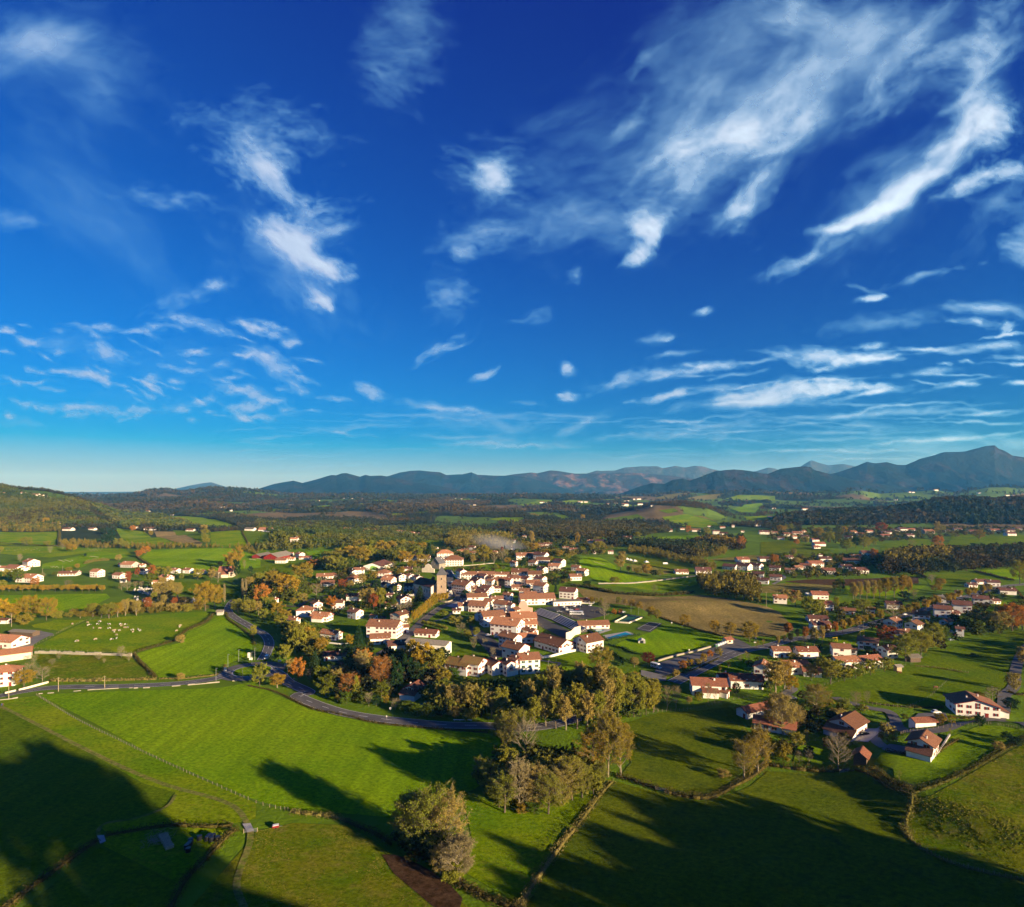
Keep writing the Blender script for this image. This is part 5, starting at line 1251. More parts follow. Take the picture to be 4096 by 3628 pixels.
b.prism([(-hw, -2), (hw, -2), (hw, 12), (0, 17), (-hw, 12)], 0, 36, axis='x')
na = b.build('nave', [M['wall_cream']], ch); na.rotation_euler = (0, 0, R(125)); na.location = (-tw * .4, 2, 0)
b = MB()
for s in (-1, 1): b.prism([(0, 17.1), (s * (hw + 1), 11.5), (s * (hw + 1), 11.9), (0, 17.5)], -.6, 36.8)
b.build('roof', [M['roof_dark']], na)
for k in range(7):
    b = MB(); b.box((3 + 5 * k, hw + .04, 7), (1.2, .1, 3.4)); b.build('window', [M['glass']], na)
tag(ch, 'stone church with square tower and grey pyramid spire', 'church')
# ------------------------------------------------------------------ trees
def grow(seed, spread, low, levels=3, n1=9, n2=5, n3=5, up=0.5, top=1.0, col=False):
    """skeleton of a tree of unit height; returns segments and twig tips"""
    rnd = random.Random(seed)
    segs = []; tips = []
    tr = 0.022
    p = Vector((0, 0, 0)); trunk = [p.copy()]
    for k in range(6):
        p = p + Vector((rnd.uniform(-.012, .012), rnd.uniform(-.012, .012), top * .94 / 6)); trunk.append(p.copy())
    for k in range(6):
        segs.append((trunk[k], trunk[k + 1], tr * (1 - k / 6.6), tr * (1 - (k + 1) / 6.6), 1))
    def along(t):
        f = t * 6; k = min(5, int(f)); return trunk[k].lerp(trunk[k + 1], f - k)
    for i in range(n1):
        t = low + (0.97 - low) * (i + rnd.random() * .8) / n1
        b = along(t)
        a = i * 2.4 + rnd.uniform(-.5, .5)
        # envelope: widest at the middle of the crown
        u = (t - low) / (1 - low)
        env = spread * (math.sin(math.pi * min(1, .22 + .78 * u)) ** .6) if not col else spread * (1 - u * .7)
        L = env * rnd.uniform(.8, 1.1)
        d = Vector((math.cos(a), math.sin(a), up * (1 + u * .8))).normalized()
        e = b + Vector((d.x * L, d.y * L, d.z * L * rnd.uniform(.7, 1.1)))
        e.z = min(e.z, 1.0)
        m = b.lerp(e, .5) + Vector((0, 0, -.012))
        segs += [(b, m, .009, .006, 2), (m, e, .006, .003, 2)]
        tips.append(e)
        for j in range(n2):
            s = .3 + .65 * (j + rnd.random()) / n2
            q = b.lerp(e, s)
            a2 = a + rnd.choice((-1, 1)) * rnd.uniform(.4, 1.3)
            l2 = L * .5 * rnd.uniform(.6, 1.1)
            e2 = q + Vector((math.cos(a2) * l2, math.sin(a2) * l2, l2 * rnd.uniform(.1, 1.1) * (up + .4)))
            segs.append((q, e2, .004, .002, 3)); tips.append(e2)
            for k in range(n3):
                s2 = .35 + .65 * (k + rnd.random()) / n3
                q2 = q.lerp(e2, s2); a3 = a2 + rnd.uniform(-1.4, 1.4); l3 = l2 * .55 * rnd.uniform(.5, 1.1)
                e3 = q2 + Vector((math.cos(a3) * l3, math.sin(a3) * l3, l3 * rnd.uniform(-.1, 1.2)))
                segs.append((q2, e3, .002, .001, 4)); tips.append(e3)
    return segs, tips

def leaf_quads(centers, n, sig, size, rs, flat=0.0):
    c = np.repeat(np.asarray(centers, float), n, axis=0)
    c = c + rs.randn(*c.shape) * sig
    N = len(c)
    a = rs.randn(N, 3); a /= np.linalg.norm(a, axis=1, keepdims=True)
    if flat: a[:, 2] *= flat
    b = np.cross(a, rs.randn(N, 3)); b /= np.maximum(np.linalg.norm(b, axis=1, keepdims=True), 1e-6)
    s = size * (0.6 + 0.8 * rs.rand(N))[:, None]
    a = a * s; b = b * s * .8
    c[:, 2] = np.maximum(c[:, 2], .01)
    return np.stack([c - a - b * .4, c + a * .2 - b, c + a + b * .3, c - a * .3 + b], 1)

def seg_mesh(name, segs, mat, thick=1.0):
    b = MB()
    for p, q, r0, r1, lv in segs:
        b.bar(p, q, r0 * thick, r1 * thick, 6 if lv == 1 else 4 if lv == 2 else 3)
    return b.mesh(name, [mat])

TREE = {}
def tree_meshes(kind, var):
    k = (kind, var)
    if k in TREE: return TREE[k]
    rs = np.random.RandomState(var * 31 + len(kind) * 7); sd = var * 17 + len(kind)
    if kind == 'round':        # full leafy crown, from near the ground
        sg, tp = grow(sd, .40, .22, n1=13, n2=5, n3=3, up=.35)
        Q = leaf_quads(tp, 11, .030, .024, rs)
    elif kind == 'roundhd':
        sg, tp = grow(sd, .40, .20, n1=16, n2=6, n3=4, up=.35)
        Q = leaf_quads(tp, 16, .026, .013, rs)
    elif kind == 'sparse':     # half bare crown with upright limbs showing
        sg, tp = grow(sd, .24, .25, n1=15, n2=6, n3=4, up=1.3)
        Q = leaf_quads(tp, 12, .020, .013, rs)
    elif kind == 'sparsehd':
        sg, tp = grow(sd, .30, .15, n1=22, n2=7, n3=6, up=1.2)
        Q = leaf_quads(tp, 11, .014, .0062, rs)
    elif kind == 'bare':
        sg, tp = grow(sd, .42, .16, n1=16, n2=7, n3=6, up=.8)
        Q = leaf_quads(tp, 3, .012, .0055, rs)
    elif kind == 'pollard':    # round head on a clear stem
        sg, tp = grow(sd, .34, .36, n1=12, n2=5, n3=3, up=.5, top=.8)
        Q = leaf_quads(tp, 10, .035, .027, rs)
    elif kind == 'column':
        sg, tp = grow(sd, .09, .06, n1=26, n2=4, n3=3, up=2.4)
        Q = leaf_quads(tp, 9, .014, .013, rs)
    elif kind == 'conifer':
        rnd = random.Random(sd)
        sg = [(Vector((0, 0, 0)), Vector((0, 0, .97)), .02, .004, 1)]; tp = []
        for i in range(44):
            z = .08 + .9 * i / 44; L = .30 * (1 - z) ** .85 * rnd.uniform(.75, 1.15) + .012
            for j in range(6):
                a = j * 1.05 + i * .7 + rnd.uniform(-.3, .3)
                e = Vector((math.cos(a) * L, math.sin(a) * L, z - L * .25))
                sg.append((Vector((0, 0, z)), e, .003, .001, 4))
                for s in (.35, .6, .85, 1.0): tp.append(Vector((0, 0, z)).lerp(e, s))
        Q = leaf_quads(tp, 3, .012, .018, rs, .4)
    elif kind == 'bush':
        sg, tp = grow(sd, .5, .02, n1=12, n2=5, n3=3, up=.6)
        Q = leaf_quads(tp, 9, .05, .034, rs)
    elif kind == 'young':
        sg, tp = grow(sd, .16, .3, n1=8, n2=3, n3=2, up=1.1)
        Q = leaf_quads(tp, 5, .03, .014, rs)
    elif kind == 'stub':       # pruned plane with knuckled arms
        sg, tp = grow(sd, .38, .5, n1=6, n2=3, n3=2, up=.7, top=.65)
        Q = leaf_quads(tp, 1, .02, .016, rs)
    Q[..., 2] = np.clip(Q[..., 2], .005, 1.08)
    cm = quads_mesh('crown', Q.reshape(-1, 3), 4)
    cm.materials.append(M['leaf_green'])
    # twigs belong to the crown, trunk and limbs to the trunk
    tm = seg_mesh('trunk', [s for s in sg if s[4] <= (3 if kind in ('sparse', 'sparsehd', 'bare', 'stub', 'roundhd') else 2)], M['bark'], 1.0)
    tw = None
    if kind in ('bare', 'sparsehd', 'sparse', 'stub'):
        tw = seg_mesh('twigs', [s for s in sg if s[4] == 4], M['bark_pale'], 1.0)
    TREE[k] = (cm, tm, tw)
    return TREE[k]

KNAME = {'round': 'broadleaf_tree', 'roundhd': 'broadleaf_tree', 'sparse': 'alder_tree', 'sparsehd': 'alder_tree', 'bare': 'bare_tree', 'pollard': 'plane_tree', 'column': 'poplar_tree', 'conifer': 'conifer_tree', 'bush': 'bush', 'young': 'young_tree', 'stub': 'pruned_tree'}
KLOOK = {'round': 'full leafy tree', 'roundhd': 'full leafy tree', 'sparse': 'thin upright tree', 'sparsehd': 'tall airy tree', 'bare': 'leafless spreading tree', 'pollard': 'round plane tree', 'column': 'slender columnar tree', 'conifer': 'pointed conifer', 'bush': 'rounded bush', 'young': 'small young tree', 'stub': 'pruned stubby tree'}
TR = random.Random(3)
TREEPOS = []
def tree(tile, zx, zy, h, w, kind, leaf, place):
    p = P(tile, zx, zy)
    ppm = FPX / p.y
    hm = h * K / ppm; wm = w * K / ppm
    if kind in ('sparse', 'sparsehd') and p.y < 500: wm *= 1.3; hm *= TR.uniform(.82, 1.08)
    wm = min(wm, hm * 1.5)
    var = TR.randrange(4 if not kind.endswith('hd') else 3)
    if p.y > 900 and kind == 'sparse': pass
    cm, tm, tw = tree_meshes(kind, var)
    r = empty(KNAME[kind], (p.x, p.y, float(hgt(p.x, p.y)) - .2), TR.uniform(0, 6.28))
    if tile in ('L3', 'B3') and kind in ('sparse', 'sparsehd'): hm *= 1.08
    nat = {'round': .86, 'roundhd': .86, 'sparse': .56, 'sparsehd': .62, 'bare': .9, 'pollard': .78, 'column': .22, 'conifer': .56, 'bush': 1.0, 'young': .36, 'stub': .8}[kind]
    s = wm / nat
    r.scale = (s * TR.uniform(.9, 1.1), s * TR.uniform(.9, 1.1), hm)
    t = link('trunk', tm, r)
    c = link('crown', cm, r)
    c.material_slots[0].link = 'OBJECT'; c.material_slots[0].material = M['leaf_' + leaf]
    if kind in ('sparse', 'sparsehd', 'bare', 'column', 'stub'):
        t.material_slots[0].link = 'OBJECT'; t.material_slots[0].material = M['bark_pale' if leaf in ('gold', 'grey', 'yellow', 'brown', 'orange') else 'bark']
    if tw and p.y < 700:
        link('twigs', tw, t)
    TREEPOS.append((p.x, p.y, wm / 2))
    ln = {'green': 'green', 'dark': 'dark green', 'olive': 'olive', 'yellow': 'bright yellow', 'gold': 'golden', 'orange': 'orange', 'rust': 'rust red', 'maroon': 'dark maroon', 'brown': 'brown', 'grey': 'pale grey'}[leaf]
    register(r, f"{ln} {KLOOK[kind]}", place, 'bush' if kind == 'bush' else 'tree', 'trees ' + place)
    return r
KC = {'r': 'round', 'R': 'roundhd', 's': 'sparse', 'S': 'sparsehd', 'b': 'bare', 'p': 'pollard', 'c': 'column', 'f': 'conifer', 'u': 'bush', 'y': 'young', 't': 'stub'}
LC = {'g': 'green', 'd': 'dark', 'o': 'olive', 'y': 'yellow', 'l': 'gold', 'n': 'orange', 'r': 'rust', 'm': 'maroon', 'b': 'brown', 'e': 'grey'}
def trees(tile, place, txt):
    for e in txt.split(';'):
        e = e.strip()
        if not e: continue
        c, x, y, h, w = e.split(',')
        tree(tile, float(x), float(y), float(h), float(w), KC[c[0]], LC[c[1]], place)

trees('B2', 'in the wood below the gardens', """ro,30,1090,180,125;sl,170,1100,115,110;ro,240,905,150,90;rg,180,885,110,85;rn,330,1060,190,105;sb,285,960,90,80;fd,470,1000,200,120;bb,430,1050,100,90;
ro,340,815,190,150;so,440,805,190,120;sl,520,835,130,90;sb,640,1095,140,120;rg,500,1065,130,135;rg,560,1175,170,160;Sn,740,1185,200,140;rn,850,960,170,140;Sb,850,1015,190,120;Sn,990,1115,300,180;fd,820,765,170,110;fo,800,1195,200,100;so,910,835,120,60;
fd,1070,885,120,90;rd,1130,1130,230,100;cd,1190,1020,200,60;cd,1230,1015,170,50;ro,1160,900,110,90;rg,1000,1195,140,130;ry,1250,940,210,180;ry,1350,985,230,180;ro,1440,1005,210,160;rl,1490,1115,170,140;rd,1280,1080,180,160;rg,1570,1050,110,120;bb,1370,1130,110,90;ry,745,770,95,65;
rd,700,860,110,120;rd,930,1010,150,120;ro,380,690,110,110;rl,430,740,120,100;ro,260,760,130,120;so,300,700,120,110;ro,200,620,100,110;rd,620,1010,120,110;rd,730,1000,150,110;rd,1080,1010,160,110;ro,1330,1060,150,130""")
trees('L2', 'along the road below the village', """sl,650,120,80,40;ug,720,130,90,80;be,900,150,110,90;ug,860,130,80,90;ry,1040,150,90,55;rd,960,150,80,80;be,1110,180,90,90;ug,1200,200,80,110;ug,1290,230,90,120;ug,1370,240,90,110;rd,800,90,100,110;rd,560,60,110,110;rd,650,70,110,110;rd,1120,40,160,110;sb,1480,160,190,110;sb,1560,190,220,120;sb,1640,200,230,120;sb,1720,220,250,130;so,1800,230,240,120;sb,1880,240,260,120;so,1960,250,260,130;so,1420,110,150,110;rd,1480,230,90,120;ub,1580,240,80,110;uo,1700,255,80,120""")
trees('B2', 'among the gardens of the village', """sb,870,465,150,130;rr,940,485,135,85;so,990,480,175,95;sb,910,430,120,100;rn,600,470,100,85;rr,690,312,80,70;sb,750,312,70,70;bl,480,372,100,110;sb,850,285,90,80;rl,940,232,62,65;rl,1165,195,62,50;fd,1310,412,130,95;cd,1170,355,92,30;fg,1100,465,115,75;be,1150,522,90,70;be,1210,518,110,85;ce,1412,365,160,55;fd,1375,372,85,55;rd,960,345,100,75;rd,650,352,50,70;rd,720,352,40,80;rg,500,255,40,40;rd,560,350,40,80;ug,1110,350,60,40;rd,600,400,60,60;ro,660,420,50,50;ry,600,510,40,40;rg,590,440,60,40;ro,645,680,50,45;fd,500,510,60,25;rg,1050,480,60,60;ud,700,400,40,60;ro,1240,430,60,60;rd,1330,330,60,50""")
trees('B2', 'on the slope left of the village', """rl,380,260,155,155;rl,250,385,180,170;rl,190,330,140,130;sb,80,350,110,110;rn,40,445,170,130;ro,100,485,110,110;rl,170,525,110,95;ro,300,310,110,100;ro,330,415,80,80;rl,120,290,120,100;ro,20,300,120,100;rl,240,560,80,80;ub,370,410,60,80;rl,300,440,60,60;ro,60,560,90,80;sb,20,520,110,80""")
trees('B2', 'in the oak wood above the village', """ro,630,165,115,140;rl,560,155,100,110;ro,690,165,100,90;cg,742,160,90,42;rn,470,155,80,110;rl,830,118,145,160;ro,900,90,120,120;rl,1000,60,130,140;ry,1085,112,62,36;ro,1150,100,110,120;rl,1200,120,110,110;rl,1330,145,110,105;fd,1380,70,130,90;ro,1270,80,110,110;rl,740,70,100,120;ro,660,80,90,110;rl,1070,40,110,120;ro,930,30,100,110;rl,830,20,100,110;ro,1160,20,100,110;ry,1240,10,80,80;rl,1330,30,90,100;ro,570,90,80,100;rl,1250,150,70,80;bb,1100,150,60,70;bb,1290,210,80,80;rl,1150,210,55,60""")
trees('B2', 'around the upper village houses', """rl,1820,108,145,105;bb,1900,108,90,100;be,1970,105,110,110;sb,1730,110,70,70;ug,1600,180,50,60;ud,1665,385,60,50;fd,1912,310,70,50;ro,1990,70,60,60;fd,1984,20,60,25;sr,1965,30,55,35;bb,1750,50,40,50;ro,1600,100,60,60;ud,1700,190,30,40;rl,2010,110,50,60;sb,1680,60,60,60""")
trees('B2', 'in the park below the church', """ro,1590,605,75,115;bo,1640,695,110,120;uo,1500,535,50,60;ro,1720,625,90,70;bo,1740,805,110,70;bl,1480,460,0.1,0.1;ug,1560,560,40,50;uo,1690,700,60,60;bb,1850,560,50,50;so,1760,700,80,60;bb,1830,800,90,60;bb,1890,870,90,60;ro,1230,600,60,50""".replace('bl,1480,460,0.1,0.1;', ''))
# avenue of yellow planes leading up to the tower
pl = 'in the avenue below the tower'
for i in range(15):
    f = i / 14; tree('B2', 1262 + 165 * f, 590 - 165 * f + 12 * math.sin(f * 3), 118 - 22 * f, 46 - 6 * f, 'pollard', 'yellow', pl)
for i in range(11):
    f = i / 10; tree('B2', 1290 + 180 * f, 570 - 150 * f, 108 - 22 * f, 44 - 6 * f, 'pollard', 'gold', pl)
for i in range(4): tree('B2', 1445 + 24 * i, 430 - 4 * i, 88, 42, 'pollard', 'yellow', pl)
for i in range(8): tree('B2', 1335 + 26 * i, 600 + 7 * i, 48, 40, 'pollard', 'olive', 'on the park lawn')
for i in range(16): tree('B1', 20 + 53 * i, 338 - 3 * (i % 3), 66, 50, 'pollard', 'gold', 'in the long left avenue beside the meadow')
for i in range(7): tree('B1', 505 + 52 * i, 326, 50, 40, 'pollard', 'gold', 'in the rear line of the left avenue')
trees('B1', 'beside the meadow at the left edge', """Ry,230,550,185,140;Rl,370,560,175,135;sy,90,565,160,110;ry,20,565,175,90;ul,190,595,80,125;so,740,535,110,130;so,870,545,135,110;sb,1000,525,130,90;sb,1090,525,120,90;sr,1180,492,110,70;sl,940,535,110,90;ro,560,545,50,90;sl,640,545,70,80;uo,450,550,60,80;sb,1050,500,100,80;so,810,540,90,70;ub,1260,480,60,110;ub,1380,490,60,100;uo,1500,490,60,110""")
trees('B1', 'near the lane bend left of the village', """Rl,1640,485,225,160;Rl,1715,470,190,120;rb,1590,375,80,80;ce,1792,415,155,28;ce,1938,392,175,30;ce,1964,385,165,26;sb,1995,330,110,90;Ro,1900,505,115,95;Ro,1990,525,125,110;ro,2022,700,100,60;rb,1690,240,90,80;rl,1850,155,140,110;rl,1900,135,160,80;rn,1825,110,60,60;rd,1890,230,150,60;rd,2000,190,60,40;bl,1950,150,70,50;sb,1760,140,50,50;bb,1740,260,90,90;ro,1580,240,90,70;ro,1700,190,60,60""")
trees('B1', 'around the houses along the left lane', """rg,142,265,115,95;ro,65,245,90,80;rn,276,295,72,72;rg,440,212,42,42;bg,540,325,85,70;rr,1025,272,102,50;rr,1096,212,72,36;rn,1212,212,92,62;ro,1265,207,72,60;ro,1336,212,82,60;rg,1195,278,92,80;fg,1322,247,62,35;bl,970,320,60,70;be,1015,320,70,80;bl,1080,300,50,50;bl,1130,300,50,50;bb,160,92,62,52;rl,615,152,42,40;rl,550,172,36,50;rd,680,52,26,20;bb,340,240,60,50;ro,20,300,60,60;rg,1410,200,30,30;ug,940,200,40,60;uo,1450,230,40,40;rn,1110,62,62,60;rn,1166,42,72,70;rb,945,88,52,42""")
trees('B1', 'over the cemetery', """sb,1260,405,140,110;sb,1340,405,140,110;sb,1415,385,120,100;ub,1470,440,60,100;bb,1430,355,50,50;sr,1395,460,80,60;sb,1290,330,110,90;so,1230,430,90,70;bb,1500,430,60,70;sb,1360,330,90,80;ub,1560,470,40,60;sb,1310,450,90,80""")
trees('B1', 'in the orchard and pastures on the left', """Rl,190,1095,135,145;be,340,1048,112,115;bb,240,1015,112,105;ub,1440,742,62,64;ub,1440,1037,52,62;be,970,862,92,82;be,1030,892,72,50;bl,470,872,52,52;be,415,915,46,60;bl,832,906,42,42;bb,790,882,52,60;rg,110,960,60,70;bb,270,905,70,60""")
trees('T1', 'in the pastures under the wooded hill', """ro,215,962,68,88;ro,380,966,42,52;be,400,1022,52,60;rl,575,1012,62,64;rl,1202,888,42,36;rn,1062,852,50,42;ry,365,790,50,52;rd,680,1052,22,20;ro,0,1030,60,50;rd,845,940,70,80;rd,880,960,80,90;ro,950,975,70,80;ro,1000,985,60,60;rd,850,880,60,70;rd,900,900,60,60;rl,545,1010,60,40;bl,500,990,40,60;be,160,1090,50,40;ub,1630,850,50,50;ro,1640,880,50,60;ro,1640,920,50,60;ro,1650,950,50,60""")
trees('B3', 'around the pasture above the stubble field', """rg,506,122,76,95;uo,820,266,50,105;rb,868,168,130,90;sb,880,120,100,90;ro,1010,202,64,72;rl,1078,204,92,80;rd,1130,212,52,64;ro,1182,216,62,62;bo,1132,342,62,72;sb,930,182,52,50;rl,380,60,60,70;ro,440,80,50,70;rd,350,300,80,60;ro,300,100,50,60;bb,150,200,50,50;rd,90,150,90,50;ug,320,250,60,60;cd,618,205,42,12;rb,480,60,50,60;ud,600,290,40,60;fd,350,340,70,40""")
trees('B3', 'around the sports grounds', """rl,1110,548,96,72;rl,1162,558,82,62;rl,735,440,0.1,0.1;bb,738,552,132,120;rl,960,465,72,50;rl,1022,482,72,52;ro,850,432,60,50;rl,640,432,60,36;ro,676,432,50,28;ro,712,432,52,36;sb,905,445,50,50;rn,815,520,50,40;rn,865,515,45,40;bl,985,470,60,40;bb,1050,480,60,40;Rr,705,968,200,185;Rm,1090,918,102,112;sb,975,935,82,70;rn,1365,962,80,68;ry,1422,955,84,60;ul,1530,892,62,56;rn,1582,862,62,50;ub,1650,842,60,60;ul,980,1050,70,110;ub,1310,1010,50,60;ug,1385,985,40,50;ub,1490,920,50,60""".replace('rl,735,440,0.1,0.1;', '').replace('Rr,705', 'Rl,705'))
trees('B3', 'in a line along the stubble field edge', """Rl,1380,632,116,78;Rl,1620,672,112,76;Rl,1744,684,108,82;Rl,1898,735,160,118;yl,1955,790,70,50;yl,1870,860,60,40;yl,1728,940,50,40;yl,1660,975,60,40;bo,1825,890,50,50;bo,1890,880,60,50;yl,2010,770,60,40""")
for i in range(13):
    f = i / 12; tree('B3', 355 + 210 * f, 500 + 75 * f, 40, 30, 'stub', 'gold', 'in the pruned row beside the car park')
for i in range(8): tree('B3', 640 + 22 * i, 500 + (i % 2) * 10, 36, 26, 'stub', 'gold', 'between the parked cars')
for i in range(6): tree('B3', 150 + 18 * i, 545 + 22 * i, 60, 44, 'stub', 'brown', 'along the ball court front')
trees('L3', 'in the tall wood right of the centre', """So,50,395,210,130;so,180,345,290,120;sb,270,310,310,120;so,350,330,300,120;sb,430,340,300,120;so,520,330,330,130;sb,600,345,320,130;so,690,335,300,130;sb,760,320,330,130;so,850,300,320,120;Ro,970,235,330,180;ro,1070,220,260,140;so,1130,195,220,110;bb,1240,172,180,90;bb,1310,168,175,90;bb,1565,128,160,70;sb,1415,130,60,50;bb,1620,120,110,50;uo,1490,110,70,60;Ro,300,200,160,110;rd,1000,180,200,120;sb,130,200,220,120;so,230,150,240,110;sb,330,120,260,110;so,620,110,240,110;sb,720,110,250,110;so,820,120,240,110;rd,900,220,200,100;ub,910,345,50,60;Rd,1790,70,110,60""")
trees('B3', 'in the tall wood right of the centre', """sb,230,1130,150,90;so,300,1150,170,90;sb,380,1140,180,90;so,460,1150,200,100;sb,540,1140,210,100;so,620,1150,200,110;sl,700,1160,200,110;so,780,1160,190,100;sb,860,1180,180,100;so,40,1190,130,100;rg,100,1200,140,120""")
trees('L3', 'in the dark clump at the centre', """Be,110,605,340,240;Sl,640,700,410,230;Sl,765,712,450,260;Sl,870,700,370,200;Se,55,985,380,190;Sb,190,975,310,220;So,290,1010,300,200;Sb,385,935,330,220;So,480,900,310,210;So,560,880,250,170;Rb,330,780,220,190;Rb,650,850,190,170;Rb,200,780,220,180;Rb,450,760,200,170;ug,180,1010,80,150;ul,90,1000,70,120;uo,400,930,80,130;Ro,550,740,190,160;Ro,120,860,250,190;So,700,780,170,130""".replace('Be', 'be').replace('Rb', 'ro'))
trees('L2', 'in the dark clump at the centre', """So,1800,790,210,150;So,1885,880,300,190;So,1985,1000,330,200;So,2010,520,310,170;So,1960,440,200,150;Ro,1940,960,230,190;Rd,1860,860,190,150;ro,2030,760,260,190""")
trees('L2', 'in the big thicket at the bottom centre', """So,1270,1300,450,260;So,1400,1360,570,330;Sb,1530,1350,520,300;So,1190,1220,330,210;Se,1630,1550,390,230;Sb,1480,1500,260,170;So,1330,1300,480,260;Rd,1340,1360,260,260;Rd,1500,1400,240,240;ro,1600,1540,160,150;uo,1560,1560,110,150""")
trees('L3', 'on the hedge bank of the dark meadow', """Sl,1850,722,260,200;Sl,1960,685,300,210;ub,1690,720,60,110""")
trees('L4', 'among the houses in the right corner', """Sb,120,375,300,200;Sl,390,185,210,200;Sb,200,335,220,180;Sl,50,330,260,170;Be,560,665,270,240;bl,700,155,120,110;be,790,120,90,60;ud,510,285,90,95;ry,1380,302,92,92;yy,1465,322,110,70;rd,1690,322,104,76;be,1790,112,110,160;ud,1935,172,84,96;ul,1680,95,60,80;ub,950,435,130,130;uo,230,475,110,130;ul,120,585,140,130;uo,40,560,120,120;be,330,605,100,90;be,250,600,90,80;ul,890,300,0.1,0.1;yb,405,310,60,30;yo,1455,380,60,30;ug,1090,250,40,50;yo,1045,770,120,50;bo,310,430,90,50;ub,560,250,80,110;uo,600,190,90,120;ud,1900,420,60,80;ud,1980,470,70,110;ub,1840,500,60,90""".replace('Be', 'be').replace('ul,890,300,0.1,0.1;', ''))
trees('B4', 'in the avenue along the right road', """pn,480,692,112,46;pn,536,682,122,50;pl,598,666,126,60;pl,662,646,120,58;pl,717,628,112,55;pl,776,606,100,50;pl,830,590,100,50;pl,892,575,112,66;pl,1072,540,110,50;pl,1125,532,116,60;pl,1180,516,110,60;pl,1262,492,112,66;pl,1310,472,104,52;pl,1355,452,98,56;pl,1440,442,106,52;pl,1480,424,96,46;pl,1525,402,90,46;pl,1598,384,92,50;pl,1642,372,88,46;pl,1716,362,92,46;pl,1760,347,92,50;pn,160,694,130,66;sn,300,722,124,50;sb,180,742,90,46;sb,372,775,170,64;sb,432,755,150,44;sb,232,712,80,36;sb,80,760,80,36;sb,132,745,70,30""")
trees('B4', 'around the estate and pasture on the right', """Ro,755,508,116,140;bl,1000,565,130,170;rr,925,755,150,100;rr,980,745,130,80;Ro,1100,892,215,190;Ro,1220,862,200,170;Ro,1180,790,150,160;Ro,1320,775,195,145;Rg,1395,762,150,90;Rn,1950,648,215,190;Rl,2030,640,180,140;rb,1850,668,170,150;rn,1690,594,92,64;be,1740,640,100,90;rg,576,332,104,76;sb,535,335,80,50;rb,220,455,130,110;rr,210,400,80,80;ro,340,545,165,130;ro,410,540,140,90;rb,140,420,110,80;ro,545,470,90,44;ro,545,430,60,40;Ro,2010,275,190,130;rd,1090,405,74,90;bb,1165,395,80,60;be,1310,262,66,76;ul,1380,290,60,70;rl,1340,330,50,80;sb,60,1140,240,150;Ry,190,1135,130,100;Sl,130,1110,230,130;ro,20,1140,160,80;so,500,1072,180,120;ro,610,1052,120,110;ro,700,1028,120,130;ro,820,1002,125,115;ro,930,972,112,130;ro,440,1000,140,130;ro,545,1010,130,110;rb,345,1040,130,110;ud,1640,850,26,130;ub,1960,1120,130,100;ub,2030,900,120,80;uo,185,870,50,60;ug,800,820,50,60;rl,620,770,0.1,0.1;bb,290,770,80,60;rl,250,880,50,60;rg,1220,600,40,60;ro,1240,610,50,60""".replace('rl,620,770,0.1,0.1;', ''))
trees('B4', 'in the open rows across the middle fields', """sb,680,392,130,66;sb,735,390,130,60;sb,790,388,140,60;sb,845,388,140,60;sl,940,385,160,90;sl,1005,378,165,90;sl,1075,372,165,90;sl,1120,365,150,70;sl,890,385,140,60;sb,700,402,110,50;ro,1260,30,70,60;rd,875,160,70,60;rn,850,90,80,60;rl,570,80,40,50;bb,500,140,60,50;rb,230,120,60,70;sn,40,125,90,50;sn,70,120,80,40;ug,480,80,50,60;rl,205,38,50,50""")
trees('T4', 'near the houses under the dark wood', """rn,1360,995,110,86;rl,1685,920,80,80;rd,1655,1005,60,70;rl,105,860,60,80;ro,170,850,60,80;rl,610,868,60,56;rr,900,850,70,110;rl,400,900,80,80;ro,490,940,90,90;rd,700,980,80,70;ro,760,995,90,70;ro,800,985,90,60;ro,840,975,80,60;rn,850,1080,90,60;ro,630,1010,90,90;bb,1150,990,70,80;be,660,845,40,50;rb,1350,860,90,60;ro,1390,860,60,60;rn,230,960,50,50;ro,300,950,60,60;rg,560,870,50,60;bo,205,1040,50,50;rl,1550,840,40,50""")
trees('T3', 'between the village and the far woods', """rl,522,960,100,44;rd,560,960,70,40;ry,565,760,44,44;rn,1410,870,66,50;rd,1510,895,60,60;ro,1555,880,60,60;ry,1640,960,80,80;ry,1700,975,90,80;ry,1760,980,80,70;rn,1830,990,100,70;ry,1590,950,70,60;ro,1000,905,50,70;ry,1500,940,50,60;sb,160,960,110,60;sb,90,880,60,60;rb,480,985,60,60;ro,340,1050,60,80;rl,180,1010,70,90;rl,270,1050,60,80;rl,120,990,60,70;ro,700,1000,70,80;ro,640,1010,60,60;ro,560,1030,60,50""")

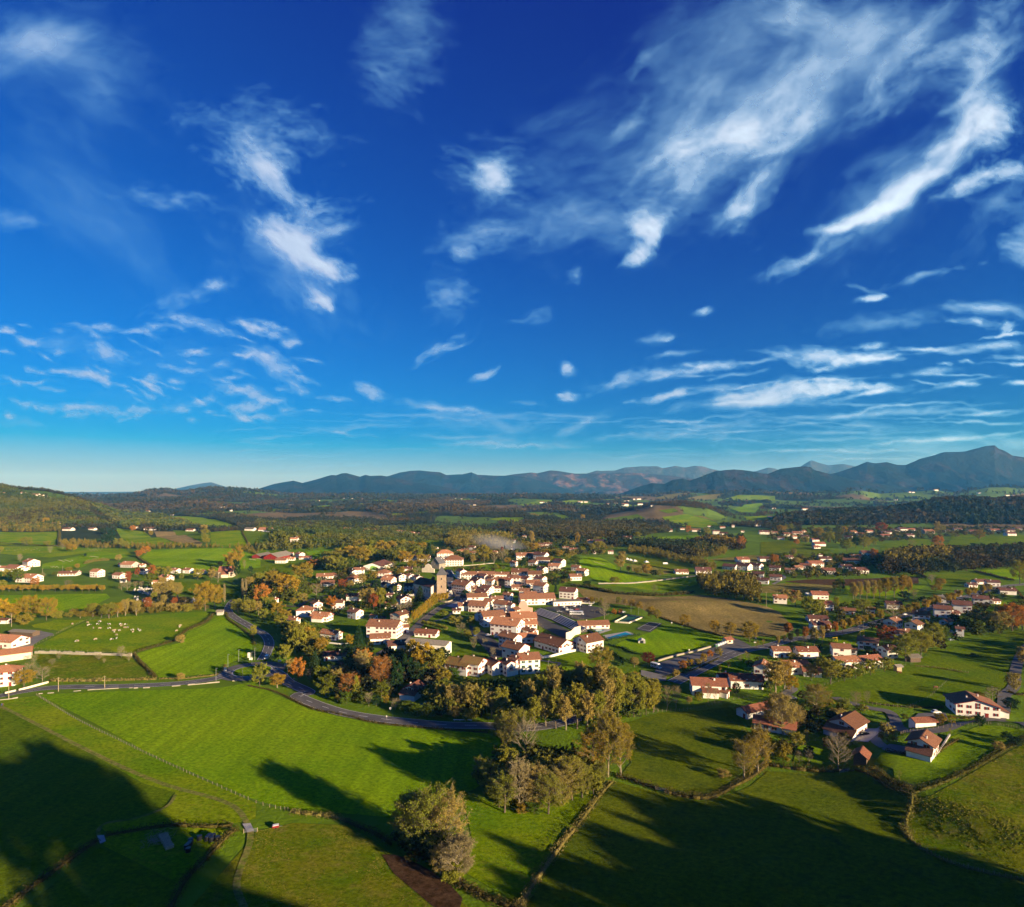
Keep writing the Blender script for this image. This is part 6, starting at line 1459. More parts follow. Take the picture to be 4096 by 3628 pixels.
# ------------------------------------------------------------------ woods as masses
ROADPTS = np.concatenate([np.array(dens(c, 8, False)) for c in CENTRE.values()])
FPOLY = []
for f_ in FIELDS + [(n, m_, t_, p_) for n, m_, t_, p_ in PAVED]:
    w_ = [P(f_[2], *q) for q in f_[3]]
    FPOLY.append([(a.x, a.y) for a in w_])
HP = np.array([(o.location.x, o.location.y) for o in bpy.data.objects if o.type == 'EMPTY' and o.name.split('.')[0] in ('house', 'barn', 'hall', 'church', 'cowshed', 'sports_hall', 'village_hall', 'school_wing', 'shed', 'shelter')])
def free_mask(x, y, hr=13.0, fields=True, infront=18.0):
    ok = np.ones(len(x), bool)
    if fields:
        for pl_ in FPOLY:
            xs = [p[0] for p in pl_]; ys = [p[1] for p in pl_]
            m = ok & (x > min(xs)) & (x < max(xs)) & (y > min(ys)) & (y < max(ys))
            if m.any():
                idx = np.where(m)[0]; ok[idx[inside(pl_, x[idx], y[idx])]] = False
    for h_ in HP:
        dx = x - h_[0]; dy = y - h_[1]
        ok &= ~((np.abs(dx) < hr) & (dy < hr) & (dy > -hr - infront))
    for i in range(0, len(x), 4000):
        a = np.arange(i, min(len(x), i + 4000)); a = a[ok[a] & (y[a] < 2500)]
        if len(a):
            d = np.min((x[a, None] - ROADPTS[None, :, 0]) ** 2 + (y[a, None] - ROADPTS[None, :, 1]) ** 2, 1)
            ok[a[d < 49]] = False
    return ok

WT = {}
def wood_template(n, v, tall=False):
    k = (n, v, tall)
    if k in WT: return WT[k]
    rs = np.random.RandomState(v + n)
    d = rs.randn(n, 3); d /= np.linalg.norm(d, axis=1, keepdims=True)
    rr = rs.rand(n, 1) ** .35
    lump = 1 + .28 * np.sin(d[:, :1] * 4 + v) * np.cos(d[:, 1:2] * 5 + v * 2)
    c = d * rr * lump * np.array([.5, .5, .42]) + np.array([0, 0, .56])
    if tall: c = d * rr * lump * np.array([.36, .36, .46]) + np.array([0, 0, .54])
    s = {True: .20, False: .115}[n < 30]
    if n > 60: s = .085
    Q = leaf_quads(c, 1, 0, s, rs)
    WT[k] = Q
    return Q

def size_m(s): return float(np.mean(s))
def mass(name, x, y, size, mat, label, nq, cat='wood', tall=False, tint=None, seed=1):
    rs = np.random.RandomState(seed)
    n = len(x)
    if n == 0: return None
    z = hgt(x, y) - .3
    ang = rs.rand(n) * 6.28
    out = np.empty((n, nq, 4, 3), np.float32)
    vv = rs.randint(0, 5, n)
    sc = size * (.75 + .5 * rs.rand(n))
    sw = sc * (.85 + .4 * rs.rand(n)) * (0.62 if tall else 1)
    for v in range(5):
        m = vv == v
        T = wood_template(nq, v, tall)
        co, si = np.cos(ang[m])[:, None, None], np.sin(ang[m])[:, None, None]
        tx, ty, tz = T[None, ..., 0], T[None, ..., 1], T[None, ..., 2]
        out[m, ..., 0] = (tx * co - ty * si) * sw[m][:, None, None] + x[m][:, None, None]
        out[m, ..., 1] = (tx * si + ty * co) * sw[m][:, None, None] + y[m][:, None, None]
        out[m, ..., 2] = tz * sc[m][:, None, None] + z[m][:, None, None]
    tn = np.clip((fbm(x / (size_m(size) * 5), y / (size_m(size) * 7), 3) - .32) * 2.4 + rs.uniform(-.22, .22, n), 0, 1) if tint is None else tint
    me = quads_mesh(name, out.reshape(-1, 3), 4, [M[mat]], {'tint': np.repeat(tn, nq * 4)})
    o = link(name, me)
    tag(o, label, cat, kind='stuff')
    return o

def scatter_poly(poly, step, rs):
    xs = [p[0] for p in poly]; ys = [p[1] for p in poly]
    gx, gy = np.meshgrid(np.arange(min(xs), max(xs), step), np.arange(min(ys), max(ys), step))
    gx = gx.ravel() + rs.uniform(-.45, .45, gx.size) * step; gy = gy.ravel() + rs.uniform(-.45, .45, gy.size) * step
    m = inside(poly, gx, gy)
    return gx[m], gy[m]

WOODS = [
 ('T1', [(-400,500),(60,505),(250,560),(420,600),(620,605),(720,640),(690,690),(750,740),(900,800),(700,800),(480,805),(480,850),(-400,862)], 'wood_mixed', 13, 13, 'autumn wood covering the hill at the far left', False),
 ('T1', [(-300,800),(480,800),(480,858),(-300,862)], 'wood_gold', 9, 12, 'pale tree belt along the foot of the left hill', True),
 ('T1', [(700,640),(950,700),(1100,690),(1400,760),(1600,800),(1640,830),(1500,835),(1300,830),(1150,800),(1000,830),(930,800),(880,760)], 'wood_mixed', 14, 14, 'mixed wood between the left meadows', False),
 ('T1', [(470,935),(640,930),(800,945),(1100,960),(1640,972),(2070,970),(2070,1035),(1780,1020),(1600,1000),(1150,995),(900,985),(640,985),(470,980)], 'wood_gold', 9, 8, 'belt of golden trees along the stream', True),
 ('T2', [(0,770),(300,795),(560,790),(1000,835),(1300,820),(1600,830),(2044,900),(2044,960),(1800,960),(1500,960),(1430,935),(1300,940),(1000,930),(740,975),(600,985),(420,1000),(250,1010),(0,1010)], 'wood_mixed', 12, 12, 'autumn wood around the hamlet across the valley', False),
 ('T2', [(1550,870),(1800,880),(2044,900),(2044,990),(1900,990),(1780,970),(1600,1000),(1500,970)], 'wood_gold', 9, 13, 'tall bare poplars behind the village', True),
 ('T2', [(640,1020),(740,950),(1000,940),(1300,960),(1420,1010),(1400,1060),(1100,1090),(900,1090),(760,1100)], 'wood_mixed', 11, 15, 'oak wood crowning the slope above the village', False),
 ('T3', [(0,800),(250,790),(500,790),(850,790),(1250,830),(1240,860),(1050,900),(880,900),(760,900),(600,930),(400,920),(200,910),(0,890)], 'wood_brown', 11, 14, 'dark brown wood beyond the village', False),
 ('T3', [(750,925),(1100,935),(1400,955),(1560,905),(1850,905),(1850,1000),(1700,1010),(1500,1070),(1350,1060),(1250,1020),(1000,975),(820,985)], 'wood_dark', 10, 12, 'dark copse below the long green meadow', False),
 ('T3', [(1380,980),(1560,970),(1720,1000),(1700,1040),(1500,1075),(1400,1060)], 'wood_gold', 7, 11, 'pale bare trees in front of the yellow copse', True),
 ('T3', [(930,995),(1100,1000),(1300,1060),(1540,1105),(1640,1150),(1600,1175),(1450,1130),(1200,1075),(1000,1035),(930,1030)], 'wood_gold', 8, 10, 'curving belt of brown trees beside the stream', True),
 ('B3', [(1480,235),(1700,225),(1850,250),(1960,310),(2000,420),(1960,440),(1800,400),(1600,370),(1500,345)], 'wood_gold', 8, 13, 'copse of pale trees behind the stubble field', True),
 ('B3', [(1750,230),(1940,230),(1940,300),(1780,300)], 'wood_dark', 9, 11, 'dark copse by the hillside houses', False),
 ('B4', [(930,195),(940,80),(1200,30),(1600,30),(2100,10),(2100,140),(1850,160),(1650,165),(1500,185),(1230,200),(1200,215)], 'wood_dark', 10, 17, 'dark wood along the right edge of the fields', False),
 ('B4', [(940,150),(960,60),(1400,40),(1500,60),(1480,150),(1200,180)], 'wood_gold', 11, 18, 'brown fringe of the dark wood on the right', True),
 ('T4', [(60,760),(300,700),(700,690),(1000,690),(1300,620),(1500,600),(2100,600),(2100,800),(1700,800),(1300,790),(900,800),(400,800),(60,800)], 'wood_dark', 13, 16, 'long dark wood on the ridge at the right', False),
 ('B2', [(-60,280),(130,210),(380,280),(420,330),(400,400),(300,420),(180,440),(130,540),(0,520),(-60,520)], 'wood_mixed', 9, 11, 'autumn trees on the slope left of the village', False),
 ('B2', [(480,130),(600,80),(760,100),(820,130),(740,170),(600,170),(500,170)], 'wood_mixed', 9, 13, 'trees beside the green mural hall', False),
 ('B2', [(150,560),(240,600),(300,640),(480,660),(560,760),(570,870),(620,1000),(560,1120),(470,1060),(420,900),(300,830),(200,720)], 'wood_mixed', 7, 8, 'undergrowth beside the road below the gardens', False),
 ('B2', [(600,900),(800,830),(1000,880),(1200,900),(1500,860),(1560,980),(1600,1060),(1400,1180),(1150,1190),(900,1190),(620,1180),(560,1000)], 'wood_dark', 7, 9, 'dense dark trees below the village', False),
 ('L3', [(-700,60),(-300,40),(0,30),(600,60),(900,80),(1150,120),(1150,190),(900,280),(600,340),(200,340),(0,300),(-400,270),(-700,200)], 'wood_mixed', 6, 8, 'undergrowth of the tall wood at the centre', False),
 ('B3', [(200,1080),(500,1050),(800,1050),(900,1090),(1150,1120),(1150,1200),(200,1200)], 'wood_mixed', 6, 9, 'thicket below the apartment blocks', False),
 ('L3', [(0,620),(200,560),(500,640),(700,760),(700,830),(560,860),(420,910),(180,1000),(0,1000),(-220,840),(-240,760),(-60,560)], 'wood_mixed', 4.0, 7.5, 'undergrowth of the dark clump', False),
 ('L2', [(1130,1150),(1250,1130),(1600,1230),(1680,1400),(1660,1540),(1560,1560),(1420,1460),(1200,1360),(1090,1250)], 'wood_brown', 3.2, 4.5, 'undergrowth of the big thicket', False),
 ('B4', [(1540,640),(1700,600),(1900,520),(2100,450),(2100,620),(1850,680),(1600,720)], 'wood_mixed', 8, 10, 'brown thicket on the right slope', False),
 ('B4', [(400,1040),(520,960),(760,930),(950,940),(1000,960),(700,1030),(480,1080)], 'wood_mixed', 6, 6, 'shrub belt behind the estate', False),
 ('L4', [(-60,230),(150,200),(420,240),(430,330),(300,420),(240,480),(120,570),(-60,560)], 'wood_brown', 5, 5, 'brown scrub left of the corner houses', False),
 ('B1', [(1000,440),(1250,450),(1600,450),(1680,480),(1600,490),(1000,525),(600,545),(560,520),(750,500)], 'wood_gold', 5, 5, 'scrub belt behind the cow pasture', False),
]
rsW = np.random.RandomState(21)
for wi, (tl, pts, mt, step, size, lab, tall) in enumerate(WOODS):
    poly = [(a.x, a.y) for a in (P(tl, *q) for q in pts)]
    x, y = scatter_poly(poly, step, rsW)
    ok = free_mask(x, y, 10, True, 8)
    x, y = x[ok], y[ok]
    yd = float(np.mean([p[1] for p in poly]))
    nq = 140 if yd < 500 else 90 if yd < 1100 else 48 if yd < 1900 else 26
    print('wood', lab, len(x), nq)
    mass('wood', x, y, size, mt, lab, nq, 'wood', tall, seed=wi)

# garden trees and shrubs between the houses: village gaps
GAPS = [
 ('B2', [(380,300),(700,160),(1150,130),(1450,330),(1400,360),(1250,420),(1250,560),(1080,600),(850,520),(600,560),(430,560)], 11, 6.0),
 ('B2', [(1560,150),(2060,130),(2060,640),(1880,640),(1600,470),(1640,380)], 12, 5.0),
 ('B3', [(0,60),(300,40),(420,120),(540,160),(600,240),(300,300),(280,350),(0,330)], 11, 6.0),
 ('T2', [(1440,1000),(1700,960),(2060,970),(2060,1100),(1750,1100),(1440,1060)], 12, 7.0),
 ('B4', [(0,60),(250,40),(900,60),(800,210),(400,230),(0,260)], 13, 7.0),
 ('B4', [(380,480),(900,440),(1500,380),(1900,300),(1940,360),(1500,620),(1100,700),(900,640),(400,660)], 12, 6.0),
 ('T3', [(0,850),(700,900),(800,960),(760,1040),(440,1060),(0,1060)], 14, 8.0),
 ('T4', [(0,840),(700,830),(1500,810),(2060,830),(2060,870),(1400,900),(600,950),(0,920)], 17, 8.0),
 ('T1', [(1640,700),(2060,740),(2060,840),(1900,800)], 16, 9.0),
 ('T2', [(600,820),(1500,850),(1500,930),(900,900)], 15, 7.0),
 ('L4', [(0,60),(430,120),(800,190),(860,240),(560,480),(380,560),(0,590)], 9, 4.5),
 ('B4', [(1380,560),(1700,470),(2044,400),(2044,640),(1760,690),(1400,800),(1250,800)], 12, 7.0),
 ('B3', [(1400,1030),(2044,880),(2100,1190),(1400,1200)], 12, 5.0),
 ('B4', [(0,800),(700,800),(1000,860),(900,960),(300,1060),(0,1000)], 9, 4.0),
]
gx_, gy_, gs_ = [], [], []
for tl, pts, step, size in GAPS:
    poly = [(a.x, a.y) for a in (P(tl, *q) for q in pts)]
    x, y = scatter_poly(poly, step, rsW)
    ok = free_mask(x, y, 9, False, 6); ok &= rsW.rand(len(x)) < .85
    gx_.append(x[ok]); gy_.append(y[ok]); gs_.append(np.full(ok.sum(), size))
gx_ = np.concatenate(gx_); gy_ = np.concatenate(gy_); gs_ = np.concatenate(gs_)
half = rsW.rand(len(gx_)) < .55
third = rsW.rand(len(gx_)) < .35
mass('garden_shrubs', gx_[third] + 3, gy_[third] + 2, gs_[third], 'wood_gold', 'golden garden bushes between the white houses', 60, 'shrubs', seed=93)
mass('garden_shrubs', gx_[half], gy_[half], gs_[half], 'wood_dark', 'garden shrubs and hedges between the white houses', 60, 'shrubs', seed=91)
mass('garden_shrubs', gx_[~half], gy_[~half], gs_[~half], 'wood_mixed', 'autumn garden shrubs between the white houses', 60, 'shrubs', seed=92)

# far woods and hedgerows on the hills
FARL = [(1550, 2500, 15, 13, 30), (2500, 4200, 24, 17, 16), (4200, 6900, 38, 24, 9)]
for li, (y0, y1, step, size, nq) in enumerate(FARL):
    gy2 = np.arange(y0, y1, step)
    X_, Y_ = [], []
    for yy in gy2:
        xx = np.arange(-yy * 0.97, yy * 0.97, step)
        X_.append(xx); Y_.append(np.full(len(xx), yy))
    x = np.concatenate(X_); y = np.concatenate(Y_)
    x = x + rsW.uniform(-.45, .45, len(x)) * step; y = y + rsW.uniform(-.45, .45, len(y)) * step
    wood, tt, edge = landcover(x, y)
    m = (wood > .5) | (edge < step * .75) & (rsW.rand(len(x)) < .75) | (rsW.rand(len(x)) < .012)
    x, y = x[m], y[m]
    ok = free_mask(x, y, 14 + li * 4, True, 30)
    x, y = x[ok], y[ok]
    b = x / y
    sel = fbm(x / 500 + 9, y / 700 + 2, 3)
    rus = (sel > .60) & (b < .45)
    dk = (~rus) & ((b > .35) | (sel < .45))
    br = ~(rus | dk)
    print('far', li, len(x), nq)
    nm = ['near', 'middle', 'far'][li]
    dist = ['the first hills', 'the middle hills', 'the hills under the mountains'][li]
    mass('wood', x[br], y[br], size, 'wood_far', f'brown woods on {dist}', nq, 'wood', seed=31 + li)
    mass('wood', x[rus], y[rus], size, 'wood_russet', f'russet woods on {dist}', nq, 'wood', seed=41 + li)
    mass('wood', x[dk], y[dk], size, 'wood_dark', f'dark green woods on {dist}', nq, 'wood', seed=51 + li)
# ------------------------------------------------------------------ hedges, walls, fences
def hedge(tile, pts, w, h, mat, label, dense=1.0, rag=.45, curve=True, seed=0):
    c = path_xy(tile, pts) if curve else [(a.x, a.y) for a in (P(tile, *p) for p in pts)]
    c = np.array(dens(c, 1.0, False))
    rs = np.random.RandomState(seed + int(abs(c[0, 0])) % 999)
    y0 = c[:, 1].mean()
    sz = .16 if y0 < 300 else .3 if y0 < 600 else .6
    npm = int((34 if y0 < 300 else 16 if y0 < 600 else 6) * dense * (w + h) / 3.5) + 2
    C = np.repeat(c, npm, 0); n = len(C)
    prof = np.repeat(.30 + 1.15 * fbm(c[:, 0] / 5 + 3, c[:, 1] / 5, 3) + .9 * np.clip(fbm(c[:, 0] / 2.2 + 9, c[:, 1] / 2.2, 2) - .5, 0, 1), npm) + rs.exponential(.12, n)
    a = rs.rand(n) * math.pi; rr = .6 + .4 * rs.rand(n)
    d = np.gradient(c, axis=0); d /= np.maximum(np.linalg.norm(d, axis=1, keepdims=True), 1e-6)
    nr = np.repeat(np.stack([-d[:, 1], d[:, 0]], 1), npm, 0)
    off = np.cos(a) * w / 2 * rr * prof
    x = C[:, 0] + nr[:, 0] * off + rs.randn(n) * .3; y = C[:, 1] + nr[:, 1] * off + rs.randn(n) * .3
    z = hgt(x, y) + np.sin(a) * h * rr * prof
    Q = leaf_quads(np.stack([x, y, z], 1), 1, 0, sz, rs)
    # solid heart so that the hedge casts a full shade
    b = MB()
    st = c[::3]
    for p, q in zip(st[:-1], st[1:]):
        zz = float(hgt(p[0], p[1])); L = math.hypot(q[0] - p[0], q[1] - p[1])
        kf = .35 + 1.0 * float(fbm(p[0] / 5 + 3, p[1] / 5, 3)); b.box(((p[0] + q[0]) / 2, (p[1] + q[1]) / 2, zz + h * .22 * kf), (L * 1.05, w * .3 * kf, h * .3 * kf + .3), 0, math.atan2(q[1] - p[1], q[0] - p[0]))
    core = b.v; cf = b.f
    V = Q.reshape(-1, 3); nq = len(V) // 4
    me = bpy.data.meshes.new('hedge')
    verts = np.concatenate([V, np.array(core, float).reshape(-1, 3)])
    me.vertices.add(len(verts)); me.vertices.foreach_set('co', verts.astype(np.float32).ravel())
    idx = np.concatenate([np.arange(nq * 4), np.array(cf).ravel() + nq * 4]).astype(np.int32)
    me.loops.add(len(idx)); me.loops.foreach_set('vertex_index', idx)
    nf = len(idx) // 4
    me.polygons.add(nf); me.polygons.foreach_set('loop_start', np.arange(0, nf * 4, 4, dtype=np.int32)); me.polygons.foreach_set('loop_total', np.full(nf, 4, np.int32))
    me.update(calc_edges=True); me.materials.append(M[mat])
    o = link('hedge', me); tag(o, label, 'hedge', 'hedges between the fields')
    return o
HEDGES = [
 ('L3', [(800,760),(715,850),(620,980),(520,1115)], 2.4, 1.6, 'hedge_dry', 'upper half of the straight dry hedge running down to the thicket'),
 ('L3', [(500,1140),(420,1230),(330,1360),(200,1540),(100,1700),(60,1790)], 3.0, 2.0, 'hedge_dry', 'straight dry yellow hedge at the bottom centre'),
 ('L3', [(840,715),(950,740),(1060,780),(1165,815)], 2.2, 1.6, 'hedge', 'dark clipped hedge left of the gap in the dark meadow'),
 ('L3', [(1225,840),(1350,870),(1500,893),(1640,870),(1760,800),(1900,730),(2044,620)], 3.2, 2.0, 'hedge', 'curving dark hedge right of the gap under golden trees'),
 ('L4', [(0,620),(200,655),(400,672),(640,660),(800,690),(900,760),(1000,815),(1130,840)], 3.6, 2.4, 'hedge', 'thick dark hedge between the barn and the dark meadow'),
 ('L4', [(820,650),(900,680),(960,740),(1080,790),(1150,810)], 2.4, 1.6, 'hedge', 'brown hedge curling below the timber barn'),
 ('L4', [(1150,850),(1300,800),(1500,720),(1700,620),(1900,500),(2044,430),(2200,340)], 3.0, 2.0, 'hedge', 'long dark green hedge climbing to the right edge'),
 ('L4', [(1150,860),(1145,950),(1110,1060),(1100,1150),(1120,1200)], 3.0, 1.6, 'hedge_dry', 'dry hedge bank on the left rim of the rough knoll'),
 ('L4', [(1120,1200),(1220,1290),(1400,1385),(1600,1450),(1850,1510),(2100,1560)], 1.6, 1.0, 'hedge_dry', 'low dry grass bank along the bottom of the knoll'),
 ('L2', [(290,1000),(450,1020),(600,1035),(720,1070)], 2.6, 1.5, 'hedge_dry', 'dry bracken hedge above the rough meadow'),
 ('L2', [(720,1070),(800,1110),(900,1150),(1000,1200),(1080,1260)], 2.8, 1.6, 'hedge', 'dark hedge running into the big thicket'),
 ('L1', [(850,1190),(1000,1160),(1200,1125),(1400,1105),(1600,1120),(1850,1110)], 2.2, 1.6, 'hedge', 'dark hedge behind the log pile and bales'),
 ('L1', [(1880,1140),(1780,1230),(1650,1370),(1520,1500),(1440,1620),(1350,1790)], 3.0, 1.8, 'hedge', 'brown bramble hedge right of the black bales'),
 ('L1', [(770,1230),(600,1350),(420,1480),(200,1640),(30,1790)], 4.2, 1.6, 'hedge', 'overgrown ditch hedge at the bottom left corner'),
 ('L2', [(1600,1560),(1700,1610),(1800,1670),(1950,1730),(2100,1800)], 3.6, 1.8, 'hedge', 'dark hedge below the thicket at the bottom'),
 ('L2', [(-60,-10),(150,35),(420,160),(700,225),(1000,290),(1500,335),(1850,360)], 1.8, .9, 'hedge', 'low brown hedge along the lower side of the road'),
 ('B1', [(1700,515),(1640,580),(1500,640),(1430,700),(1400,725),(1250,770),(1080,820)], 3.0, 1.9, 'hedge', 'hedge bank dividing the cow pasture and the bright meadow'),
 ('B1', [(1070,835),(1120,900),(1200,980),(1245,1025)], 2.2, 1.6, 'hedge', 'tumbled hedge between orchard and bright meadow'),
 ('B1', [(400,1048),(700,1050),(1000,1042),(1245,1035)], 2.0, 1.8, 'hedge_dry', 'ivy covered bank between the orchard and the road'),
 ('B1', [(1280,1030),(1450,1030),(1600,1015),(1720,1000),(1780,960),(1800,920)], 1.5, .9, 'hedge_dry', 'dry verge hedge left of the roundabout'),
 ('B1', [(1800,500),(1830,560),(1930,630),(2010,700),(2030,760)], 1.8, 1.1, 'hedge', 'hedge along the bend of the side road'),
 ('B3', [(1190,540),(1300,580),(1500,640),(1690,690)], 1.6, 1.2, 'hedge', 'low dark hedge at the foot of the stubble field'),
 ('B3', [(470,290),(600,300),(800,345),(1000,360),(1200,365),(1450,345)], 6.0, 3.2, 'hedge', 'broad dark hedge across the top of the stubble field'),
 ('B3', [(620,640),(700,690),(760,730),(800,720),(900,700),(980,690),(1020,680)], 2.2, 2.2, 'hedge_green', 'clipped green hedge around the big pool'),
 ('B3', [(560,620),(480,570),(400,530),(300,495),(240,470)], 2.0, 2.0, 'hedge_green', 'straight clipped hedge behind the stone seats'),
 ('B3', [(770,755),(850,780),(900,790),(950,820),(1040,840)], 1.8, 1.8, 'hedge_green', 'angular clipped hedge left of the dark red tree'),
 ('B3', [(780,800),(850,850),(900,900),(850,930)], 3.0, 2.0, 'hedge_green', 'dark shrub bank behind the golden tree'),
 ('B3', [(1210,1020),(1350,990),(1500,940),(1650,870)], 1.2, .9, 'hedge', 'low hedge strip between the road and the car park'),
 ('B4', [(830,60),(900,90),(1230,200),(1210,225)], 2.5, 2.0, 'hedge', 'hedge in front of the brown wood fringe'),
 ('B4', [(1650,170),(1800,205),(1960,245)], 2.5, 1.8, 'hedge', 'dark hedge between the two bright fields on the right'),
 ('B4', [(1960,300),(1990,330),(2050,400)], 1.6, 1.2, 'hedge', 'hedge at the right end of the lined road'),
 ('B4', [(1580,850),(1700,855)], 4.0, 1.8, 'hedge_green', 'short dark hedge standing alone in the right pasture'),
 ('B4', [(0,865),(100,880),(240,890),(450,895)], 1.6, 1.8, 'hedge_green', 'clipped garden hedge below the estate houses'),
 ('B4', [(200,800),(215,880)], 1.6, 1.8, 'hedge_green', 'clipped hedge between the two left estate gardens'),
 ('B4', [(390,800),(440,880),(500,850)], 1.6, 1.8, 'hedge_green', 'clipped hedge around the estate garden corner'),
 ('B2', [(330,530),(400,580),(470,620),(600,640)], 1.6, 1.6, 'hedge_green', 'clipped hedge below the gardens left of the avenue'),
 ('B2', [(605,595),(720,570)], 2.0, 2.0, 'hedge_green', 'bright clipped hedge beside the garden lawn'),
 ('B2', [(1000,760),(1100,735)], 1.6, 1.6, 'hedge_green', 'clipped hedge below the inn annex'),
 ('L4', [(810,125),(1000,150),(1200,165),(1400,160)], 1.8, 1.2, 'hedge', 'low dark hedge along the lane in the right corner'),
 ('L4', [(1470,240),(1600,250),(1720,225)], 1.8, 1.4, 'hedge', 'hedge below the wide white farmhouse'),
 ('L4', [(950,510),(1050,530),(1150,535)], 1.2, 1.2, 'hedge', 'small dark hedge in front of the gravel yard'),
 ('L4', [(1290,580),(1400,490),(1520,420)], 1.6, 1.2, 'hedge', 'shrub row below the skylight house'),
 ('L4', [(1920,40),(1990,60),(2100,60)], 2.0, 1.6, 'hedge', 'dark hedge at the top right of the corner lane'),
 ('T1', [(475,855),(470,960)], 5.0, 4.0, 'hedge', 'dark hedge between the two meadows under the hill'),
 ('T1', [(0,955),(250,962),(470,968)], 2.0, 1.5, 'hedge', 'thin hedge below the left hill meadow'),
 ('T1', [(1930,845),(1985,968)], 2.0, 1.8, 'hedge', 'thin dark hedge between two green crop fields'),
 ('T1', [(1090,1050),(1140,1090),(1200,1120)], 2.0, 2.2, 'hedge', 'winding dark brook hedge by the barn'),
 ('T1', [(680,1110),(750,1090),(880,1080)], 5, 4, 'hedge_dry', 'brown hedge in the far left pasture'),
 ('T3', [(900,1100),(1050,1118),(1200,1145),(1320,1165)], 1.6, 1.4, 'hedge', 'dark lane hedge beside the hillside field'),
 ('T4', [(1400,1000),(1600,970),(1800,990)], 2, 1.6, 'hedge', 'hedge under the dark wood meadow'),
 ('B4', [(1180,930),(1350,945),(1590,985)], .8, .8, 'hedge_dry', 'dry grass line crossing the right pasture'),
]
for i, (tl, pts, w, h, mt, lab) in enumerate(HEDGES):
    hedge(tl, pts, w, h, mt, lab, seed=i)

def wall(tile, pts, w, h, mat, label, name='stone_wall', curve=True, dz=0):
    c = path_xy(tile, pts, 4) if curve else [(a.x, a.y) for a in (P(tile, *p) for p in pts)]
    c = dens(c, 2.5, False); b = MB(); rnd = random.Random(len(c))
    for p, q in zip(c[:-1], c[1:]):
        if mat == 'fieldstone' and h <= 1.0 and rnd.random() < .4: continue
        L = math.hypot(q[0] - p[0], q[1] - p[1]); hh = h * rnd.uniform(.7, 1.12) if mat == 'fieldstone' else h
        x, y = (p[0] + q[0]) / 2, (p[1] + q[1]) / 2
        b.box((x, y, float(hgt(x, y)) + hh / 2 - .2 + dz), (L * 1.01, w * rnd.uniform(.95, 1.05), hh + .4), 0, math.atan2(q[1] - p[1], q[0] - p[0]))
    o = b.build(name, [M[mat]]); tag(o, label, 'wall', 'walls')
    return o
wall('B1', [(280,825),(450,828),(700,838),(900,842),(1050,850)], 1.0, 1.9, 'fieldstone', 'long pale stone wall above the orchard')
wall('B1', [(150,1125),(250,1098),(385,1062)], .4, 1.1, 'wall_cream', 'cream garden wall beside the left road')
wall('B1', [(40,1150),(125,1130)], .4, 1.1, 'wall_cream', 'short cream wall left of the gateway')
wall('L1', [(-60,108),(100,92),(260,62)], .5, .7, 'fieldstone', 'low pale wall below the road at the left')
wall('L1', [(310,52),(480,40),(700,22),(900,10),(1060,4)], .4, .4, 'fieldstone', 'crumbling dry-stone edge below the left road')
wall('B1', [(1070,1105),(1250,1098),(1500,1080),(1700,1062),(1890,1045)], .6, .6, 'fieldstone', 'broken row of white stones left of the roundabout')
wall('B3', [(690,272),(800,270),(950,268),(1100,255),(1300,230),(1480,208)], 1.2, 1.4, 'fieldstone', 'pale stone wall between the pasture and lower fields')
wall('B3', [(200,830),(245,865),(330,850),(450,820),(550,800)], .5, 1.4, 'wall_white', 'white terrace wall around the village hall', curve=False)
wall('B3', [(1165,890),(1300,850),(1450,815),(1590,775)], 1.0, 1.1, 'stone_grey', 'rough stone retaining wall behind the car park')
wall('B2', [(1650,130),(1760,120),(1900,108)], .6, 1.2, 'fieldstone', 'stone wall along the upper village lawn')
wall('B2', [(1560,175),(1590,215),(1640,250)], .6, 2.0, 'wall_white', 'white wall by the street right of the church')
wall('B2', [(1440,410),(1530,420),(1590,390),(1585,350),(1540,315)], .6, 1.6, 'stone_grey', 'curved churchyard wall below the tower')
wall('B2', [(580,745),(680,755),(745,750)], .5, 1.0, 'wall_white', 'low white wall below the long garden house')
wall('L4', [(1290,590),(1370,510),(1450,385)], .5, .8, 'concrete', 'pale terrace edge beside the skylight house')
# ball court: rounded pink wall and seats
p = P('B3', 90, 498); s = K / (FPX / p.y)
b = MB(); prof = [(-75 * s, -1), (75 * s, -1), (75 * s, 4.5), (38 * s, 5), (30 * s, 8), (18 * s, 10), (0, 10.6), (-18 * s, 10), (-30 * s, 8), (-38 * s, 5), (-75 * s, 4.5)]
b.prism(prof, -.5, .5, axis='y')
o = b.build('fronton_wall', [M['pink']], None, (p.x, p.y, p.z), R(-12)); tag(o, 'pink ball court wall with rounded top', 'court wall')
p = P('B2', 1375, 178); b = MB(); b.prism([(-9, -1), (9, -1), (9, 4.5), (5, 6), (3.5, 9.5), (0, 11), (-3.5, 9.5), (-5, 6), (-9, 4.5)], -.6, .6, axis='y')
o = b.build('fronton_wall', [M['wall_cream']], None, (p.x, p.y, p.z), R(-20)); tag(o, 'cream ball court wall with curved top near the tower', 'court wall')
def bleacher(t0, t1, n, label):
    a, c = P('B3', *t0), P('B3', *t1); d = Vector((c.x - a.x, c.y - a.y, 0)); L = d.length; rz = math.atan2(d.y, d.x)
    r = empty('seating_stand', (a.x, a.y, float(hgt(a.x, a.y))), rz)
    for k in range(n):
        b = MB(); b.box((L / 2, k * 1.5, .2 + k * .3), (L, 1.5, .4 + k * .6), 0); b.box((L / 2, k * 1.5 + .35, .62 + k * .6), (L, .6, .36), 1); b.build('step', [M['asphalt_dark'], M['wall_white']], r)
    tag(r, label, 'seating')
bleacher((165, 505), (322, 560), 6, 'upper flight of stone seats beside the ball court')
bleacher((325, 562), (445, 618), 6, 'middle flight of stone seats beside the ball court')
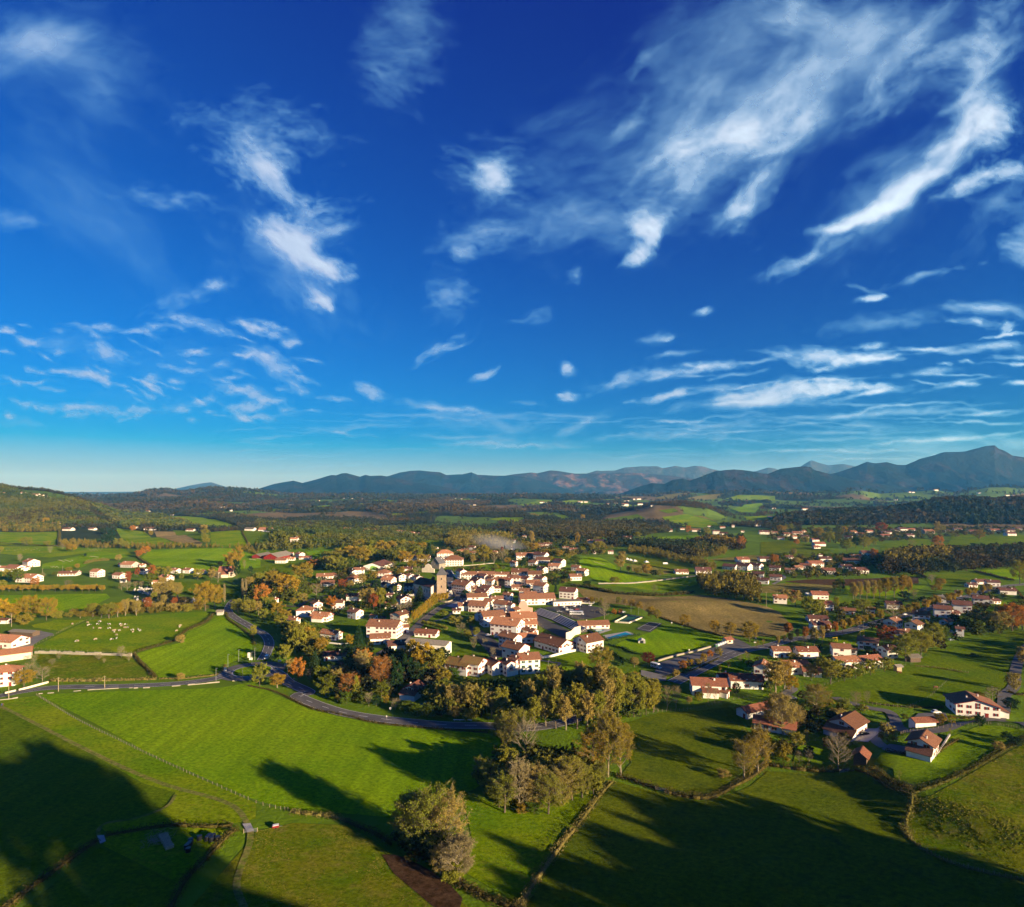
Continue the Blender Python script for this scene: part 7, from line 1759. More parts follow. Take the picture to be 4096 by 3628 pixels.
bleacher((448, 622), (540, 662), 5, 'lower flight of stone seats beside the ball court')
wall('B3', [(430,725),(470,712),(500,680),(545,668)], .5, 6.0, 'wall_cream', 'stepped grey end wall of the ball court', 'end_wall', False)

# fences made of single posts
pm = MB(); pm.bar((0, 0, -.3), (0, 0, 1.25), .055, .04, 6); PM = pm.mesh('post', [M['wood_pale']])
def fence(tile, pts, step, label, hgt_=1.0, rails=1):
    c = path_xy(tile, pts); c = dens(c, step, False)
    if len(c) > 100: c = dens(c, step * len(c) / 98, False)[:99]
    r = empty('post_fence', (c[0][0], c[0][1], float(hgt(*c[0]))))
    z0 = r.location.z; rnd = random.Random(4)
    for x, y in c:
        o = link('post', PM, r, (x - c[0][0], y - c[0][1], float(hgt(x, y)) - z0)); o.scale = (1.2, 1.2, hgt_ * rnd.uniform(.9, 1.2)); o.rotation_euler = (rnd.uniform(-.07, .07), rnd.uniform(-.07, .07), 0)
    b = MB()
    for hh in ((.5, .95) if rails == 1 else (.9,)):
        for p, q in zip(c[:-1], c[1:]):
            b.bar((p[0] - c[0][0], p[1] - c[0][1], float(hgt(*p)) - z0 + hh * hgt_), (q[0] - c[0][0], q[1] - c[0][1], float(hgt(*q)) - z0 + hh * hgt_), .012, .012, 3)
    b.build('wire', [M['metal']], r)
    tag(r, label, 'fence', 'post and wire fences')
fence('L1', [(290,62),(640,275),(1140,520),(1620,740),(2044,925),(2300,985)], 2.2, 'long fence of pale posts across the left meadows', 1.0)
fence('B1', [(250,775),(400,700),(560,615),(720,558),(950,540)], 3.0, 'post fence on the upper left of the cow pasture')
fence('B1', [(260,788),(440,805),(700,815),(1050,825)], 4.0, 'post fence above the long stone wall')
fence('L3', [(1000,225),(1200,195),(1400,180),(1550,155),(1700,115),(1900,75)], 3.0, 'row of pale posts along the top of the dark meadow')
fence('L3', [(1170,190),(1130,160),(1180,95)], 3.0, 'short post fence by the bare trees')
fence('L4', [(1060,370),(1160,350),(1400,325),(1600,300),(1780,295)], 3.0, 'post fence above the skylight house')
fence('L4', [(1830,300),(1920,320),(2044,340)], 3.0, 'post fence beside the lane end on the right')
fence('L4', [(1120,1200),(1220,1290),(1400,1385),(1600,1450),(1850,1510),(2100,1560)], 2.0, 'fence of thin stakes along the bottom of the rough knoll')
fence('L4', [(600,95),(800,130),(1000,155),(1180,162)], 4.0, 'thin fence along the corner lane meadow')
fence('L4', [(1140,150),(1300,70),(1440,-60)], 3.0, 'pale rail fence crossing the right pasture')
fence('L4', [(650,470),(720,430),(330,430)], 3.0, 'wire fence beside the farmhouse lawn')
fence('B4', [(450,1080),(700,1020),(900,950),(1100,925)], 4.0, 'post fence below the shrub belt on the right')
fence('B4', [(1180,930),(1400,950),(1600,985)], 3.0, 'post fence crossing the right pasture')
fence('B2', [(1320,560),(1400,500),(1500,430),(1600,400)], 3.0, 'low fence along the street below the church')
fence('T1', [(1140,1110),(1500,1125),(1900,1145)], 6.0, 'far fence across the bright left meadows')
fence('T1', [(1150,1060),(1600,1065),(2000,1060)], 7.0, 'upper far fence across the bright left meadows')
fence('B4', [(480,800),(700,760),(840,725)], 3.5, 'thin fence along the playing field')

# ------------------------------------------------------------------ vehicles
def mk_car():
    b = MB()
    b.prism([(-2.1, .25), (2.1, .25), (2.15, .7), (1.3, .95), (-1.9, 1.0), (-2.15, .6)], -.85, .85, axis='y')
    return b
_car = {}
CARC = {'white': (.75, .75, .73), 'black': (.02, .02, .025), 'grey': (.25, .26, .28), 'dark red': (.2, .02, .02), 'blue': (.03, .07, .2), 'silver': (.5, .52, .55)}
for k_, c_ in CARC.items(): M['car_' + k_] = plain('car_' + k_.replace(' ', '_'), c_, .3, .05, 1, .6)
def car_meshes():
    if _car: return _car
    b = MB(); b.prism([(-2.1, .25), (2.1, .25), (2.15, .68), (1.25, .92), (-1.95, .98), (-2.15, .6)], -.85, .85, axis='y'); _car['body'] = b.mesh('body', [M['car_white']])
    b = MB(); b.prism([(-1.85, .95), (1.2, .93), (.5, 1.42), (-1.3, 1.46)], -.76, .76, axis='y'); _car['cabin'] = b.mesh('cabin', [M['glass']])
    b = MB(); b.prism([(-1.25, 1.44), (.45, 1.42), (.4, 1.5), (-1.2, 1.52)], -.72, .72, axis='y'); _car['roof'] = b.mesh('roof', [M['car_white']])
    b = MB(); b.bar((0, -.11, 0), (0, .11, 0), .32, .32, 12); _car['wheel'] = b.mesh('wheel', [M['tyre']])
    b = MB(); b.box((0, 0, 0), (.06, .3, .14)); _car['headlight'] = b.mesh('headlight', [M['paint']])
    return _car
def car(tile, x, y, rz, colour, place, ontop=.33, name='parked_car'):
    m_ = car_meshes(); p = P(tile, x, y)
    r = empty(name, (p.x, p.y, p.z + ontop * max(1, p.y / 500)), R(rz))
    for k in ('body', 'cabin', 'roof'):
        o = link(k, m_[k], r)
        if k != 'cabin':
            o.material_slots[0].link = 'OBJECT'; o.material_slots[0].material = M['car_' + colour]
    for sx in (-1.3, 1.35):
        for sy in (-.8, .8): link('wheel', m_['wheel'], r, (sx, sy, .32))
    for sy in (-.6, .6): link('headlight', m_['headlight'], r, (2.14, sy, .6))
    register(r, f"{colour} car", place, 'car', 'cars ' + place)
for tl, x, y, rz, c_, pl_ in [
  ('B3',412,462,60,'white','in the car park by the school'),('B3',432,470,60,'grey','in the car park by the school'),('B3',462,462,60,'black','in the car park by the school'),('B3',500,455,60,'white','in the car park by the school'),('B3',538,452,60,'silver','in the car park by the school'),('B3',518,480,10,'dark red','in the car park by the school'),('B3',447,484,10,'white','in the car park by the school'),('B3',470,484,10,'grey','in the car park by the school'),('B3',625,448,60,'white','in the car park by the school'),('B3',378,500,0,'silver','in the car park by the school'),('B3',560,458,60,'black','in the car park by the school'),
  ('B3',870,510,20,'grey','beside the floodlit court'),('B3',885,502,20,'silver','beside the floodlit court'),
  ('B2',1855,688,20,'white','beside the apartment block car park'),('B2',1745,690,50,'blue','beside the apartment block car park'),('B2',1735,680,50,'black','beside the apartment block car park'),('B2',1925,700,20,'silver','beside the apartment block car park'),
  ('B2',1615,448,80,'white','on the forecourt below the church'),('B2',1628,545,20,'silver','on the forecourt below the church'),
  ('B2',870,295,20,'white','on the lane in the left village'),('B2',900,288,20,'grey','on the lane in the left village'),('B2',1480,300,20,'black','near the tower'),('B2',1565,265,-60,'white','on the street right of the tower'),('B2',1572,300,-60,'grey','on the street right of the tower'),('B2',1880,235,0,'white','on the upper village street'),
  ('L4',765,380,10,'black','in the yard of the red roofed farmhouse'),('L4',1342,208,5,'white','before the wide white farmhouse'),('L4',195,95,-20,'grey','near the brown scrub'),
  ('B4',470,905,20,'white','in the estate'),('B4',405,860,-20,'grey','in the estate'),('B4',800,505,0,'black','along the lined road'),('B4',1470,665,20,'silver','in the yard on the right slope'),('B4',1500,685,20,'dark red','in the yard on the right slope'),('B4',1460,725,20,'white','in the yard on the right slope'),
  ('B2',272,485,80,'black','on the lane left of the gardens'),('B4',1090,520,20,'white','along the lined road'),('B1',60,780,-20,'grey','in the farm yard'),('B1',35,772,-20,'silver','in the farm yard'),('B2',1840,235,0,'grey','on the upper village street'),
]: car(tl, x, y, rz, c_, pl_)
# white van on the side road
def boxvan(tile, x, y, rz, label, cat, name, L, Wd, Hh, stripe=None, cabw=1.2, win=0):
    p = P(tile, x, y); r = empty(name, (p.x, p.y, p.z + .35 * max(1, p.y / 500)), R(rz))
    b = MB(); b.prism([(-L / 2, .4), (L / 2, .4), (L / 2, 1.2), (L / 2 - cabw * .6, Hh * .9), (L / 2 - cabw, Hh), (-L / 2, Hh)], -Wd / 2, Wd / 2, axis='y'); b.build('body', [M['car_white']], r)
    b = MB(); b.prism([(L / 2 + .02, 1.25), (L / 2 - cabw * .56, Hh * .88), (L / 2 - cabw * .9, Hh * .88), (L / 2 - .7, 1.25)], -Wd / 2 - .02, Wd / 2 + .02, axis='y'); b.build('windscreen', [M['glass']], r)
    for k in range(win):
        b = MB(); b.box((-L / 2 + (k + .5) * (L - 2) / win, 0, Hh * .68), ((L - 2) / win * .86, Wd + .05, Hh * .3)); b.build('window', [M['glass']], r)
    if stripe:
        b = MB(); b.box((-.3, 0, Hh * .3), (L * .85, Wd + .04, .4)); b.build('stripe', [M[stripe]], r)
    for sx in (-L * .3, L * .33):
        for sy in (-1, 1): link('wheel', car_meshes()['wheel'], r, (sx, sy * (Wd / 2 - .1), .38))
    tag(r, label, cat)
boxvan('B2', 85, 870, -80, 'white van driving on the road bend', 'van', 'van', 4.6, 1.9, 2.1, win=2)
boxvan('B3', 1150, 945, -50, 'white camper van parked in front of the dark red tree', 'camper van', 'camper_van', 6.6, 2.3, 3.0, 'car_blue', 1.6, 2)
boxvan('B3', 517, 520, -2, 'long white and dark coach in the tree lined car park', 'coach', 'coach', 12.5, 2.6, 3.3, 'car_black', .8, 7)
boxvan('B4', 320, 365, 0, 'white caravan beside the hillside cottage', 'caravan', 'caravan', 5.5, 2.2, 2.6, None, .6, 2)
boxvan('T3', 1225, 1115, 0, 'dark trailer standing in the far pasture', 'trailer', 'trailer', 7, 2.4, 2.8, None, .6, 0)
# containers beside the kiosk
for i in range(5):
    p = P('B3', 1628 + 18 * i, 780 - 7 * i); b = MB(); b.box((0, 0, 1.0), (1.7, 1.6, 1.5), 0); b.prism([(-.85, 1.75), (.85, 1.75), (.6, 2.1), (-.6, 2.1)], -.8, .8, 1)
    m_ = M['green_paint'] if i == 0 else M['car_silver']
    o = b.build('recycling_bin', [m_, M['car_grey']], None, (p.x, p.y, p.z + .4), R(20))
    tag(o, ['green recycling bin at the left end of the row', 'grey recycling bin next to the green one', 'middle grey recycling bin of the row', 'fourth grey recycling bin from the green one', 'grey recycling bin nearest the kiosk'][i], 'bin', 'recycling bins beside the kiosk')
# market tents on the far lane
for i, (x, y) in enumerate([(920, 1085), (945, 1093), (980, 1100), (1073, 1108)]):
    p = P('T3', x, y); r = empty('tent', (p.x, p.y, p.z), 0.3)
    b = MB(); a = 3.2; b.poly([(-a, -a, 2.4), (a, -a, 2.4), (0, 0, 5)]); b.poly([(a, -a, 2.4), (a, a, 2.4), (0, 0, 5)]); b.poly([(a, a, 2.4), (-a, a, 2.4), (0, 0, 5)]); b.poly([(-a, a, 2.4), (-a, -a, 2.4), (0, 0, 5)]); b.build('canopy', [M['wall_white']], r)
    for sx in (-1, 1):
        for sy in (-1, 1):
            b = MB(); b.bar((sx * a, sy * a, 0), (sx * a, sy * a, 2.4), .06); b.build('pole', [M['metal']], r)
    register(r, 'small white pointed tent', 'in the far pasture', 'tent', 'white tents')

# ------------------------------------------------------------------ animals and people
def skin_obj(name, verts, edges, radii, mat, root=0, sub=1):
    me = bpy.data.meshes.new(name); me.from_pydata(verts, edges, []); me.update()
    o = bpy.data.objects.new(name, me); COL.objects.link(o)
    o.modifiers.new('s', 'SKIN'); 
    if not me.skin_vertices: me.attributes
    for i, r_ in enumerate(radii):
        sv = me.skin_vertices[0].data[i]; sv.radius = (r_, r_); sv.use_root = (i == root)
    if sub:
        m_ = o.modifiers.new('u', 'SUBSURF'); m_.levels = sub; m_.render_levels = sub
    dg = bpy.context.evaluated_depsgraph_get(); dg.update()
    nm = bpy.data.meshes.new_from_object(o.evaluated_get(dg))
    bpy.data.objects.remove(o, do_unlink=True)
    nm.materials.clear(); nm.materials.append(mat); nm.name = name
    nm.polygons.foreach_set('use_smooth', [True] * len(nm.polygons))
    return nm
def quadruped(name, mat, s=1.0, graze=True, bulk=1.0):
    hz = .55 if graze else 1.45
    V = [(-.75, 0, 1.1), (-.3, 0, 1.08), (.25, 0, 1.08), (.7, 0, 1.15), (1.05, 0, 1.1 if graze else 1.35), (1.3, 0, .75 if graze else 1.5), (1.5, 0, .35 if graze else 1.42),
         (.62, .22, .75), (.62, .24, .4), (.64, .24, .02), (.62, -.22, .75), (.6, -.24, .4), (.58, -.24, .02),
         (-.72, .22, .75), (-.82, .24, .42), (-.78, .24, .02), (-.72, -.22, .75), (-.78, -.24, .42), (-.72, -.24, .02), (-1.0, 0, 1.0), (-1.05, 0, .5)]
    E = [(0, 1), (1, 2), (2, 3), (3, 4), (4, 5), (5, 6), (3, 7), (7, 8), (8, 9), (3, 10), (10, 11), (11, 12), (0, 13), (13, 14), (14, 15), (0, 16), (16, 17), (17, 18), (0, 19), (19, 20)]
    Rr = [.34, .4, .4, .34, .2, .17, .1, .15, .09, .07, .15, .09, .07, .17, .09, .07, .17, .09, .07, .04, .03]
    V = [(a * s, b * s, c * s) for a, b, c in V]; Rr = [r_ * s * bulk for r_ in Rr]
    return skin_obj(name, V, E, Rr, mat, 1)
def patchy(name, c1, c2, sc):
    m, t = newmat(name); n = noise(t, sc, 2, .4, None, 0, .49, .51, obj=True)
    return finish(m, t, ramp_mix(t, n, c1, c2), .9)
M['cow_pied'] = patchy('pied_hide', (.5, .46, .38), (.02, .018, .016), .9)
M['cow_cream'] = plain('cream_hide', (.40, .30, .19), .9, .15, 1)
M['fleece'] = plain('fleece', (.52, .45, .32), .95, .1, 1)
M['horse'] = plain('chestnut_hide', (.16, .06, .03), .8, .2, 1)
cowP = quadruped('cow', M['cow_pied']); cowC = quadruped('cow', M['cow_cream']); cowS = quadruped('cow', M['cow_pied'], graze=False)
sheepM = quadruped('sheep', M['fleece'], .5, True, 1.25); horseM = quadruped('horse', M['horse'], 1.15)
rc = random.Random(9)
def animal(me, name, tl, x, y, look, place, cat):
    p = P(tl, x, y); o = link(name, me, None, (p.x, p.y, p.z + .1), rc.uniform(0, 6.28)); register(o, look, place, cat, cat + 's ' + place)
for (x, y, k) in [(700,585,'c'),(698,607,'p'),(712,605,'p'),(745,628,'c'),(778,598,'p'),(795,578,'p'),(803,575,'p'),(795,633,'c'),(872,600,'s'),(873,632,'p'),(905,650,'c'),(912,660,'p'),(918,648,'c'),(930,684,'c'),(952,650,'s'),(962,598,'p'),(968,610,'c'),(1000,602,'p'),(998,626,'c'),(1020,624,'s'),(1058,645,'p'),(1062,660,'c'),(1103,640,'s'),(1118,650,'p'),(890,722,'p'),(932,712,'s'),(763,720,'c'),(610,735,'p'),(622,733,'c'),(1437,610,'c'),(1435,620,'p'),(1408,652,'c'),(578,596,'c')]:
    animal({'c': cowC, 'p': cowP, 's': cowS}[k], 'cow', 'B1', x, y, {'c': 'cream cow', 'p': 'black and white cow', 's': 'dark pied cow, head raised'}[k], 'in the green pasture', 'cow')
for (tl, pts, pl_) in [
  ('T1', [(30+22*i, 985+((i*37)%22)) for i in range(14)], 'in the pasture below the left hill'), ('T1', [(705+12*i, 990+((i*29)%20)) for i in range(10)], 'beside the brook meadow'), ('T1', [(470+10*i, 1080+((i*17)%14)) for i in range(12)], 'along the bright left meadow'), ('T1', [(720+9*i, 1050+((i*13)%12)) for i in range(8)], 'near the brown hedge'), ('T1', [(405+12*i, 1130+((i*7)%12)) for i in range(6)], 'by the three-storey house'),
  ('B2', [(5+6*i, 68+((i*11)%10)) for i in range(8)], 'beside the farmstead'), ('B3', [(655+7*i, 96+i*1.8+((i*7)%4)) for i in range(13)], 'crossing the upper pasture'), ('T3', [(1360+9*i, 765+((i*19)%18)) for i in range(9)], 'on the hillside meadow'), ('B1', [(1990+7*i, 74+((i*5)%9)) for i in range(8)], 'at the end of the far left meadow')]:
    for (x, y) in pts: animal(sheepM, 'sheep', tl, x, y, 'small pale sheep', pl_, 'sheep')
animal(horseM, 'horse', 'B4', 1045, 990, 'chestnut horse', 'grazing below the shelter', 'horse')
animal(horseM, 'horse', 'B4', 1337, 1110, 'chestnut horse', 'alone in the right pasture', 'horse')
def person(tl, x, y, rz, top, label):
    p = P(tl, x, y)
    V = [(0, 0, .95), (0, 0, 1.2), (0, 0, 1.42), (0, 0, 1.52), (.0, .0, 1.66), (-.2, 0, 1.4), (-.27, .03, 1.12), (-.25, .1, .88), (.2, 0, 1.4), (.27, -.03, 1.12), (.25, .08, .88), (-.1, 0, .9), (-.1, .1, .5), (-.1, .05, .05), (.1, 0, .9), (.1, -.05, .5), (.1, -.15, .05)]
    E = [(0, 1), (1, 2), (2, 3), (3, 4), (2, 5), (5, 6), (6, 7), (2, 8), (8, 9), (9, 10), (0, 11), (11, 12), (12, 13), (0, 14), (14, 15), (15, 16)]
    Rr = [.15, .15, .16, .06, .11, .07, .05, .035, .07, .05, .035, .1, .07, .05, .1, .07, .05]
    me = skin_obj('person', V, E, Rr, M[top]); o = link('person', me, None, (p.x, p.y, p.z), R(rz)); tag(o, label, 'person')
    b = MB(); b.ell((0, 0, 1.70), (.115, .115, .1)); b.build('hair', [M['wood']], o)
person('L1', 14, 152, 20, 'car_blue', 'person in dark blue walking the field track, left of two')
person('L1', 24, 150, -30, 'car_dark red', 'person in a reddish top walking the field track, right of two')

# ------------------------------------------------------------------ near field: logs, bales, slabs, tractor implement
def lathe_bale():
    b = MB(); b.bar((0, 0, .0), (0, 0, .1), .58, .66, 16); b.bar((0, 0, .1), (0, 0, 1.15), .66, .66, 16); b.bar((0, 0, 1.15), (0, 0, 1.25), .66, .58, 16)
    return b.mesh('wrapped_bale', [M['black']])
BM_ = lathe_bale()
for (x, y) in [(1655,1222),(1672,1205),(1702,1205),(1688,1228),(1735,1222),(1592,1218),(1522,1240),(1518,1262),(1505,1278),(1490,1290),(1502,1315)]:
    p = P('L1', x, y); o = link('wrapped_bale', BM_, None, (p.x, p.y, p.z)); o.scale = (1.15,) * 3
    register(o, 'round black wrapped bale', 'in the small paddock', 'bale', 'black bales in the paddock')
a, c = P('L1', 1300, 1190), P('L1', 1360, 1300); d = Vector((c.x - a.x, c.y - a.y, 0)); n = int(d.length / .42)
r = empty('log_pile', (a.x, a.y, a.z), math.atan2(d.y, d.x)); rl = random.Random(2)
for k in range(n):
    for row in range(3):
        b = MB(); x_ = k * .42 + rl.uniform(-.05, .05) + .2 * (row % 2); w_ = 1.1 + rl.uniform(-.2, .2)
        b.bar((x_, -w_, .2 + row * .33), (x_, w_, .2 + row * .33 + rl.uniform(-.03, .03)), .2, .18, 7); b.build('log', [M['wood_pale']], r)
tag(r, 'long stack of pale sawn logs in the paddock', 'log pile')
p = P('L1', 1255, 1220); b = MB(); rb_ = random.Random(8)
for k in range(120):
    x_, y_ = rb_.gauss(0, 1.8), rb_.gauss(0, 2.0); a_ = rb_.uniform(0, 3.1); b.bar((x_, y_, .1 + rb_.random() * 1.1), (x_ + math.cos(a_) * 1.7, y_ + math.sin(a_) * 1.7, .1 + rb_.random() * 1.1), .05, .03, 4)
o = b.build('brushwood_heap', [M['wood_pale']], None, (p.x, p.y, p.z)); tag(o, 'tangled heap of cut branches beside the logs', 'brushwood')
for tl, pts in (('L1', [(775,1190),(830,1185),(845,1235),(800,1255)]), ('L1', [(1935,1095),(2000,1090),(2030,1150),(1975,1165)])):
    sheet('concrete_slab', tl, pts, 'concrete', .34, 6)
def gate(tl, x, y, rz, label):
    p = P(tl, x, y); r = empty('field_gate', (p.x, p.y, p.z), R(rz)); b = MB()
    for z in (.3, .55, .8, 1.05, 1.3): b.bar((-2, 0, z), (2, 0, z), .03)
    b.bar((-2, 0, .3), (2, 0, 1.3), .03); b.build('bars', [M['metal']], r)
    for s_ in (-1, 1):
        b = MB(); b.bar((s_ * 2.1, 0, -.2), (s_ * 2.1, 0, 1.5), .08); b.build('post', [M['wood_pale']], r)
    tag(r, label, 'gate')
gate('L1', 2000, 1160, 10, 'metal field gate by the concrete slab'); gate('L4', 610, 680, 10, 'wooden field gate under the big bare tree'); gate('L3', 1195, 828, -20, 'gate in the gap of the dark hedge')
p = P('L2', 158, 1122); r = empty('muck_spreader', (p.x, p.y, p.z), R(20))
b = MB(); b.prism([(-1.3, .5), (1.3, .5), (1.6, 1.4), (-1.6, 1.4)], -.9, .9, axis='y'); b.build('hopper', [M['car_dark red']], r)
b = MB(); b.box((0, 0, 1.5), (2.6, 1.5, .2)); b.build('load', [M['paint']], r)
for s_ in (-1, 1): link('wheel', car_meshes()['wheel'], r, (0, s_, .4))
b = MB(); b.bar((1.3, 0, .5), (2.8, 0, .4), .06); b.build('drawbar', [M['metal']], r)
r.scale = (.7, .7, .7); tag(r, 'small red and white farm implement beside the hedge', 'implement')
p = P('L2', 1650, 268 + 2); b = MB(); b.box((0, 0, .75), (9, .12, .35)); [b.bar((x_, .1, 0), (x_, .1, .8), .07) for x_ in (-4, -1.3, 1.3, 4)]
o = b.build('guard_rail', [M['wall_white']], None, (p.x, p.y, p.z), R(-2)); tag(o, 'white guard rail on the far side of the road', 'rail')
p = P('L3', 550, 226); b = MB(); b.box((0, 0, .75), (17, .15, .4)); [b.bar((x_, .1, 0), (x_, .1, .8), .07) for x_ in (-7, -3.5, 0, 3.5, 7)]
o = b.build('guard_rail', [M['wall_white']], None, (p.x, p.y, p.z), R(22)); tag(o, 'white guard rail on the bridge inside the wood', 'rail')

# ------------------------------------------------------------------ poles, lamps, signs
def pole(tl, x, y, h, label, kind='telegraph_pole', mat='wood_pale', arm=True):
    p = P(tl, x, y); r = empty(kind, (p.x, p.y, p.z)); b = MB(); b.bar((0, 0, -.3), (0, 0, h), .16, .11, 8); b.build('pole', [M[mat]], r)
    if arm:
        b = MB(); b.box((0, 0, h - .5), (1.6, .12, .12)); b.build('crossarm', [M[mat]], r)
    register(r, label, '', 'pole', 'telegraph poles') if False else tag(r, label, 'pole', 'poles')
for tl, x, y, h, lab in [('B1',70,1190,9,'pale pole below the road at the left edge'),('B1',466,1130,8,'pale pole by the road below the orchard wall'),('B1',836,1103,7,'pale pole at the middle of the orchard road'),('B1',92,612,9,'pole behind the farm barn'),('B1',500,168,7,'pole behind the three-storey left house'),('B1',340,182,6,'pole on the left lane'),('B4',1665,300,5,'leaning pole in the right field'),('B3',2030,455,14,'tall pole at the edge of the stubble field'),('T1',1770,845,10,'twin pole in the far crop field'),('L4',740,180,3,'aerial mast on the corner farmhouse yard')]:
    pole(tl, x, y, h, lab)
def lamp(tl, x, y, h, place):
    p = P(tl, x, y); r = empty('street_lamp', (p.x, p.y, p.z)); b = MB(); b.bar((0, 0, -.2), (0, 0, h), .09, .06, 6); b.build('pole', [M['metal']], r)
    b = MB(); b.box((.5, 0, h), (1.1, .18, .12)); b.build('lamp_head', [M['metal']], r); register(r, 'slim grey street lamp', place, 'street lamp', 'street lamps ' + place)
for x, y in ((1725,1055),(1820,935),(1906,895),(2034,880),(1938,1035),(2010,915)): lamp('B1', x, y, 8, 'around the roundabout')
for x, y in ((122,890),(252,1040)): lamp('B2', x, y, 8, 'beside the side road')
for x, y in ((352,895),(290,945)): lamp('B3', x, y, 5, 'on the village hall lawn')
for x, y in ((400,555),(545,520),(480,545),(1010,520),(950,500)): lamp('B3', x, y, 7, 'around the car park and courts')
for x, y in ((300,690),(740,690),(760,640)): lamp('B4', x, y, 7, 'beside the right road')
def sign(tl, x, y, w, h, z, rz, mat, label, icon=None):
    p = P(tl, x, y); r = empty('road_sign', (p.x, p.y, p.z), R(rz)); b = MB()
    for s_ in ((-.35, .35) if w > 1 else (0,)): b.bar((s_ * w, 0, 0), (s_ * w, 0, z + h / 2), .05)
    b.build('post', [M['metal']], r)
    b = MB(); b.box((0, -.08, z), (w, .06, h)); pn_ = b.build('panel', [M[mat]], r)
    b = MB()
    if icon == 'lines':
        for k in range(3): b.box((0, -.13, z + h * (.28 - .28 * k)), (w * .75, .02, h * .1))
    elif icon == 'bar': b.box((0, -.13, z), (w * .6, .02, h * .2))
    if icon: b.build('lettering', [M['glass'] if mat == 'wall_white' else M['paint']], pn_)
    tag(r, label, 'sign', 'road signs')
sign('B1', 1988, 878, 1.6, 3.2, 3.2, 10, 'wall_white', 'tall white direction sign behind the roundabout', 'lines')
sign('B1', 2003, 888, 2.0, 1.4, 1.6, 10, 'wall_white', 'low white board next to the tall direction sign', 'lines')
sign('B1', 1798, 985, 1.3, 2.4, 2.6, 20, 'wall_white', 'white information panel left of the roundabout', 'lines')
sign('B1', 2002, 1040, 1.6, 2.0, 2.4, -20, 'car_blue', 'blue sign on the traffic island', 'bar')
sign('B2', 188, 905, 2.2, 1.1, 1.8, -10, 'wall_white', 'white direction sign on the verge of the bend', 'lines')
sign('B2', 237, 935, 2.0, 1.2, 1.6, -10, 'wall_white', 'second white direction sign below the bend', 'lines')
sign('B2', 303, 1060, .9, .9, 2.4, -10, 'car_dark red', 'round red sign beside the lower road', 'bar')
sign('B2', 134, 720, .9, .9, 2.2, -10, 'car_dark red', 'small red sign on the side road bend', 'bar')
sign('L2', 1073, 188, .9, 1.0, 1.4, 0, 'wall_white', 'small white sign before the garden hedge', 'bar')
sign('L2', 1043, 262, .5, .6, 2.0, 0, 'wall_white', 'white marker post on the road edge', 'bar')
sign('B3', 1275, 600, .9, .9, 2.0, 0, 'wall_white', 'small white sign at the field lane', 'bar')
sign('B3', 1360, 625, .9, .9, 2.0, 0, 'wall_white', 'white cross-shaped sign by the lone golden tree', 'bar')
sign('B3', 1945, 735, 1.6, 1.4, 3.0, 0, 'car_blue', 'blue direction sign at the junction', 'lines')
sign('B3', 1940, 755, 1.6, .8, 1.6, 0, 'wall_white', 'white direction arm below the blue sign', 'lines')
sign('B3', 1415, 830, .8, .8, 2.8, 0, 'wall_white', 'white sign on the car park wall', 'bar')
# goals on the playing field
for tl, x, y, lab in (('B4', 533, 735, 'yellow goal frame on the left of the playing field'), ('B4', 750, 682, 'yellow goal frame on the right of the playing field')):
    p = P(tl, x, y); b = MB(); w_ = 2.6
    for q0, q1 in (((-w_, 0, 0), (-w_, 0, 3.2)), ((w_, 0, 0), (w_, 0, 3.2)), ((-w_, 0, 3.2), (w_, 0, 3.2)), ((-w_, 1.6, 0), (-w_, 0, 3.2)), ((w_, 1.6, 0), (w_, 0, 3.2)), ((-w_, 1.6, 0), (w_, 1.6, 0))): b.bar(q0, q1, .14)
    o = b.build('goal', [M['yellow']], None, (p.x, p.y, p.z), R(25)); tag(o, lab, 'goal', 'yellow goals')
# courts
def court(tl, pts, label, wallm, h):
    w_ = [P(tl, *q) for q in pts]; r = empty('court_fence', w_[0]); b = MB(); o0 = w_[0]
    for a_, c_ in zip(w_, w_[1:] + w_[:1]):
        d_ = c_ - a_; b.box(((a_.x + c_.x) / 2 - o0.x, (a_.y + c_.y) / 2 - o0.y, h / 2), (math.hypot(d_.x, d_.y), .15, h), 0, math.atan2(d_.y, d_.x))
    b.build('board', [M[wallm]], r); tag(r, label, 'fence')
court('B3', [(820,580),(935,588),(1045,540),(925,522)], 'pale board fence around the small green pitch', 'wall_cream', 1.3)
for s_, (x, y) in enumerate(((890, 583), (1010, 530))):
    p = P('B3', x, y); b = MB(); [b.bar((x_, 0, 0), (x_, 0, 5), .09) for x_ in (-3, 3)]; [b.bar((-3, 0, z_), (3, 0, z_), .05) for z_ in (1.5, 3, 5)]
    o = b.build('ball_cage', [M['green_paint']], None, (p.x, p.y, p.z), R(10)); tag(o, ['green ball cage nearer the viewer on the pitch', 'green ball cage on the far end of the pitch'][s_], 'cage')
b = MB()
pc = [P('B3', *q) for q in ((1005, 633), (1098, 584), (1185, 592), (1100, 653))]
for a_, c_ in list(zip(pc, pc[1:] + pc[:1])) + [((pc[0] + pc[1]) / 2, (pc[2] + pc[3]) / 2)]:
    d_ = c_ - a_; b.box(((a_.x + c_.x) / 2, (a_.y + c_.y) / 2, (a_.z + c_.z) / 2 + .8), (math.hypot(d_.x, d_.y), .25, .02), 0, math.atan2(d_.y, d_.x))
o = b.build('court_marking', [M['paint']]); tag(o, kind='structure')
p = P('B3', 1035, 738); b = MB(); b.prism([(-2.5, -1), (2.5, -1), (2.5, 1.6), (0, 2.8), (-2.5, 1.6)], -3, 3, 0); b.box((3.05, 0, 1), (.1, 2.4, 2.4), 1)
o = b.build('bunker', [M['wall_grey'], M['glass']], None, (p.x, p.y, p.z), R(-100)); tag(o, 'small grey vaulted shelter in the lawn below the pool', 'shelter')
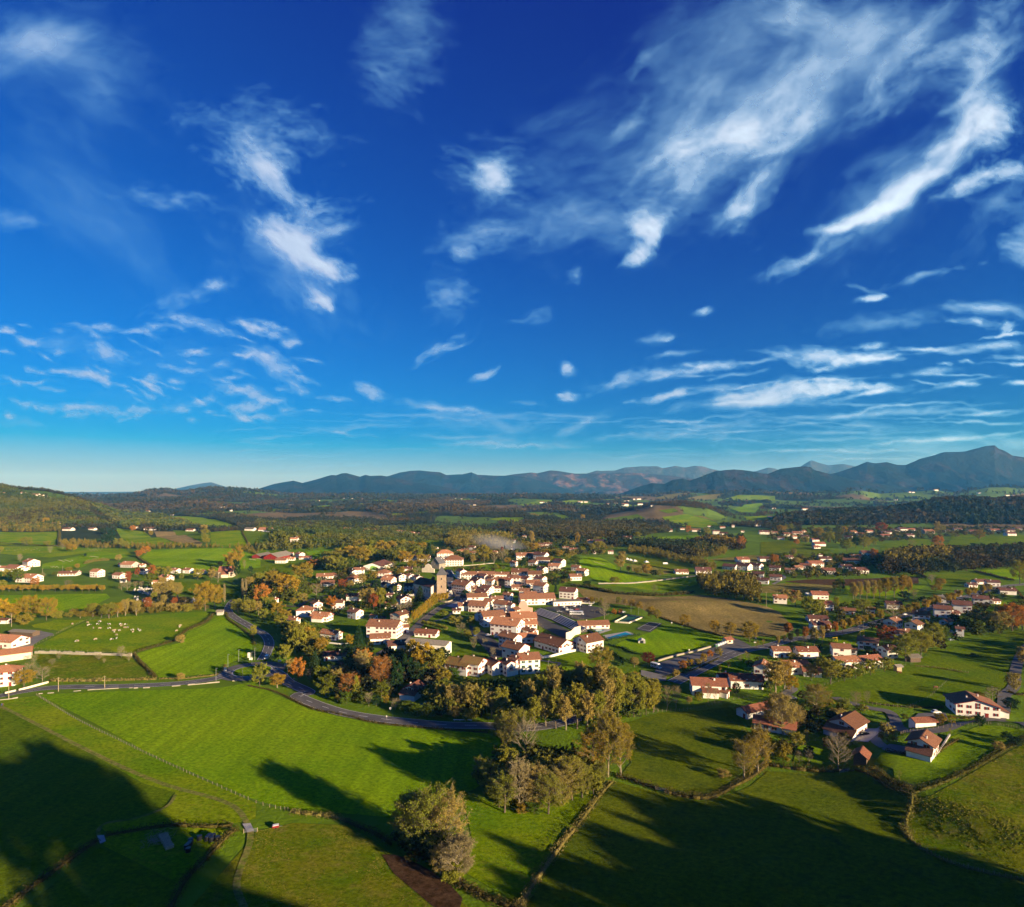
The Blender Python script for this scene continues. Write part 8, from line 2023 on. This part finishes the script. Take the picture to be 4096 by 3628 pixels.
p = P('L2', 1300, 130)
# graves
b = MB(); b.box((0, 0, .25), (.9, 2.0, .5)); b.box((0, .95, .7), (.9, .15, 1.0)); GM = b.mesh('gravestone', [M['wall_grey']])
rg_ = random.Random(12)
def graves(tl, poly, n, place):
    k = 0; xs = [p[0] for p in poly]; ys = [p[1] for p in poly]
    while k < n:
        x, y = rg_.uniform(min(xs), max(xs)), rg_.uniform(min(ys), max(ys))
        if not inside(poly, np.array([x]), np.array([y]))[0]: continue
        p = P(tl, x, y); o = link('gravestone', GM, None, (p.x, p.y, p.z + .4), R(20)); o.scale = (rg_.uniform(.8, 1.8), rg_.uniform(.8, 1.2), rg_.uniform(.8, 2)); k += 1
        tag(o, 'pale low gravestone among many ' + place, 'gravestone', 'gravestones ' + place)
graves('B1', [(1050,320),(1180,305),(1300,340),(1230,380),(1100,350)], 55, 'in the left cemetery')
graves('B1', [(1060,380),(1200,400),(1300,440),(1240,470),(1100,410)], 35, 'in the left cemetery')
graves('B1', [(1420,390),(1560,400),(1560,440),(1440,450)], 20, 'in the left cemetery')
graves('B2', [(1500,330),(1560,330),(1585,370),(1540,400),(1490,395)], 30, 'below the church tower')
graves('B2', [(1190,370),(1270,345),(1280,375),(1210,390)], 20, 'below the church tower')
# smoke over the gardens
m, t = newmat('smoke'); tc_ = t.nodes.new('ShaderNodeTexCoord'); vm_ = t.nodes.new('ShaderNodeVectorMath'); vm_.operation = 'LENGTH'; t.links.new(tc_.outputs['Object'], vm_.inputs[0])
mr_ = t.nodes.new('ShaderNodeMapRange'); mr_.inputs['From Min'].default_value = 1; mr_.inputs['From Max'].default_value = .1; mr_.inputs['To Max'].default_value = .02; t.links.new(vm_.outputs['Value'], mr_.inputs['Value'])
vp_ = t.nodes.new('ShaderNodeVolumePrincipled'); vp_.inputs['Color'].default_value = (.8, .85, .95, 1); t.links.new(mr_.outputs[0], vp_.inputs['Density'])
oo_ = t.nodes.new('ShaderNodeOutputMaterial'); t.links.new(vp_.outputs[0], oo_.inputs['Volume'])
p = P('T2', 1940, 1015); b = MB(); b.ell((0, 0, 0), (1, 1, 1), 20, 12); o = b.build('smoke', [m], None, (p.x, p.y, p.z + 15)); o.scale = (60, 25, 17); o.rotation_euler = (0, .2, 0); tag(o, 'pale blue bonfire smoke drifting over the gardens', 'smoke', kind='stuff')

# ------------------------------------------------------------------ unseen trees around the viewpoint, placed and sized to throw the long shadows
sd2 = Vector((sun_dir.x, sun_dir.y)).normalized()
def offtree(x, y, h, w, k='round', leaf='dark'):
    cm, tm, tw = tree_meshes(k, TR.randrange(3)); r = empty(KNAME[k], (x, y, float(hgt(x, y)) - .3), TR.uniform(0, 6))
    nat = {'round': .86, 'conifer': .56, 'roundhd': .86, 'sparse': .56}[k]; r.scale = (w / nat, w / nat, h)
    link('trunk', tm, r); c_ = link('crown', cm, r); c_.material_slots[0].link = 'OBJECT'; c_.material_slots[0].material = M['leaf_' + leaf]
    register(r, 'tall dark tree', 'outside the view near the camera', 'tree', 'shade-casting trees outside the view')
def shade_at(tl, zx, zy, t, w, extra=0, k='round'):
    """tree whose tip shadow falls on this spot of the photo, t metres towards the sun"""
    p = P(tl, zx, zy); x, y = p.x + sd2.x * t, p.y + sd2.y * t
    if t == 0:
        t = (p.y - 18) / -sd2.y; x, y = p.x + sd2.x * t, p.y + sd2.y * t
    h = p.z + t * math.tan(SUN_EL) - float(hgt(x, y)) + extra
    offtree(x, y, max(6, h), w, k)
for (zx, zy, t, w, k) in [(150,400,190,12,'conifer'),(290,395,188,14,'conifer'),(220,480,186,16,'round'),(60,620,170,18,'round'),(-60,640,175,18,'round'),(-200,600,180,18,'round'),(430,460,182,14,'conifer'),(400,560,176,16,'round'),(560,560,172,15,'round'),(640,650,168,14,'conifer'),(760,640,164,8,'conifer'),(300,620,172,18,'round'),(500,700,165,18,'round'),(700,850,150,18,'round'),(100,760,165,18,'round')]:
    shade_at('L1', zx, zy, 0, w * 1.1, 0, k)
for (tl, zx, zy, t, w) in [('L3',1000,900,190,22),('L3',900,960,190,22),('L3',1250,940,185,24),('L3',1500,960,180,24),('L3',1750,950,170,24),('L4',-100,800,165,24),('L4',150,740,160,24),('L4',350,740,155,22),
   ('L3',800,1150,180,20),('L3',720,1300,175,20),('L3',600,1420,170,20),('L3',900,1250,175,24),('L3',1200,1200,165,26),('L3',1500,1200,160,26),('L3',1800,1200,150,26),('L4',0,1150,145,26),('L4',300,1100,140,26),('L4',550,1000,140,24),
   ('L2',1900,1500,190,18),('L3',60,1350,190,16),('L3',-60,1250,190,14)]:
    p = P(tl, zx, zy); x, y = p.x + sd2.x * t, p.y + sd2.y * t
    if p.x * .616 + p.y * .788 > 212: continue
    if y > 10 and x / y < 1.0:
        t = max(t, (p.y - 18) / .616) if x < 130 else (1.02 * p.y - p.x) / (.788 + 1.02 * .616)
    shade_at(tl, zx, zy, t, w)

# tussocks of long grass on the rough fields
M['tuft_dry'] = leafmat('tuft_dry', (0.22, 0.22, 0.02), (0.16, 0.21, 0.014), (0.26, 0.22, 0.035), .3)
M['tuft_green'] = leafmat('tuft_green', (0.09, 0.16, 0.01), (0.13, 0.19, 0.012), (0.08, 0.13, 0.01), .3)
def tufts(fi, n, hh, mat, label, thr):
    poly = FPOLY[fi]; rs = np.random.RandomState(fi)
    xs = [p[0] for p in poly]; ys = [p[1] for p in poly]
    x = rs.uniform(max(min(xs), -400), min(max(xs), 400), n * 3); y = rs.uniform(max(min(ys), 120), max(ys), n * 3)
    m = inside(poly, x, y) & (fbm(x / 4, y / 7, 4) + .25 * rs.rand(n * 3) > thr + .06)
    for sp_ in SOILP: m &= ~inside(sp_, x, y)
    x, y = x[m][:n], y[m][:n]; k = len(x); z = hgt(x, y)
    a = rs.uniform(0, 3.14, k); w = hh * rs.uniform(.5, 1.3, k); h = hh * rs.uniform(.12, .42, k); lx, ly = rs.uniform(-.3, .3, k) * h, rs.uniform(-.3, .3, k) * h
    ca, sa = np.cos(a) * w / 2, np.sin(a) * w / 2
    Q = np.stack([np.stack([x - ca, y - sa, z], 1), np.stack([x + ca, y + sa, z], 1), np.stack([x + ca * .6 + lx, y + sa * .6 + ly, z + h], 1), np.stack([x - ca * .6 + lx, y - sa * .6 + ly, z + h], 1)], 1)
    o = link('grass', quads_mesh('grass', Q.reshape(-1, 3), 4, [M[mat]])); tag(o, label, 'grass', kind='stuff')
SOILP = [FPOLY[i_] for i_, f_ in enumerate(FIELDS) if f_[1] == 'soil' and f_[2] == 'L2']
FI = {}
for i_, f_ in enumerate(FIELDS): FI.setdefault((f_[1], f_[2]), i_)
tufts(FI[('grass_rough', 'L2')], 16000, .55, 'tuft_dry', 'yellowish tussocks in the rough bottom meadow', .56)
tufts(FI[('grass_rough', 'L2')], 14000, .4, 'tuft_green', 'green tussocks in the rough bottom meadow', .5)
tufts(FI[('grass_rough', 'L4')], 16000, .7, 'tuft_dry', 'yellow tussocks on the rough right knoll', .56)
tufts(FI[('grass_rough', 'L4')], 12000, .5, 'tuft_green', 'green tussocks on the rough right knoll', .5)
tufts(FI[('grass_dark', 'L3')], 16000, .45, 'tuft_green', 'green tussocks in the dark meadow', .5)
tufts(FI[('grass_mid', 'L1')], 12000, .4, 'tuft_green', 'tussocks along the field track', .55)
tufts(FI[('grass_mid', 'L3')], 12000, .4, 'tuft_green', 'tussocks in the meadow beside the dry hedge', .5)
# country beyond both edges of the view
gx2, gy2 = np.meshgrid(np.arange(-2400, 2400, 13.), np.arange(140, 1700, 13.))
gx2 = gx2.ravel() + rsW.uniform(-6, 6, gx2.size); gy2 = gy2.ravel() + rsW.uniform(-6, 6, gy2.size)
bb = np.abs(gx2 / gy2)
m = (bb > .96) & (bb < 1.6) & (fbm(gx2 / 130, gy2 / 130, 3) > .56) & (gy2 > 330)
mass('wood', gx2[m], gy2[m], 12, 'wood_mixed', 'woods beyond both edges of the view', 48, 'wood', seed=77)
write_labels()

for o in bpy.data.objects:
    l = o.get('label')
    if l and len(l.split()) > 16: print('LONG', l)
# ------------------------------------------------------------------ clouds: a lit, see-through shell far away
# x, y, rx, ry, tilt (deg), strength, softness, roughness, noise scale
CL = [
 (150,150,270,95,-12,.62,.9,.7,160),(260,240,380,260,20,.28,1.2,.8,220),
 (250,720,330,190,35,.14,1.2,.8,200),(420,960,420,120,40,.16,1.2,.7,200),(60,870,120,40,10,.22,.9,1.0,70),
 (1050,520,260,120,5,.30,1.0,1.2,90),(1010,660,150,110,30,.50,.7,1.0,90),(1100,740,200,60,45,.5,.7,1.0,70),
 (700,800,220,45,8,.25,.9,1.2,70),(1240,850,170,50,-10,.25,.9,1.4,60),
 (1170,1000,175,85,38,.92,.5,.8,110),(1300,1060,110,45,20,.8,.5,.9,70),(1330,920,100,55,-15,.55,.6,.8,80),(1270,1180,90,50,45,.62,.6,1.0,60),(1300,1215,55,28,25,.8,.5,.8,50),
 (1180,1100,380,170,40,.20,1.2,1.0,120),
 (1640,90,170,260,10,.25,1.1,1.0,160),(1580,350,130,90,40,.18,1.0,1.2,90),
 (1975,700,85,75,0,.62,.6,1.0,70),(1975,700,180,130,10,.28,1.1,1.2,90),
 (1840,1010,55,32,5,.55,.6,.9,50),(1900,960,170,70,-5,.28,1.0,1.2,90),(1790,1180,80,110,0,.25,1.0,1.2,60),
 (1760,1400,110,28,-25,.50,.7,1.1,50),(1940,1500,60,20,-25,.72,.5,.8,40),
 # left mid field of small clouds
 (860,1140,55,30,0,.6,.6,1.0,45),(760,1180,160,40,-20,.28,1.0,1.2,60),
 (800,1300,160,28,14,.70,.6,1.0,55),(380,1305,110,16,5,.6,.6,1.0,50),(540,1325,60,12,5,.6,.6,1.0,40),(430,1410,90,35,20,.66,.6,1.0,45),(330,1490,110,22,5,.6,.6,1.0,45),(400,1510,80,22,25,.7,.6,1.0,40),
 (110,1530,110,9,-2,.6,.6,1.0,45),(80,1690,110,20,3,.35,.8,1.0,50),(200,1635,110,22,3,.5,.7,1.0,40),(420,1640,140,26,8,.45,.7,1.1,40),(720,1635,60,26,-5,.66,.6,1.0,35),
 (1050,1310,110,32,12,.58,.6,1.0,45),(1160,1370,45,24,5,.75,.5,.8,40),(770,1410,60,18,-5,.5,.6,1.0,35),(600,1520,40,26,10,.5,.6,1.0,30),
 (1080,1450,130,45,30,.66,.6,1.0,45),(1180,1540,75,28,32,.62,.6,1.0,40),(960,1560,120,28,5,.72,.6,1.0,45),(1030,1590,90,22,15,.6,.6,1.0,35),(990,1625,100,22,-8,.72,.6,1.0,40),
 (840,1650,35,8,0,.5,.6,.8,30),(560,1640,80,16,5,.5,.7,1.0,35),(280,1380,150,50,5,.22,1.0,1.0,70),(700,1460,260,110,0,.16,1.2,1.0,90),(560,1600,220,50,5,.20,1.1,1.0,70),
 (1480,1560,70,26,18,.66,.6,.8,40),(1500,1590,35,16,30,.6,.6,.8,30),(1340,1600,80,12,5,.5,.7,.9,40),(1240,1643,50,6,0,.45,.7,.8,30),
 (1740,1625,200,24,6,.62,.7,.8,60),(1850,1640,90,12,4,.4,.8,.8,50),
 (1960,1700,330,34,5,.55,.9,.9,70),(1990,1760,360,26,2,.42,1.0,.9,70),(2010,1790,110,12,0,.35,.8,.8,40),(1360,1730,140,9,8,.45,.9,1.0,45),(1420,1715,100,7,-6,.40,.9,1.0,45),
 (500,1790,650,90,2,.16,1.3,.9,110),(900,1860,900,60,0,.12,1.4,.8,130),(1500,1830,500,40,0,.16,1.3,.8,110),
 # right: the large wing
 (3320,250,330,210,-40,.55,.9,.7,160),(3180,60,170,120,20,.60,.8,.7,110),(3480,120,260,160,-30,.52,.9,.7,130),(3100,450,330,150,-38,.50,.9,.7,140),
 (2820,570,270,95,-20,.62,.7,.8,120),(2990,560,120,60,-10,.66,.6,.8,70),(2750,700,170,90,-25,.5,.8,.9,100),(3000,760,190,60,-50,.60,.6,.8,90),(2930,860,90,60,-35,.42,.8,1.0,70),
 (3200,500,160,70,-42,.50,.8,.8,100),
 (2560,900,75,60,10,.72,.6,.8,70),(2600,950,50,120,35,.76,.5,.7,70),(2530,1030,60,30,-35,.7,.5,.7,60),
 (2700,560,620,330,-22,.26,1.2,.9,200),(2350,880,420,130,-5,.26,1.1,1.0,140),(3000,250,500,420,-30,.24,1.2,.8,220),(3650,200,420,260,-20,.22,1.2,.8,200),
 (3920,450,140,150,-45,.68,.7,.7,110),(3820,560,210,85,-48,.86,.6,.6,110),(3640,760,230,52,-38,.90,.5,.5,110),(3480,860,210,34,-27,.85,.5,.5,90),(3360,905,110,22,-14,.72,.6,.5,80),(3990,500,70,110,20,.7,.6,.9,60),
 (3890,250,80,200,10,.42,.9,.9,110),(3940,180,80,90,10,.4,.9,.9,80),(3720,240,120,60,-30,.35,.8,1.1,80),(3560,780,420,130,-40,.28,1.1,.8,140),
 (3900,720,160,50,-28,.72,.6,1.0,70),(4040,690,90,45,-10,.62,.6,1.1,60),(4060,830,150,60,10,.2,1.0,1.2,80),(4090,990,70,80,0,.5,.8,.8,80),
 (3250,1020,200,30,-22,.30,.9,1.1,70),(3150,1070,120,40,-20,.25,1.0,1.2,60),(3700,1110,200,16,-17,.28,.9,1.0,70),(3450,1155,60,12,10,.28,.8,1.0,50),
 (3490,1195,60,16,-10,.78,.5,.7,45),(2820,1245,45,16,-16,.62,.6,.7,40),(2620,1355,80,22,-5,.36,.9,1.0,60),(2660,1355,40,12,-8,.5,.7,.8,30),(3520,1285,220,38,-6,.22,1.0,1.0,80),
 (2300,1100,35,28,-20,.3,1,1,40),(2130,1270,80,30,-10,.25,1.0,1.2,60),
 (3960,1235,170,36,2,.70,.6,.7,80),(3900,1290,100,20,6,.66,.6,1.0,45),(4030,1310,40,28,-30,.5,.6,1.0,35),(4010,1345,90,9,-8,.72,.5,.8,40),
 (2270,1478,34,32,-20,.80,.5,.6,40),(2280,1590,45,24,5,.78,.5,.7,40),(2240,1580,20,8,0,.5,.6,.7,30),
 (3310,1425,230,38,3,.74,.6,.9,65),(3480,1385,70,14,-4,.66,.6,.8,40),(3430,1440,180,22,-10,.6,.6,.9,50),(3290,1480,40,12,-10,.5,.6,.9,30),
 (2640,1490,110,26,-14,.62,.7,.9,50),(2500,1520,140,28,-16,.5,.8,1.0,60),(2880,1465,110,20,2,.70,.6,.8,50),(2760,1485,90,22,-12,.60,.6,.9,45),(3040,1445,90,10,-4,.5,.8,.8,50),
 (2670,1580,100,20,-14,.80,.5,.7,50),(3130,1570,260,46,-6,.82,.5,.8,70),(3000,1610,330,30,-2,.70,.7,.7,80),(3330,1545,130,36,-2,.78,.5,.9,50),(3480,1550,110,22,4,.70,.6,.9,50),(3500,1570,70,10,-6,.6,.6,.8,35),
 (3870,1535,70,11,-2,.70,.6,.7,40),(3720,1530,110,7,1,.6,.7,.7,50),(4080,1535,70,13,0,.75,.6,.7,40),(4080,1462,60,10,3,.5,.7,.8,35),(3780,1455,40,8,3,.5,.7,.9,30),(3870,1447,30,8,0,.6,.6,.8,30),
 (3600,1617,400,8,-1,.62,.8,.7,90),(3560,1650,260,20,-4,.55,.8,.7,90),(3900,1655,160,8,-5,.5,.8,.7,70),(3350,1660,280,14,-3,.42,.9,.7,90),
 (2850,1700,330,24,-5,.50,.9,.8,80),(2720,1690,150,8,3,.5,.8,.8,50),(2350,1690,120,24,-22,.50,.9,.8,60),(2200,1680,200,14,0,.35,.9,.8,70),(2700,1740,400,20,-4,.38,1.0,.8,90),(3200,1700,260,10,0,.4,1.0,.7,80),
 (2900,1760,700,30,0,.18,1.2,.8,120),(3500,1720,600,26,-1,.26,1.1,.8,120),(3800,1760,500,24,0,.28,1.1,.8,120),(2420,1800,500,24,0,.16,1.2,.8,120),(3300,1800,900,40,0,.16,1.3,.7,140),(3900,1690,260,7,-1,.5,.8,.7,90),
 (2530,1612,40,10,2,.45,.8,.8,40),(2480,1740,100,8,-4,.4,.9,.8,50),(2100,1612,70,10,4,.4,.9,.8,50),
 (4060,1770,160,26,2,.35,1.0,.9,70),
]
_cr = random.Random(77)
for k_ in range(70):      # small broken clouds low on the left, streaks low everywhere
    CL.append((_cr.uniform(0, 1250), _cr.uniform(1290, 1680), _cr.uniform(25, 75), _cr.uniform(7, 18), _cr.uniform(-12, 30), _cr.uniform(.4, .75), .7, 1.2, 40))
for k_ in range(60):
    CL.append((_cr.uniform(900, 4100), _cr.uniform(1640, 1880), _cr.uniform(120, 420), _cr.uniform(4, 12), _cr.uniform(-4, 3), _cr.uniform(.2, .5), 1.0, .8, 90))
for k_ in range(26):
    CL.append((_cr.uniform(2500, 4100), _cr.uniform(1380, 1640), _cr.uniform(60, 200), _cr.uniform(6, 16), _cr.uniform(-12, 3), _cr.uniform(.3, .65), .8, .9, 60))
for k_ in range(14):
    CL.append((_cr.uniform(2500, 4200), _cr.uniform(-50, 900), _cr.uniform(120, 320), _cr.uniform(20, 60), _cr.uniform(-55, -25), _cr.uniform(.15, .4), 1.1, 1.2, 110))
CL += [(3500,1880,1100,70,0,.50,1.3,.6,260),(2500,1885,900,45,-1,.40,1.3,.6,260),(3700,1790,700,40,-2,.40,1.2,.7,200),(1000,1880,1100,60,0,.32,1.3,.6,260),(300,1830,800,60,2,.30,1.3,.6,260),(1800,1830,600,35,0,.34,1.2,.7,220)]
def cloud_fields(U, V):
    a = np.zeros_like(U); core = np.zeros_like(U)
    for (x, y, rx, ry, tl, st, so, ro, ns) in CL:
        if st < .32 and y < 1500: st *= 1.55; so *= 1.1
        if st > .5: so *= 1.25; ro *= .85; st *= .93
        mx_ = max(rx, ry) * 1.9 + 40
        m = (np.abs(U - x) < mx_) & (np.abs(V - y) < mx_)
        if not m.any(): continue
        ii = np.where(m.any(1))[0]; jj = np.where(m.any(0))[0]
        sl_ = (slice(ii[0], ii[-1] + 1), slice(jj[0], jj[-1] + 1))
        u, v = U[sl_], V[sl_]
        c, s = math.cos(R(tl)), math.sin(R(tl))
        wx = (fbm(u / (ns * 1.6) + x * .01, v / (ns * 1.6) + y * .01, 3) - .5) * ns * .9
        wy = (fbm(u / (ns * 1.6) + x * .01 + 50, v / (ns * 1.6) + 9, 3) - .5) * ns * .55
        wy = np.clip(wy, -ry * 1.1, ry * 1.1)
        dx, dy = u + wx - x, v + wy - y
        p, q_ = (dx * c + dy * s), (-dx * s + dy * c)
        q = np.sqrt((p / rx) ** 2 + (q_ / ry) ** 2)
        n = fbm(p / (ns * .9) + x * .1, q_ / (ns * .42) + y * .1, 5, 0.6) - .5
        f = (1.32 - q + n * ro * 1.4) / (so * 1.85)
        f = smooth(0, 1, f) * st * .88
        f = f * (0.92 + 0.3 * n)
        a[sl_] = 1 - (1 - a[sl_]) * (1 - np.clip(f, 0, 1))
    return a
us = np.arange(-500, 4600, 5.0); vs = np.concatenate([np.arange(-420, 1200, 6.0), np.arange(1200, 1945, 3.5)])
U, V = np.meshgrid(us, vs)
A = cloud_fields(U, V)
A = np.clip(A, 0, .93)
D = np.stack([(U - CX) / FPX, np.ones_like(U), -(V - HY) / FPX], -1)
D /= np.linalg.norm(D, axis=-1, keepdims=True)
G = D * (6000.0 / (D[..., 2:] + 0.03)) + np.array([0, 0, H_CAM])
m, t = newmat('cloud')
at = t.nodes.new('ShaderNodeAttribute'); at.attribute_name = 'cloud_cover'
df = t.nodes.new('ShaderNodeBsdfTranslucent'); cc_ = t.nodes.new('ShaderNodeMapRange'); cc_.inputs['From Min'].default_value = .08; cc_.inputs['From Max'].default_value = .62; t.links.new(at.outputs['Fac'], cc_.inputs['Value']); t.links.new(ramp_mix(t, cc_.outputs[0], (0.17, 0.56, 0.92), (0.44, 0.62, 0.82)), df.inputs['Color']); nn_ = t.nodes.new('ShaderNodeCombineXYZ'); [setattr(nn_.inputs[k], 'default_value', -(sun_dir[k] * .32 + (0, 0, .68)[k])) for k in range(3)]; t.links.new(nn_.outputs[0], df.inputs['Normal'])
tl_ = t.nodes.new('ShaderNodeBsdfTransparent')
mx = t.nodes.new('ShaderNodeMixShader')
t.links.new(at.outputs['Fac'], mx.inputs[0]); t.links.new(tl_.outputs[0], mx.inputs[1]); t.links.new(df.outputs[0], mx.inputs[2])
oo = t.nodes.new('ShaderNodeOutputMaterial'); t.links.new(mx.outputs[0], oo.inputs['Surface'])
o = link('clouds', grid_mesh('clouds', G, [m], {'cloud_cover': np.clip(A, 0, 1)})); tag(o, 'thin white clouds drifting across a deep blue sky', 'clouds', kind='stuff')

# haze
m, t = newmat('haze')
vp = t.nodes.new('ShaderNodeVolumePrincipled')
vp.inputs['Color'].default_value = (0.09, 0.43, 1.0, 1)
vp.inputs['Density'].default_value = 4.2e-5; vp.inputs['Absorption Color'].default_value = (1, 1, 1, 1)
vp.inputs['Anisotropy'].default_value = 0.0
oo = t.nodes.new('ShaderNodeOutputMaterial'); t.links.new(vp.outputs[0], oo.inputs['Volume'])
mb = MB(); mb.box((0, 0, 410), (64000, 64000, 1180))
o = mb.build('haze', [m]); tag(o, 'thin bluish haze filling the valley', 'haze', kind='stuff')
